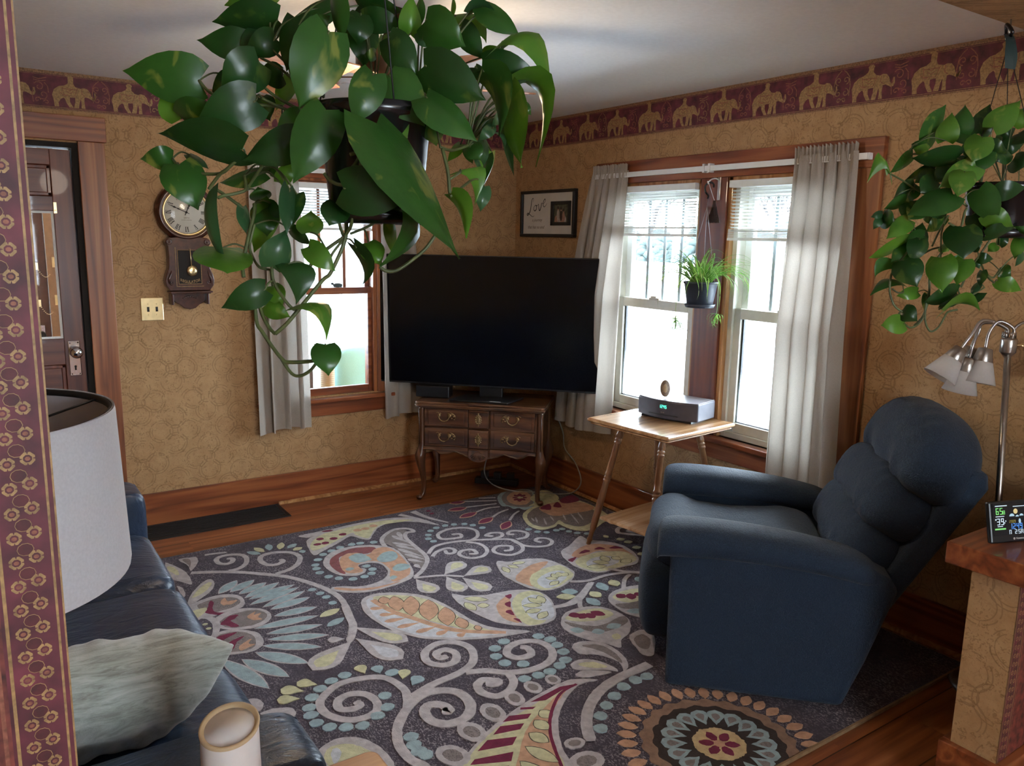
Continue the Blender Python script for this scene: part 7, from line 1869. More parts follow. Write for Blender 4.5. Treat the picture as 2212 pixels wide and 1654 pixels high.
('F','C',[(-.612,-1.032),(-.547,-.962),(-.435,-.904),(-.335,-.881),(-.152,-.918),(-.113,-1.086),(-.153,-1.288),(-.270,-1.366),(-.407,-1.415),(-.474,-1.374),(-.495,-1.312),(-.499,-1.238),(-.542,-1.263),(-.641,-1.263),(-.663,-1.169)]),
('F','G',[(-.599,-1.062),(-.536,-.991),(-.412,-.930),(-.191,-.968),(-.164,-1.148),(-.208,-1.255),(-.334,-1.328),(-.421,-1.336),(-.462,-1.26),(-.459,-1.189),(-.526,-1.232),(-.600,-1.238),(-.632,-1.168)]),
('F','P',[(-.424,-.946),(-.278,-.916),(-.134,-1.002),(-.143,-1.138),(-.327,-1.139),(-.433,-1.119),(-.454,-1.041)]),
('F','M',[(-.427,-.955),(-.331,-.920),(-.380,-1.007),(-.414,-.998)]),
('F','M',[(-.339,-.974),(-.260,-.914),(-.299,-1.009)]),
('F','M',[(-.229,-.896),(-.099,-.850),(-.119,-.963),(-.233,-.967)]),
('F','M',[(-.049,-.854),(.054,-.838),(.018,-.945),(-.069,-.944)]),
('L','W',[(-.574,-1.066),(-.595,-1.128)],0.012),
('L','W',[(-.547,-1.072),(-.600,-1.166)],0.012),
('L','W',[(-.515,-1.113),(-.574,-1.223)],0.012),
('L','W',[(-.460,-1.103),(-.494,-1.189)],0.012),
('L','W',[(-.371,-1.113),(-.424,-1.211)],0.012),
('L','W',[(-.321,-1.121),(-.399,-1.309)],0.012),
('L','W',[(-.270,-1.129),(-.332,-1.266)],0.012),
('F','W',[(-1.116,-1.516),(-1.056,-1.553),(-.971,-1.564),(-.882,-1.619),(-.853,-1.717),(-.848,-1.814),(-.883,-1.867),(-.952,-1.912),(-1.036,-1.938),(-1.109,-1.926),(-1.156,-1.863),(-1.177,-1.759),(-1.176,-1.656)]),
('F','P',[(-1.07,-1.677),(-.973,-1.643),(-.888,-1.656),(-.993,-1.725),(-1.079,-1.79),(-1.124,-1.862),(-1.149,-1.818),(-1.154,-1.744)]),
('F','C',[(-1.102,-1.791),(-1.042,-1.739),(-.933,-1.715),(-.862,-1.728),(-.865,-1.819),(-.888,-1.865),(-.965,-1.904),(-1.041,-1.927),(-1.11,-1.919),(-1.129,-1.859)]),
('F','V',[(-1.069,-1.811),(-.989,-1.772),(-.911,-1.775),(-.895,-1.815),(-.922,-1.858),(-1.01,-1.904),(-1.082,-1.916),(-1.096,-1.866)]),
('L','C',[(-.978,-1.853),(-1.019,-1.813)],0.035,'K'),
('L','C',[(-.970,-1.843),(-.962,-1.789)],0.035,'K'),
('L','C',[(-.953,-1.839),(-.923,-1.79)],0.035,'K'),
('L','C',[(-.936,-1.842),(-.891,-1.818)],0.035,'K'),
('L','C',[(-.988,-1.875),(-1.052,-1.892)],0.035,'K'),
('L','C',[(-1.125,-1.589),(-1.138,-1.665)],0.034,'K'),
('L','C',[(-1.091,-1.586),(-1.064,-1.642)],0.034,'K'),
('L','C',[(-1.062,-1.581),(-.995,-1.598)],0.034,'K'),
('F','W',[(-1.506,-1.727),(-1.457,-1.777),(-1.367,-1.82),(-1.249,-1.839),(-1.17,-1.882),(-1.134,-1.951),(-1.156,-2.055),(-1.22,-2.162),(-1.28,-2.195),(-1.358,-2.186),(-1.432,-2.134),(-1.488,-2.053),(-1.519,-1.928),(-1.525,-1.825)]),
('F','P',[(-1.389,-1.935),(-1.29,-1.881),(-1.344,-1.988),(-1.382,-2.085),(-1.402,-2.13),(-1.433,-2.053)]),
('F','C',[(-1.316,-1.955),(-1.235,-1.889),(-1.159,-1.902),(-1.147,-1.97),(-1.227,-2.061),(-1.289,-2.178),(-1.374,-2.17),(-1.376,-2.077)]),
('F','V',[(-1.267,-1.96),(-1.183,-1.934),(-1.152,-1.993),(-1.173,-2.069),(-1.228,-2.158),(-1.283,-2.17),(-1.325,-2.132),(-1.31,-2.046)]),
('F','M',[(-1.305,-1.878),(-1.268,-1.875),(-1.3,-1.914)]),
('F','M',[(-1.353,-1.945),(-1.315,-1.937),(-1.348,-1.985)]),
('F','M',[(-1.392,-2.013),(-1.359,-2.009),(-1.379,-2.063)]),
('F','M',[(-1.399,-2.086),(-1.38,-2.098),(-1.39,-2.137)]),
('L','C',[(-1.214,-2.044),(-1.291,-2.003)],0.04,'K'),
('L','C',[(-1.205,-2.031),(-1.223,-1.949)],0.04,'K'),
('L','C',[(-1.193,-2.032),(-1.168,-1.957)],0.04,'K'),
('L','C',[(-1.243,-2.076),(-1.317,-2.066)],0.04,'K'),
('L','C',[(-1.231,-2.107),(-1.305,-2.145)],0.04,'K'),
('L','C',[(-1.465,-1.894),(-1.418,-1.917)],0.045,'K'),
('L','C',[(-1.497,-1.836),(-1.498,-1.929)],0.045,'K'),
('L','C',[(-1.479,-1.796),(-1.393,-1.869)],0.045,'K'),
('F','W',[(-1.902,-1.591),(-1.867,-1.548),(-1.799,-1.538),(-1.711,-1.579),(-1.623,-1.674),(-1.583,-1.802),(-1.57,-1.92),(-1.552,-2.025),(-1.506,-2.121),(-1.403,-2.214),(-1.504,-2.199),(-1.612,-2.163),(-1.727,-2.101),(-1.829,-2.016),(-1.894,-1.9),(-1.922,-1.771),(-1.924,-1.675)]),
('F','V',[(-1.881,-1.603),(-1.834,-1.569),(-1.823,-1.701),(-1.773,-1.84),(-1.721,-1.953),(-1.653,-2.062),(-1.515,-2.16),(-1.602,-2.148),(-1.718,-2.086),(-1.817,-2.002),(-1.878,-1.888),(-1.906,-1.769)]),
('F','C',[(-1.834,-1.569),(-1.744,-1.592),(-1.651,-1.676),(-1.604,-1.801),(-1.594,-1.917),(-1.575,-2.045),(-1.535,-2.125),(-1.502,-2.157),(-1.625,-2.058),(-1.707,-1.928),(-1.776,-1.815),(-1.819,-1.692)]),
('S','P',[(-1.844,-1.589),(-1.817,-1.742),(-1.773,-1.84),(-1.721,-1.953),(-1.651,-2.058),(-1.496,-2.172)],0.03),
('P','P',[(-1.821,-1.697),(-1.893,-1.664)],0.034),
('P','P',[(-1.812,-1.774),(-1.883,-1.742)],0.034),
('P','P',[(-1.789,-1.83),(-1.891,-1.812)],0.034),
('P','P',[(-1.763,-1.899),(-1.869,-1.889)],0.034),
('P','P',[(-1.72,-1.971),(-1.82,-1.969)],0.034),
('P','P',[(-1.682,-2.022),(-1.757,-2.034)],0.034),
('P','P',[(-1.639,-2.082),(-1.688,-2.094)],0.034),
('L','P',[(-1.813,-1.658),(-1.789,-1.584)],0.05,'K'),
('L','P',[(-1.791,-1.752),(-1.745,-1.605)],0.07,'K'),
('L','P',[(-1.764,-1.822),(-1.679,-1.646)],0.075,'K'),
('L','P',[(-1.719,-1.903),(-1.627,-1.723)],0.085,'K'),
('L','P',[(-1.673,-1.989),(-1.598,-1.829)],0.075,'K'),
('L','P',[(-1.626,-2.051),(-1.598,-1.95)],0.055,'K'),
('L','P',[(-1.58,-2.097),(-1.571,-2.052)],0.03,'K'),
('S','W',[(-1.178,-2.092),(-1.093,-2.107),(-1.021,-2.087),(-.938,-2.032),(-.853,-1.973)],0.022),
('L','B',[(-1.05,-1.977),(-.988,-2.022)],0.05),
('L','C',[(-1.107,-2.014),(-1.02,-2.055)],0.05),
('F','W',[(-.755,-1.592),(-.648,-1.536),(-.515,-1.457),(-.511,-1.525),(-.441,-1.599),(-.400,-1.703),(-.437,-1.845),(-.509,-1.915),(-.625,-1.912),(-.742,-1.907),(-.791,-1.85),(-.804,-1.733)]),
('F','P',[(-.720,-1.642),(-.546,-1.583),(-.434,-1.698),(-.471,-1.854),(-.554,-1.685),(-.710,-1.707)]),
('F','C',[(-.773,-1.739),(-.686,-1.693),(-.537,-1.711),(-.453,-1.777),(-.476,-1.88),(-.618,-1.903),(-.743,-1.893),(-.785,-1.814)]),
('F','V',[(-.732,-1.778),(-.653,-1.742),(-.562,-1.769),(-.570,-1.85),(-.674,-1.869),(-.745,-1.838)]),
('F','M',[(-.786,-1.694),(-.723,-1.684),(-.780,-1.726)]),
('F','M',[(-.684,-1.659),(-.623,-1.631),(-.611,-1.665)]),
('F','M',[(-.573,-1.655),(-.528,-1.64),(-.522,-1.681)]),
('F','M',[(-.495,-1.685),(-.443,-1.677),(-.430,-1.725)]),
('L','C',[(-.631,-1.84),(-.688,-1.777)],0.05,'K'),
('L','C',[(-.619,-1.82),(-.599,-1.746)],0.05,'K'),
('L','C',[(-.578,-1.816),(-.533,-1.801)],0.05,'K'),
('L','C',[(-.570,-1.864),(-.500,-1.864)],0.05,'K'),
('L','C',[(-.666,-1.86),(-.758,-1.817)],0.05,'K'),
('S','W',[(-.944,-1.91),(-.861,-1.949),(-.741,-1.947),(-.624,-1.979),(-.553,-2.037)],0.022),
('S','W',[(-1.183,-2.086),(-1.1,-2.094),(-.989,-2.05),(-.867,-1.97)],0.022),
('S','W',[(-1.005,-2.063),(-1.065,-2.138),(-1.078,-2.173)],0.022),
('S','W',[(-.775,-2.112),(-.700,-2.036),(-.632,-2.001)],0.022),
('S','W',[(-.681,-1.891),(-.624,-1.966),(-.545,-2.028)],0.022),
('L','B',[(-.832,-1.991),(-.859,-2.084)],0.06),
('L','C',[(-.758,-2.),(-.780,-2.073)],0.06),
('L','C',[(-.933,-2.05),(-.927,-2.123)],0.06),
('L','B',[(-.992,-2.094),(-.987,-2.187)],0.06),
('L','B',[(-1.047,-1.979),(-.981,-2.02)],0.06),
('L','C',[(-1.106,-2.012),(-1.023,-2.052)],0.06),
('L','B',[(-.661,-2.073),(-.600,-2.072)],0.06),
('F','W',[(-1.237,-2.218),(-1.163,-2.162),(-1.066,-2.159),(-.995,-2.203),(-.961,-2.289),(-.978,-2.38),(-1.05,-2.453),(-1.122,-2.482),(-1.164,-2.528),(-1.195,-2.472),(-1.249,-2.384),(-1.268,-2.296)]),
('F','G',[(-1.224,-2.227),(-1.177,-2.295),(-1.11,-2.338),(-.971,-2.324),(-1.004,-2.384),(-1.153,-2.388),(-1.221,-2.287)]),
('F','C',[(-1.191,-2.197),(-1.089,-2.187),(-1.007,-2.217),(-.994,-2.289),(-1.077,-2.299),(-1.156,-2.269),(-1.198,-2.233)]),
('L','B',[(-1.202,-2.338),(-1.25,-2.298)],0.05),
('L','B',[(-1.03,-2.378),(-1.106,-2.369)],0.05),
('L','B',[(-1.129,-2.384),(-1.186,-2.367)],0.05),
('L','C',[(-1.142,-2.469),(-1.098,-2.432)],0.04),
('L','M',[(-1.121,-2.213),(-1.176,-2.191)],0.05),
('L','M',[(-1.092,-2.217),(-1.092,-2.273)],0.05),
('L','M',[(-1.098,-2.213),(-1.15,-2.243)],0.05),
('L','M',[(-1.067,-2.212),(-1.031,-2.276)],0.05),
('F','W',[(-.917,-2.163),(-.850,-2.113),(-.749,-2.104),(-.674,-2.138),(-.743,-2.249),(-.880,-2.38),(-.938,-2.324),(-.938,-2.238)]),
('F','C',[(-.886,-2.16),(-.821,-2.131),(-.733,-2.138),(-.710,-2.176),(-.779,-2.249),(-.857,-2.235)]),
('F','G',[(-.920,-2.217),(-.860,-2.239),(-.785,-2.256),(-.838,-2.312),(-.915,-2.274)]),
('L','M',[(-.812,-2.16),(-.868,-2.171)],0.05),
('L','M',[(-.783,-2.166),(-.822,-2.222)],0.05),
('L','M',[(-.754,-2.173),(-.759,-2.216)],0.05),
('L','B',[(-.927,-2.299),(-.850,-2.337)],0.05),
('S','W',[(-.181,-1.661),(-.251,-1.585),(-.290,-1.528),(-.236,-1.475),(-.170,-1.497),(-.165,-1.552),(-.209,-1.57),(-.229,-1.53)],0.026),
('L','C',[(-.409,-1.538),(-.377,-1.541)],0.04),
('L','C',[(-.375,-1.608),(-.326,-1.622)],0.04),
('L','C',[(-.368,-1.66),(-.315,-1.677)],0.04),
('L','C',[(-.383,-1.744),(-.331,-1.761)],0.04),
('L','C',[(-.420,-1.827),(-.373,-1.841)],0.04),
('L','P',[(-.230,-1.371),(-.194,-1.411)],0.04),
('F','W',[(-1.082,-2.488),(-1.033,-2.463),(-.983,-2.466),(-.971,-2.521),(-1.09,-2.643),(-1.128,-2.62),(-1.112,-2.56)]),
('F','G',[(-1.071,-2.504),(-1.011,-2.496),(-1.018,-2.547),(-1.078,-2.599),(-1.1,-2.568)]),
('S','W',[(-1.974,-1.572),(-1.998,-1.682),(-2.017,-1.77),(-2.053,-1.842),(-2.084,-1.886)],0.034),
('P','C',[(-2.025,-1.784),(-1.88,-2.019)],0.1,'W'),
('P','V',[(-2.056,-1.877),(-1.963,-2.134)],0.115,'W'),
('P','C',[(-2.075,-1.892),(-2.294,-2.026)],0.125,'W'),
('P','W',[(-2.094,-1.862),(-2.157,-1.835)],0.05),
('S','W',[(-1.955,-2.394),(-2.039,-2.411),(-2.114,-2.458),(-2.174,-2.522),(-2.204,-2.575),(-2.222,-2.633),(-2.222,-2.71),(-2.203,-2.76),(-2.197,-2.821)],0.036),
('S','W',[(-2.111,-2.46),(-2.078,-2.4),(-2.057,-2.329),(-2.081,-2.226),(-2.151,-2.182),(-2.248,-2.172),(-2.323,-2.217),(-2.355,-2.265),(-2.354,-2.331),(-2.313,-2.396),(-2.256,-2.419),(-2.2,-2.403),(-2.177,-2.351),(-2.19,-2.287),(-2.24,-2.256),(-2.29,-2.273),(-2.304,-2.324),(-2.266,-2.348),(-2.235,-2.341),(-2.24,-2.311)],0.032),
('P','C',[(-2.134,-2.154),(-2.13,-2.086)],0.05),
('P','B',[(-2.085,-2.185),(-2.075,-2.124)],0.05),
('D','B',[(-2.044,-2.203)],0.028),
('P','C',[(-2.031,-2.265),(-1.989,-2.21)],0.05),
('P','B',[(-2.02,-2.324),(-1.964,-2.282)],0.055),
('D','B',[(-2.204,-2.125)],0.026),
('D','B',[(-2.263,-2.136)],0.026),
('D','B',[(-2.315,-2.163)],0.026),
('D','B',[(-2.362,-2.202)],0.026),
('D','B',[(-2.392,-2.258)],0.026),
('D','B',[(-2.403,-2.306)],0.026),
('D','B',[(-2.404,-2.359)],0.026),
('D','B',[(-2.376,-2.405)],0.026),
('D','B',[(-2.327,-2.436)],0.026),
('D','B',[(-2.276,-2.457)],0.026),
('D','B',[(-2.209,-2.433)],0.026),
('D','B',[(-2.158,-2.403)],0.026),
('D','B',[(-2.135,-2.332)],0.026),
('D','B',[(-2.168,-2.602)],0.026),
('D','B',[(-2.179,-2.647)],0.026),
('D','B',[(-2.179,-2.685)],0.026),
('D','B',[(-2.17,-2.713)],0.026),
('P','C',[(-2.315,-2.133),(-2.372,-2.076)],0.055),
('P','C',[(-2.372,-2.147),(-2.44,-2.091)],0.06),
('P','C',[(-2.4,-2.186),(-2.473,-2.152)],0.055),
('F','W',[(-2.475,-2.548),(-2.445,-2.501),(-2.387,-2.481),(-2.331,-2.5),(-2.29,-2.555),(-2.274,-2.633),(-2.278,-2.707),(-2.325,-2.739),(-2.466,-2.648),(-2.485,-2.605)]),
('F','C',[(-2.447,-2.545),(-2.412,-2.512),(-2.356,-2.53),(-2.318,-2.588),(-2.306,-2.646),(-2.333,-2.703),(-2.45,-2.638),(-2.456,-2.593)]),
('F','V',[(-2.423,-2.538),(-2.399,-2.526),(-2.395,-2.556),(-2.42,-2.594),(-2.435,-2.6),(-2.434,-2.575)]),
('F','W',[(-2.563,-2.099),(-2.532,-2.105),(-2.519,-2.147),(-2.543,-2.185),(-2.572,-2.173)]),
('F','W',[(-2.55,-2.206),(-2.503,-2.198),(-2.452,-2.223),(-2.441,-2.256),(-2.46,-2.283),(-2.504,-2.242)]),
('F','W',[(-2.471,-2.428),(-2.468,-2.464),(-2.484,-2.499),(-2.496,-2.497)]),
('S','W',[(-2.05,-2.39),(-1.942,-2.358),(-1.823,-2.343),(-1.739,-2.3),(-1.694,-2.211),(-1.717,-2.135),(-1.784,-2.101),(-1.86,-2.132),(-1.891,-2.205),(-1.856,-2.259),(-1.8,-2.262),(-1.765,-2.209),(-1.785,-2.162),(-1.83,-2.168),(-1.835,-2.207),(-1.803,-2.21)],0.034),
('S','W',[(-1.805,-2.354),(-1.733,-2.384),(-1.663,-2.444),(-1.564,-2.475),(-1.469,-2.454),(-1.417,-2.385),(-1.426,-2.309),(-1.483,-2.273),(-1.554,-2.282),(-1.592,-2.326),(-1.571,-2.373),(-1.512,-2.377),(-1.495,-2.328),(-1.516,-2.306)],0.034),
('S','W',[(-1.67,-2.455),(-1.685,-2.507),(-1.734,-2.549),(-1.793,-2.554),(-1.825,-2.505),(-1.814,-2.455),(-1.774,-2.435),(-1.742,-2.463)],0.034),
('D','W',[(-1.752,-2.472)],0.036),
('S','W',[(-2.098,-2.441),(-2.034,-2.401),(-1.955,-2.408),(-1.899,-2.458),(-1.899,-2.542),(-1.947,-2.603),(-2.017,-2.61),(-2.064,-2.567),(-2.063,-2.504),(-2.028,-2.473),(-1.989,-2.497),(-1.984,-2.541),(-2.006,-2.527)],0.04),
('D','B',[(-1.547,-2.232)],0.027),
('D','B',[(-1.608,-2.26)],0.027),
('D','B',[(-1.64,-2.316)],0.027),
('D','B',[(-1.638,-2.376)],0.027),
('D','B',[(-1.58,-2.421)],0.027),
('D','B',[(-1.397,-2.272)],0.027),
('D','B',[(-1.373,-2.32)],0.027),
('D','B',[(-1.376,-2.373)],0.027),
('D','B',[(-1.388,-2.429)],0.027),
('D','B',[(-1.421,-2.485)],0.027),
('D','B',[(-1.467,-2.508)],0.027),
('D','B',[(-1.526,-2.523)],0.027),
('D','B',[(-1.58,-2.52)],0.027),
('D','B',[(-1.639,-2.513)],0.027),
('D','B',[(-1.355,-2.757)],0.027),
('D','B',[(-1.426,-2.784)],0.027),
('D','B',[(-1.49,-2.815)],0.027),
('D','B',[(-1.55,-2.853)],0.027),
('D','B',[(-1.599,-2.91)],0.027),
('D','B',[(-2.167,-2.603)],0.027),
('D','B',[(-2.18,-2.648)],0.027),
('D','B',[(-2.182,-2.684)],0.027),
('D','B',[(-2.171,-2.713)],0.027),
('D','B',[(-1.285,-2.744)],0.027),
('F','W',[(-1.408,-2.667),(-1.493,-2.613),(-1.62,-2.621),(-1.777,-2.659),(-1.896,-2.699),(-2.001,-2.751),(-2.09,-2.806),(-2.158,-2.866),(-2.025,-2.981),(-1.839,-3.051),(-1.774,-2.92),(-1.723,-2.834),(-1.652,-2.752),(-1.547,-2.681),(-1.474,-2.655)]),
('F','C',[(-1.501,-2.645),(-1.604,-2.645),(-1.727,-2.678),(-1.836,-2.7),(-1.95,-2.738),(-2.061,-2.803),(-2.139,-2.878),(-2.002,-2.986),(-1.848,-3.025),(-1.788,-2.888),(-1.744,-2.821),(-1.674,-2.738),(-1.583,-2.673)]),
('F','P',[(-1.544,-2.655),(-1.633,-2.683),(-1.731,-2.728),(-1.83,-2.79),(-1.927,-2.888),(-1.997,-2.98),(-1.852,-3.011),(-1.777,-2.86),(-1.706,-2.77),(-1.623,-2.703)]),
('L','C',[(-1.712,-2.714),(-1.706,-2.77)],0.05,'K'),
('L','C',[(-1.764,-2.752),(-1.755,-2.82)],0.05,'K'),
('L','C',[(-1.822,-2.801),(-1.797,-2.876)],0.05,'K'),
('L','C',[(-1.875,-2.855),(-1.832,-2.976)],0.05,'K'),
('L','C',[(-1.933,-2.907),(-1.909,-3.031)],0.05,'K'),
('S','M',[(-1.495,-2.649),(-1.589,-2.669),(-1.693,-2.752),(-1.759,-2.835),(-1.8,-2.914),(-1.834,-2.993),(-1.854,-3.041)],0.012),
('G','M',[(-1.501,-2.645),(-1.559,-2.631),(-1.652,-2.643),(-1.713,-2.653),(-1.659,-2.674),(-1.568,-2.654)]),
('G','M',[(-1.763,-2.662),(-1.713,-2.687),(-1.731,-2.695),(-1.769,-2.671)]),
('G','M',[(-1.824,-2.682),(-1.751,-2.713),(-1.779,-2.73),(-1.863,-2.701)]),
('G','M',[(-1.885,-2.718),(-1.805,-2.745),(-1.836,-2.768),(-1.931,-2.743)]),
('G','M',[(-1.963,-2.759),(-1.867,-2.796),(-1.905,-2.824),(-2.021,-2.79)]),
('G','M',[(-2.051,-2.82),(-1.925,-2.854),(-1.957,-2.891),(-2.077,-2.836)]),
('G','M',[(-2.1,-2.852),(-1.975,-2.906),(-2.007,-2.943),(-2.136,-2.885)]),
('F','W',[(-1.533,-2.601),(-1.55,-2.61),(-1.567,-2.606),(-1.579,-2.591),(-1.58,-2.569),(-1.571,-2.55),(-1.554,-2.541),(-1.536,-2.545),(-1.524,-2.561),(-1.523,-2.582)]),
('F','G',[(-1.541,-2.591),(-1.551,-2.596),(-1.561,-2.594),(-1.568,-2.585),(-1.568,-2.572),(-1.563,-2.561),(-1.553,-2.556),(-1.543,-2.558),(-1.536,-2.567),(-1.535,-2.58)]),
('F','W',[(-1.629,-2.612),(-1.647,-2.621),(-1.665,-2.612),(-1.677,-2.591),(-1.676,-2.565),(-1.665,-2.543),(-1.646,-2.534),(-1.628,-2.542),(-1.616,-2.564),(-1.617,-2.591)]),
('F','G',[(-1.636,-2.598),(-1.647,-2.603),(-1.658,-2.598),(-1.664,-2.586),(-1.664,-2.57),(-1.657,-2.558),(-1.647,-2.553),(-1.636,-2.557),(-1.629,-2.57),(-1.629,-2.586)]),
('F','W',[(-1.73,-2.643),(-1.751,-2.651),(-1.77,-2.641),(-1.779,-2.615),(-1.776,-2.584),(-1.76,-2.558),(-1.739,-2.549),(-1.719,-2.56),(-1.71,-2.587),(-1.714,-2.618)]),
('F','G',[(-1.736,-2.625),(-1.748,-2.63),(-1.759,-2.624),(-1.765,-2.609),(-1.763,-2.591),(-1.754,-2.576),(-1.741,-2.571),(-1.73,-2.577),(-1.725,-2.593),(-1.727,-2.611)]),
('F','W',[(-1.841,-2.686),(-1.865,-2.695),(-1.888,-2.681),(-1.9,-2.65),(-1.898,-2.612),(-1.882,-2.583),(-1.857,-2.573),(-1.834,-2.587),(-1.821,-2.619),(-1.824,-2.657)]),
('F','G',[(-1.85,-2.664),(-1.864,-2.67),(-1.877,-2.662),(-1.884,-2.644),(-1.883,-2.622),(-1.873,-2.605),(-1.859,-2.599),(-1.845,-2.607),(-1.838,-2.626),(-1.84,-2.648)]),
('F','W',[(-1.953,-2.74),(-1.978,-2.751),(-2.004,-2.74),(-2.022,-2.71),(-2.025,-2.672),(-2.011,-2.641),(-1.986,-2.628),(-1.959,-2.64),(-1.941,-2.671),(-1.939,-2.709)]),
('F','G',[(-1.965,-2.719),(-1.979,-2.726),(-1.995,-2.719),(-2.005,-2.702),(-2.007,-2.68),(-1.999,-2.662),(-1.984,-2.655),(-1.969,-2.661),(-1.958,-2.679),(-1.957,-2.701)]),
('F','W',[(-2.061,-2.811),(-2.086,-2.825),(-2.116,-2.816),(-2.139,-2.788),(-2.148,-2.751),(-2.138,-2.719),(-2.113,-2.704),(-2.082,-2.712),(-2.058,-2.741),(-2.05,-2.779)]),
('F','G',[(-2.077,-2.792),(-2.092,-2.8),(-2.109,-2.795),(-2.123,-2.779),(-2.128,-2.757),(-2.122,-2.738),(-2.107,-2.73),(-2.089,-2.735),(-2.075,-2.751),(-2.071,-2.773)]),
('F','W',[(-1.692,-2.942),(-1.709,-2.953),(-1.732,-2.954),(-1.752,-2.945),(-1.763,-2.929),(-1.76,-2.912),(-1.744,-2.901),(-1.721,-2.9),(-1.7,-2.909),(-1.689,-2.925)]),
('F','G',[(-1.706,-2.936),(-1.716,-2.942),(-1.729,-2.943),(-1.742,-2.938),(-1.748,-2.928),(-1.746,-2.919),(-1.737,-2.912),(-1.723,-2.911),(-1.711,-2.917),(-1.704,-2.926)]),
('F','W',[(-1.699,-3.046),(-1.727,-3.065),(-1.764,-3.067),(-1.797,-3.052),(-1.813,-3.026),(-1.807,-2.998),(-1.78,-2.978),(-1.742,-2.975),(-1.708,-2.99),(-1.692,-3.017)]),
('F','G',[(-1.722,-3.036),(-1.738,-3.047),(-1.76,-3.048),(-1.779,-3.04),(-1.788,-3.024),(-1.784,-3.008),(-1.769,-2.997),(-1.747,-2.995),(-1.727,-3.004),(-1.718,-3.019)]),
('F','W',[(-1.33,-2.413),(-1.271,-2.406),(-1.204,-2.466),(-1.2,-2.574),(-1.236,-2.651),(-1.283,-2.677),(-1.25,-2.609),(-1.281,-2.523),(-1.339,-2.478)]),
('F','G',[(-1.295,-2.435),(-1.227,-2.47),(-1.219,-2.562),(-1.248,-2.627),(-1.253,-2.523)]),
('F','W',[(-1.423,-2.524),(-1.363,-2.518),(-1.312,-2.57),(-1.296,-2.66),(-1.34,-2.625),(-1.43,-2.568)]),
('F','C',[(-1.399,-2.54),(-1.339,-2.558),(-1.316,-2.619),(-1.38,-2.584)]),
('F','W',[(-1.458,-2.597),(-1.404,-2.592),(-1.327,-2.653),(-1.422,-2.635)]),
('S','W',[(-1.16,-2.69),(-1.219,-2.693),(-1.332,-2.7),(-1.448,-2.73),(-1.55,-2.79),(-1.628,-2.87),(-1.674,-2.949)],0.042),
('D','B',[(-1.23,-2.749)],0.027),
('D','B',[(-1.286,-2.747)],0.027),
('D','B',[(-1.355,-2.755)],0.027),
]
FLOWER_C = (-1.319, -3.190)
FR_ = {'disc': 0.0882, 'p1': 0.1059, 'p2': 0.1965, 't1': 0.2194, 't2': 0.2596, 'o1': 0.2725, 'o2': 0.3429}
rugmat('rug_D', (0.060, 0.047, 0.062), (0.30, 0.26, 0.27), 0.75)
rugmat('rug_W', (0.43, 0.385, 0.385))
rugmat('rug_V', (0.50, 0.50, 0.53))
rugmat('rug_C', (0.52, 0.49, 0.30))
rugmat('rug_B', (0.29, 0.375, 0.395))
rugmat('rug_P', (0.50, 0.29, 0.185))
rugmat('rug_M', (0.165, 0.018, 0.050))
rugmat('rug_G', (0.22, 0.185, 0.175), (0.07, 0.055, 0.06), 0.6)
rugmat('rug_N', (0.24, 0.075, 0.075), (0.10, 0.06, 0.07), 0.7)
rugmat('rug_K', (0.075, 0.065, 0.050))
rugmat('rug_T', (0.27, 0.165, 0.115))
rugmat('rug_Y', (0.040, 0.026, 0.022))
rugmat('rug_H', (0.52, 0.38, 0.20))
rugmat('rug_binding', (0.27, 0.17, 0.09))
RM = ['rug_D', 'rug_W', 'rug_V', 'rug_C', 'rug_B', 'rug_P', 'rug_M', 'rug_G', 'rug_N', 'rug_K', 'rug_T', 'rug_Y', 'rug_H', 'rug_binding']
RI = {m[4]: i for i, m in enumerate(RM)}
rx0, rx1, ry0, ry1, rz = -3.02, -0.075, -3.365, -0.575, 0.012
RG = thing('area_rug', 'large dark purple-grey rug with carved paisley scrolls and flowers', 'rug', (-1.55, -1.97, 0))
part(MB().box(rx0, rx1, ry0, ry1, 0.0005, rz), 'backing', 'rug_D', RG)
part(MB().box(rx0-.006, rx1+.006, ry0-.008, ry0, 0.0005, rz+.001).box(rx0-.006, rx1+.006, ry1, ry1+.004, 0.0005, rz).box(rx1, rx1+.006, ry0, ry1, 0.0005, rz).box(rx0-.006, rx0, ry0, ry1, 0.0005, rz), 'binding', 'rug_binding', RG)
rm = MB(); lay = [0]
def clampp(p): return (min(max(p[0], rx0), rx1), min(max(p[1], ry0), ry1))
rr_ = random.Random(9)
def rpoly(pts, col, up=0.0):
    h = rz+0.0011+lay[0]*0.000004+up
    P = [clampp(p) for p in pts]
    Q = [P[0]]
    for p in P[1:]:
        if abs(p[0]-Q[-1][0])+abs(p[1]-Q[-1][1]) > 1e-4: Q.append(p)
    if len(Q) < 3: return
    n = len(Q)
    rm.add([(x, y, h) for x, y in Q]+[(x, y, rz) for x, y in Q], [tuple(range(n))]+[(i, (i+1) % n, (i+1) % n+n, i+n) for i in range(n)], RI[col])
def jit(pts, a=0.0016): return [(x+rr_.uniform(-a, a), y+rr_.uniform(-a, a)) for x, y in pts]
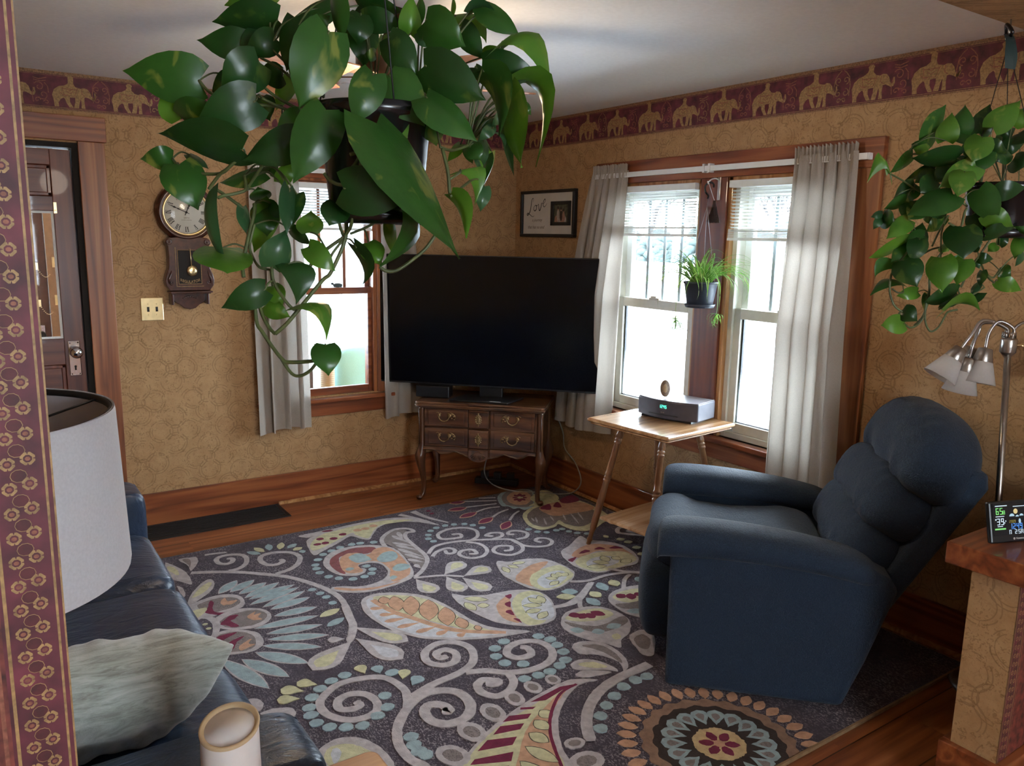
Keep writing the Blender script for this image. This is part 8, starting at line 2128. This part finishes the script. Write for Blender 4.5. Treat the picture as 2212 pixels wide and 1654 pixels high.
def leafpts(b, t, w, drop, n=9, grow=0.0):
    dx, dy = t[0]-b[0], t[1]-b[1]; L = sqrt(dx*dx+dy*dy); ux, uy = dx/L, dy/L
    b = (b[0]-ux*grow, b[1]-uy*grow); L += 2*grow; w = w+2*grow
    A, Bq = [], []
    for i in range(n+1):
        q = i/n
        k = (sin(pi*q)**0.8) if not drop else (sin(pi*min(1, q**1.9))**0.6 if q < 1 else 0)
        A.append((b[0]+ux*L*q-uy*w/2*k, b[1]+uy*L*q+ux*w/2*k)); Bq.append((b[0]+ux*L*q+uy*w/2*k, b[1]+uy*L*q-ux*w/2*k))
    return A+Bq[-2:0:-1]
for it in RUG:
    kind, col, pts = it[0], it[1], it[2]; lay[0] += 1
    if kind == 'F': rpoly(jit(catmull(pts, 5, True)), col, lay[0]*0.000003)
    elif kind == 'G': rpoly(jit(pts), col, lay[0]*0.000003)
    elif kind in 'ST':
        c_ = catmull(pts, 7) if len(pts) > 2 else [(pts[0][0]+(pts[1][0]-pts[0][0])*i/6, pts[0][1]+(pts[1][1]-pts[0][1])*i/6) for i in range(7)]
        n = len(c_); Ls, Rs = [], []
        for i, p in enumerate(c_):
            a, b = c_[max(i-1, 0)], c_[min(i+1, n-1)]
            dx, dy = b[0]-a[0], b[1]-a[1]; d = sqrt(dx*dx+dy*dy) or 1e-9
            w = it[3]*(1-(0.8*i/(n-1) if kind == 'T' else 0))/2*rr_.uniform(.94, 1.06)
            if kind == 'S' and i > n-3: w *= .75
            Ls.append((p[0]-dy/d*w, p[1]+dx/d*w)); Rs.append((p[0]+dy/d*w, p[1]-dx/d*w))
        h = rz+0.0011+lay[0]*0.000007
        P = [clampp(p) for p in Ls+Rs]
        vs = [(x, y, h) for x, y in P]+[(x, y, rz) for x, y in P]
        fs = [(i, i+1, n+i+1, n+i) for i in range(n-1)]+[(i, 2*n+i, 2*n+i+1, i+1) for i in range(n-1)]+[(n+i, n+i+1, 3*n+i+1, 3*n+i) for i in range(n-1)]
        rm.add(vs, fs, RI[col])
    elif kind in 'LP':
        w = it[3]; ol = it[4] if len(it) > 4 else None
        if ol:
            rpoly(jit(leafpts(pts[0], pts[1], w, kind == 'P', grow=(.0035 if ol == 'K' else .007 if kind == 'L' else .0)), .001), ol, lay[0]*0.000003)
        if kind == 'P' and ol:
            b, t = pts; m0 = (b[0]+(t[0]-b[0])*.34, b[1]+(t[1]-b[1])*.34); m1 = (b[0]+(t[0]-b[0])*.90, b[1]+(t[1]-b[1])*.90)
            rpoly(jit(leafpts(m0, m1, w*.58, True), .001), col, lay[0]*0.000003+.00003)
        else: rpoly(jit(leafpts(pts[0], pts[1], w, kind == 'P'), .001), col, lay[0]*0.000003+.00003)
    elif kind == 'D':
        r_ = it[3]; a0 = rr_.uniform(0, 6)
        rpoly([(pts[0][0]+r_*1.05*cos(a0+2*pi*i/9)*rr_.uniform(.86, 1.05), pts[0][1]+r_*.95*sin(a0+2*pi*i/9)*rr_.uniform(.86, 1.05)) for i in range(9)], col, lay[0]*0.000003)
# round flower with petal rings
fc = FLOWER_C
def wob(r, amp, k, n=96): return [(fc[0]+(r+amp*sin(k*2*pi*i/n)+rr_.uniform(-.003, .003))*cos(2*pi*i/n), fc[1]+(r+amp*sin(k*2*pi*i/n)+rr_.uniform(-.003, .003))*sin(2*pi*i/n)) for i in range(n)]
lay[0] += 2
for i in range(38):
    a = 2*pi*(i+.5)/38
    rpoly(jit(leafpts((fc[0]+FR_['o1']*cos(a), fc[1]+FR_['o1']*sin(a)), (fc[0]+FR_['o2']*cos(a), fc[1]+FR_['o2']*sin(a)), .040, False), .0015), 'P')
lay[0] += 2; rpoly(wob(FR_['t2'], .008, 22), 'T')
lay[0] += 2; rpoly(wob(FR_['t1'], .006, 18), 'Y')
lay[0] += 2
for i in range(18):
    a = 2*pi*(i+.3)/18
    p, q = (fc[0]+FR_['p1']*cos(a), fc[1]+FR_['p1']*sin(a)), (fc[0]+FR_['p2']*cos(a), fc[1]+FR_['p2']*sin(a))
    rpoly(jit(leafpts(p, q, .062, True), .0015), 'B')
    m0, m1 = ((p[0]*.75+q[0]*.25), (p[1]*.75+q[1]*.25)), ((p[0]*.22+q[0]*.78), (p[1]*.22+q[1]*.78))
    rpoly(jit(leafpts(m0, m1, .030, True), .0015), 'G', .00006)
lay[0] += 3; rpoly(wob(FR_['disc'], .002, 9), 'H', .00008)
lay[0] += 2
for i in range(6):
    a = 2*pi*i/6+.35
    rpoly(jit(leafpts((fc[0]+.012*cos(a), fc[1]+.012*sin(a)), (fc[0]+FR_['disc']*.80*cos(a), fc[1]+FR_['disc']*.80*sin(a)), .034, False), .002), 'M', .0001)
rpoly([(fc[0]+.019*cos(2*pi*i/12), fc[1]+.019*sin(2*pi*i/12)) for i in range(12)], 'P', .00016)
part(rm, 'carved_pile', RM, RG)
# ------------------------------------------------------------------ enclosed porch beyond the north wall
plain('porch_white', (0.78, 0.80, 0.80), 0.6, var=0.03)
plain('porch_floor', (0.22, 0.20, 0.19), 0.6)
plain('porch_brown', (0.110, 0.045, 0.028), 0.45, var=0.2)
plain('porch_tan', (0.42, 0.22, 0.105), 0.5, var=0.1)
struct(MB().box(-4.4, 0.9, 0.14, 2.2, -0.12, -0.02).build('floor_porch', 'porch_floor'))
struct(MB().box(-4.4, 0.9, 0.14, 2.2, 2.45, 2.52).build('ceiling_porch', 'porch_white'))
pw = MB().box(-4.4, 0.9, 2.06, 2.16, -0.02, 0.62).box(-4.4, 0.9, 2.06, 2.16, 2.25, 2.45).box(-4.4, -4.3, 0.14, 2.06, -0.02, 2.45).box(0.80, 0.9, 0.14, 2.06, -0.02, 0.62).box(0.80, 0.9, 0.14, 2.06, 2.25, 2.45)
struct(pw.build('wall_porch', 'porch_white'))
pf = struct(thing('window_4', 'white porch windows', 'window', (-1.0, 2.1, 0.62))); del pf['category']
for x in (-3.4, -2.5, -1.6, -1.02, -0.62, -0.24, 0.30, 0.86):
    part(MB().box(x-.035, x+.035, 2.06, 2.14, 0.62, 2.25), 'stile', 'porch_white', pf)
part(MB().box(-4.3, 0.8, 2.08, 2.12, 0.82, 0.86).box(-4.3, 0.8, 2.08, 2.12, 0.62, 0.66).box(-4.3, 0.8, 2.08, 2.12, 2.18, 2.25).box(-4.3, 0.8, 2.085, 2.115, 0.94, 0.955), 'rail', 'porch_white', pf)
part(MB().box(-4.3, 0.8, 2.098, 2.102, 0.66, 2.2), 'pane', 'pane_glass', pf)
cloth('sheer', (0.85, 0.86, 0.88), 0.7, 60, 0.0, 0.9, 0.02, sheen=0)
def sheer(x0, x1, y, z0, z1, label, folds, grp):
    r = thing('sheer_curtain', label, 'curtain', ((x0+x1)/2, y, z0), 0, grp)
    m = MB(); m.grid(lambda u, v: (x0+(x1-x0)*u, y+.03*sin(2*pi*folds*u)+.008*sin(17*u), z1+(z0-z1)*v), folds*10, 6)
    part(m, 'cloth', 'sheer', r)
sheer(-1.02, -0.52, 1.96, 0.78, 2.2, 'white sheer curtain in the porch seen through the window, middle panel', 7, 'sheer porch curtains')
sheer(-0.50, -0.05, 1.96, 0.86, 2.2, 'white sheer curtain in the porch seen just left of the television', 6, 'sheer porch curtains')
sheer(-1.40, -1.03, 1.30, 0.62, 2.2, 'white sheer curtain hanging in the porch nearest the beige curtain', 5, 'sheer porch curtains')
struct(MB().box(-1.085, -1.040, 1.36, 1.40, -0.02, 2.45).box(-1.5, -1.45, 1.36, 1.40, -0.02, 2.45).build('trim_6', 'porch_tan'))
o = MB().box(-1.75, -1.145, 1.0, 1.04, -0.02, 0.66).build('porch_cabinet', 'porch_brown')
tag(o, 'low brown cabinet in the porch behind the scratching post', 'cabinet')
cloth('mint_fabric', (0.34, 0.62, 0.60), 0.0, 200, 0.2, 0.9, 0.05)
PSF = thing('porch_sofa', 'mint green upholstered porch sofa behind the window glass', 'sofa', (-0.30, 0.78, -0.02))
part(MB().superq((-0.30, 0.78, 0.50), (0.78, 0.13, 0.365), 0.22, 0.3, 20, 44), 'backrest', 'mint_fabric', PSF)
part(MB().superq((-0.30, 1.22, 0.26), (0.76, 0.36, 0.16), 0.25, 0.3, 16, 40), 'seat', 'mint_fabric', PSF)
for x in (-1.0, 0.40):
    for y in (0.75, 1.5): part(MB().box(x-.03, x+.03, y-.03, y+.03, -0.0195, 0.16), 'leg', 'porch_brown', PSF)
t = NT('sisal'); c = t.coord(); k = t.math('FRACT', t.math('MULTIPLY', t.xyz(c)[2], 70.0))
t.bsdf(t.ramp(k, [(0.0, (0.20, 0.13, 0.08)), (0.4, (0.46, 0.36, 0.25)), (1.0, (0.36, 0.27, 0.18))]), 0.95)
SP = thing('scratching_post', 'sisal wrapped cat scratching post standing in the porch', 'scratching post', (-1.185, 0.60, -0.02))
part(MB().lathe([(.001, .01), (.048, .01), (.050, .02), (.050, .755), (.046, .765), (.001, .767)], 24, 0, xf((-1.185, 0.60, -0.02))), 'post', 'sisal', SP)
part(MB().box(-1.33, -1.04, 0.46, 0.74, -0.0195, 0.02), 'base', 'porch_brown', SP)
# porch street door seen through the front door's glass
d2 = struct(thing('door_2', 'brown outer door of the porch', 'door', (-3.2, 1.2, 0))); del d2['category']
part(MB().box(-3.75, -2.826, 1.20, 1.24, -0.015, 2.10), 'leaf', 'porch_brown', d2, bevel=0.003)
part(MB().box(-2.824, -2.742, 1.17, 1.25, -0.015, 2.20), 'jamb', 'porch_tan', d2, bevel=0.003)
part(MB().box(-2.742, -2.735, 0.9, 1.25, -0.015, 2.3), 'edge_trim', 'white_paint', d2)
for (za, zb_) in ((1.428, 1.457), (1.192, 1.215)):
    ch = part(MB().box(-2.888, -2.872, 1.194, 1.20, za-.022, za+.022), 'chain_plate', 'brass', d2)
    part(MB().box(-2.795, -2.780, 1.164, 1.17, zb_-.035, zb_+.03), 'chain_track', 'brass', d2)
    m = MB()
    N = 15
    for i in range(N):
        u = i/(N-1)
        p = (-2.880+.095*u, 1.18-.012*sin(pi*u), za-.012+(zb_-za-.02)*u-.060*sin(pi*u))
        m.superq(p, (.0042, .0018, .0026), 1, 1, 5, 8, 0, None)
    part(m, 'chain', 'brass', ch)
es2 = part(MB().box(-2.912, -2.862, 1.194, 1.20, 0.93, 1.05), 'escutcheon', 'chrome', d2, bevel=0.002)
part(MB().superq((-2.885, 1.160, 0.985), (.026, .026, .026), 1, 1, 12, 18).tube([(-2.885, 1.20, .985), (-2.885, 1.16, .985)], .010, 10), 'knob', 'black_plastic', es2)

# ------------------------------------------------------------------ street side: snow, road, fence, house, trees
t = NT('snow'); c = t.coord()
h_ = t.noise(c, 1.1, 5, 0.6)
t.bsdf(t.ramp(h_, [(0.3, (0.62, 0.66, 0.70)), (0.6, (0.78, 0.80, 0.83))]), 0.8, 0, t.bump(h_, 0.5, 0.2))
t = NT('road'); c = t.coord()
k = t.noise(t.mapping(c, (1.4, 0.25, 1)), 1.0, 5, 0.65)
t.bsdf(t.ramp(k, [(0.35, (0.033, 0.033, 0.037)), (0.55, (0.042, 0.042, 0.046)), (0.70, (0.075, 0.078, 0.08))]), 0.6, 0)
t = NT('dry_grass'); c = t.coord()
k = t.noise(c, 5, 6, 0.7)
t.bsdf(t.ramp(k, [(0.35, (0.045, 0.033, 0.025)), (0.55, (0.075, 0.058, 0.045)), (0.68, (0.2, 0.2, 0.2))]), 0.95)
plain('concrete', (0.07, 0.072, 0.074), 0.8, var=0.15, scale=3)
zg = -0.6
struct(MB().box(0.2, 90, -60, 110, zg-.3, zg).box(-60, 0.2, 2.25, 110, zg-.3, zg).build('ground', 'snow'))
struct(MB().box(3.2, 10.7, -60, 110, zg, zg+.012).build('street', 'road'))
struct(MB().box(12.0, 13.4, -60, 110, zg, zg+.02).build('sidewalk', 'concrete'))
struct(MB().box(13.6, 16.4, -60, 110, zg, zg+.015).build('verge', 'dry_grass'))
struct(MB().box(18.5, 22.0, -60, 110, zg, zg+.015).build('driveway', 'road'))
rnd = random.Random(4)
for i in range(9):
    y = 2+i*1.15+rnd.uniform(-.3, .3); r = rnd.uniform(.25, .5)
    o = MB().superq((10.95+rnd.uniform(-.15, .2), y, zg+.03), (.24, r, .10), 1, 1, 8, 14).build('snow_clump', 'snow')
    tag(o, 'lump of ploughed snow along the far edge of the street', 'snow', 'ploughed snow lumps by the street')
o = struct(MB().superq((23.5, 16, zg-.2), (4.0, 40, 1.5), 0.9, 0.4, 12, 30).build('snow_bank', 'snow'))
plain('fence_wood', (0.12, 0.105, 0.09), 0.85, var=0.15, scale=8)
FN = thing('picket_fence', 'weathered wooden picket fence across the street behind the right window pane', 'fence', (16.5, 6.5, zg))
for i in range(46):
    y = 9.66-i*0.135
    part(MB().prism([(y-.055, zg+.02), (y+.055, zg+.02), (y+.055, zg+1.48), (y+.03, zg+1.545), (y-.03, zg+1.545), (y-.055, zg+1.48)], 16.48, 16.51, 0, None, 'x'), 'picket', 'fence_wood', FN)
part(MB().box(16.51, 16.56, 3.5, 9.7, zg+.35, zg+.45).box(16.51, 16.56, 3.5, 9.7, zg+1.1, zg+1.2), 'rail', 'fence_wood', FN)
t = NT('siding'); c = t.coord(); o_ = t.xyz(c)
k = t.math('FRACT', t.math('MULTIPLY', o_[2], 6.0))
t.bsdf(t.ramp(k, [(0.0, (0.03, 0.038, 0.044)), (0.10, (0.055, 0.068, 0.075)), (1.0, (0.06, 0.074, 0.08))]), 0.7)
plain('roof_snow', (0.70, 0.72, 0.75), 0.9, var=0.05, scale=2)
plain('dark_window', (0.02, 0.03, 0.04), 0.2)
HS = thing('neighbour_house', 'pale blue sided house across the street in the right window pane', 'house', (28, 14.5, zg))
part(MB().prism([(11.2, zg), (18.0, zg), (18.0, 2.35), (14.6, 3.9), (11.2, 2.35)], 26.0, 34.0, 0, None, 'x'), 'wall', 'siding', HS)
part(MB().prism([(10.8, 2.15), (14.6, 3.95), (18.4, 2.15), (18.4, 2.35), (14.6, 4.2), (10.8, 2.35)], 25.6, 34.4, 0, None, 'x'), 'roof', 'roof_snow', HS)
wn_ = part(MB().box(25.93, 26.02, 17.28, 17.72, 1.20, 1.92), 'window_frame', 'porch_white', HS)
part(MB().box(25.91, 25.93, 17.34, 17.66, 1.26, 1.54).box(25.91, 25.93, 17.34, 17.66, 1.58, 1.86), 'pane', 'dark_window', wn_)
part(MB().box(25.95, 26.02, 16.5, 16.62, 0.9, 2.4), 'corner_board', 'porch_white', HS)
GR = thing('neighbour_garage', 'white garage left of the blue sided house across the street', 'garage', (30, 20.5, zg))
part(MB().prism([(18.3, zg), (22.8, zg), (22.8, 1.75), (20.6, 2.7), (18.3, 1.75)], 27.5, 34.0, 0, None, 'x'), 'wall', 'siding', GR)
part(MB().prism([(18.0, 1.62), (20.6, 2.75), (23.1, 1.62), (23.1, 1.78), (20.6, 2.95), (18.0, 1.78)], 27.2, 34.2, 0, None, 'x'), 'roof', 'roof_snow', GR)
part(MB().box(27.42, 27.5, 19.0, 22.2, zg+.05, 1.45), 'overhead_door', 'porch_white', GR)
plain('bark', (0.045, 0.040, 0.036), 0.9, var=0.2)
plain('spruce', (0.030, 0.045, 0.042), 0.9, var=0.25, scale=3)
def bare_tree(x, y, h, seed, label):
    r = random.Random(seed)
    root = thing('bare_tree', label, 'tree', (x, y, zg))
    m = MB(); tw = MB()
    def br(p, d, L, rad, lev):
        q = p+d*L
        (m if lev < 2 else tw).tube([p, (p+q)/2+Vector((r.uniform(-.05, .05), r.uniform(-.05, .05), 0))*L, q], [rad, rad*.8, rad*.6], 5 if lev < 2 else 4)
        if lev < 4:
            for k in range(3 if lev else 6):
                a = r.uniform(0, 6.28); sp = r.uniform(.35, .8)
                dd = (d+Vector((cos(a)*sp, sin(a)*sp, r.uniform(-.1, .3)))).normalized()
                br(p+d*L*r.uniform(.45, 1.0), dd, L*r.uniform(.5, .72), rad*.5, lev+1)
    br(Vector((x, y, zg)), Vector((0, 0, 1)), h*.38, h*.022, 0)
    part(m, 'trunk', 'bark', root); part(tw, 'twigs', 'bark', root)
bare_tree(38, 38, 12, 1, 'bare tree far across the street, tallest behind the left window pane')
bare_tree(36, 42.5, 10, 2, 'bare tree far across the street near the left curtain')
bare_tree(40, 33, 11, 3, 'bare tree far across the street seen beside the mullion')
bare_tree(44, 31.5, 13, 4, 'bare tree behind the blue sided house')
bare_tree(42, 26, 12, 5, 'bare tree above the house roof in the right window pane')
rnd = random.Random(8)
for i, (x, y, r0, hh) in enumerate(((46, 50, 4.2, 4.2), (46, 45.5, 3.8, 3.5), (47, 41, 4.4, 4.4), (48, 36, 3.6, 3.4), (48, 32, 3.8, 3.8))):
    root = thing('evergreen_shrub', 'dark evergreen shrub in the row far across the snowy field', 'shrub', (x, y, zg), 0, 'evergreen row beyond the street')
    m = MB()
    for k in range(120):
        a = rnd.uniform(0, 6.28); b = rnd.uniform(0.0, 1.0)
        rr = r0*(1-b)**.6*.6
        m.superq((x+rr*cos(a), y+rr*sin(a), zg+.3+b*hh*.75), (.55, .55, .40), 1, 1, 4, 6)
    part(m, 'foliage', 'spruce', root)
bpy.context.view_layer.update()
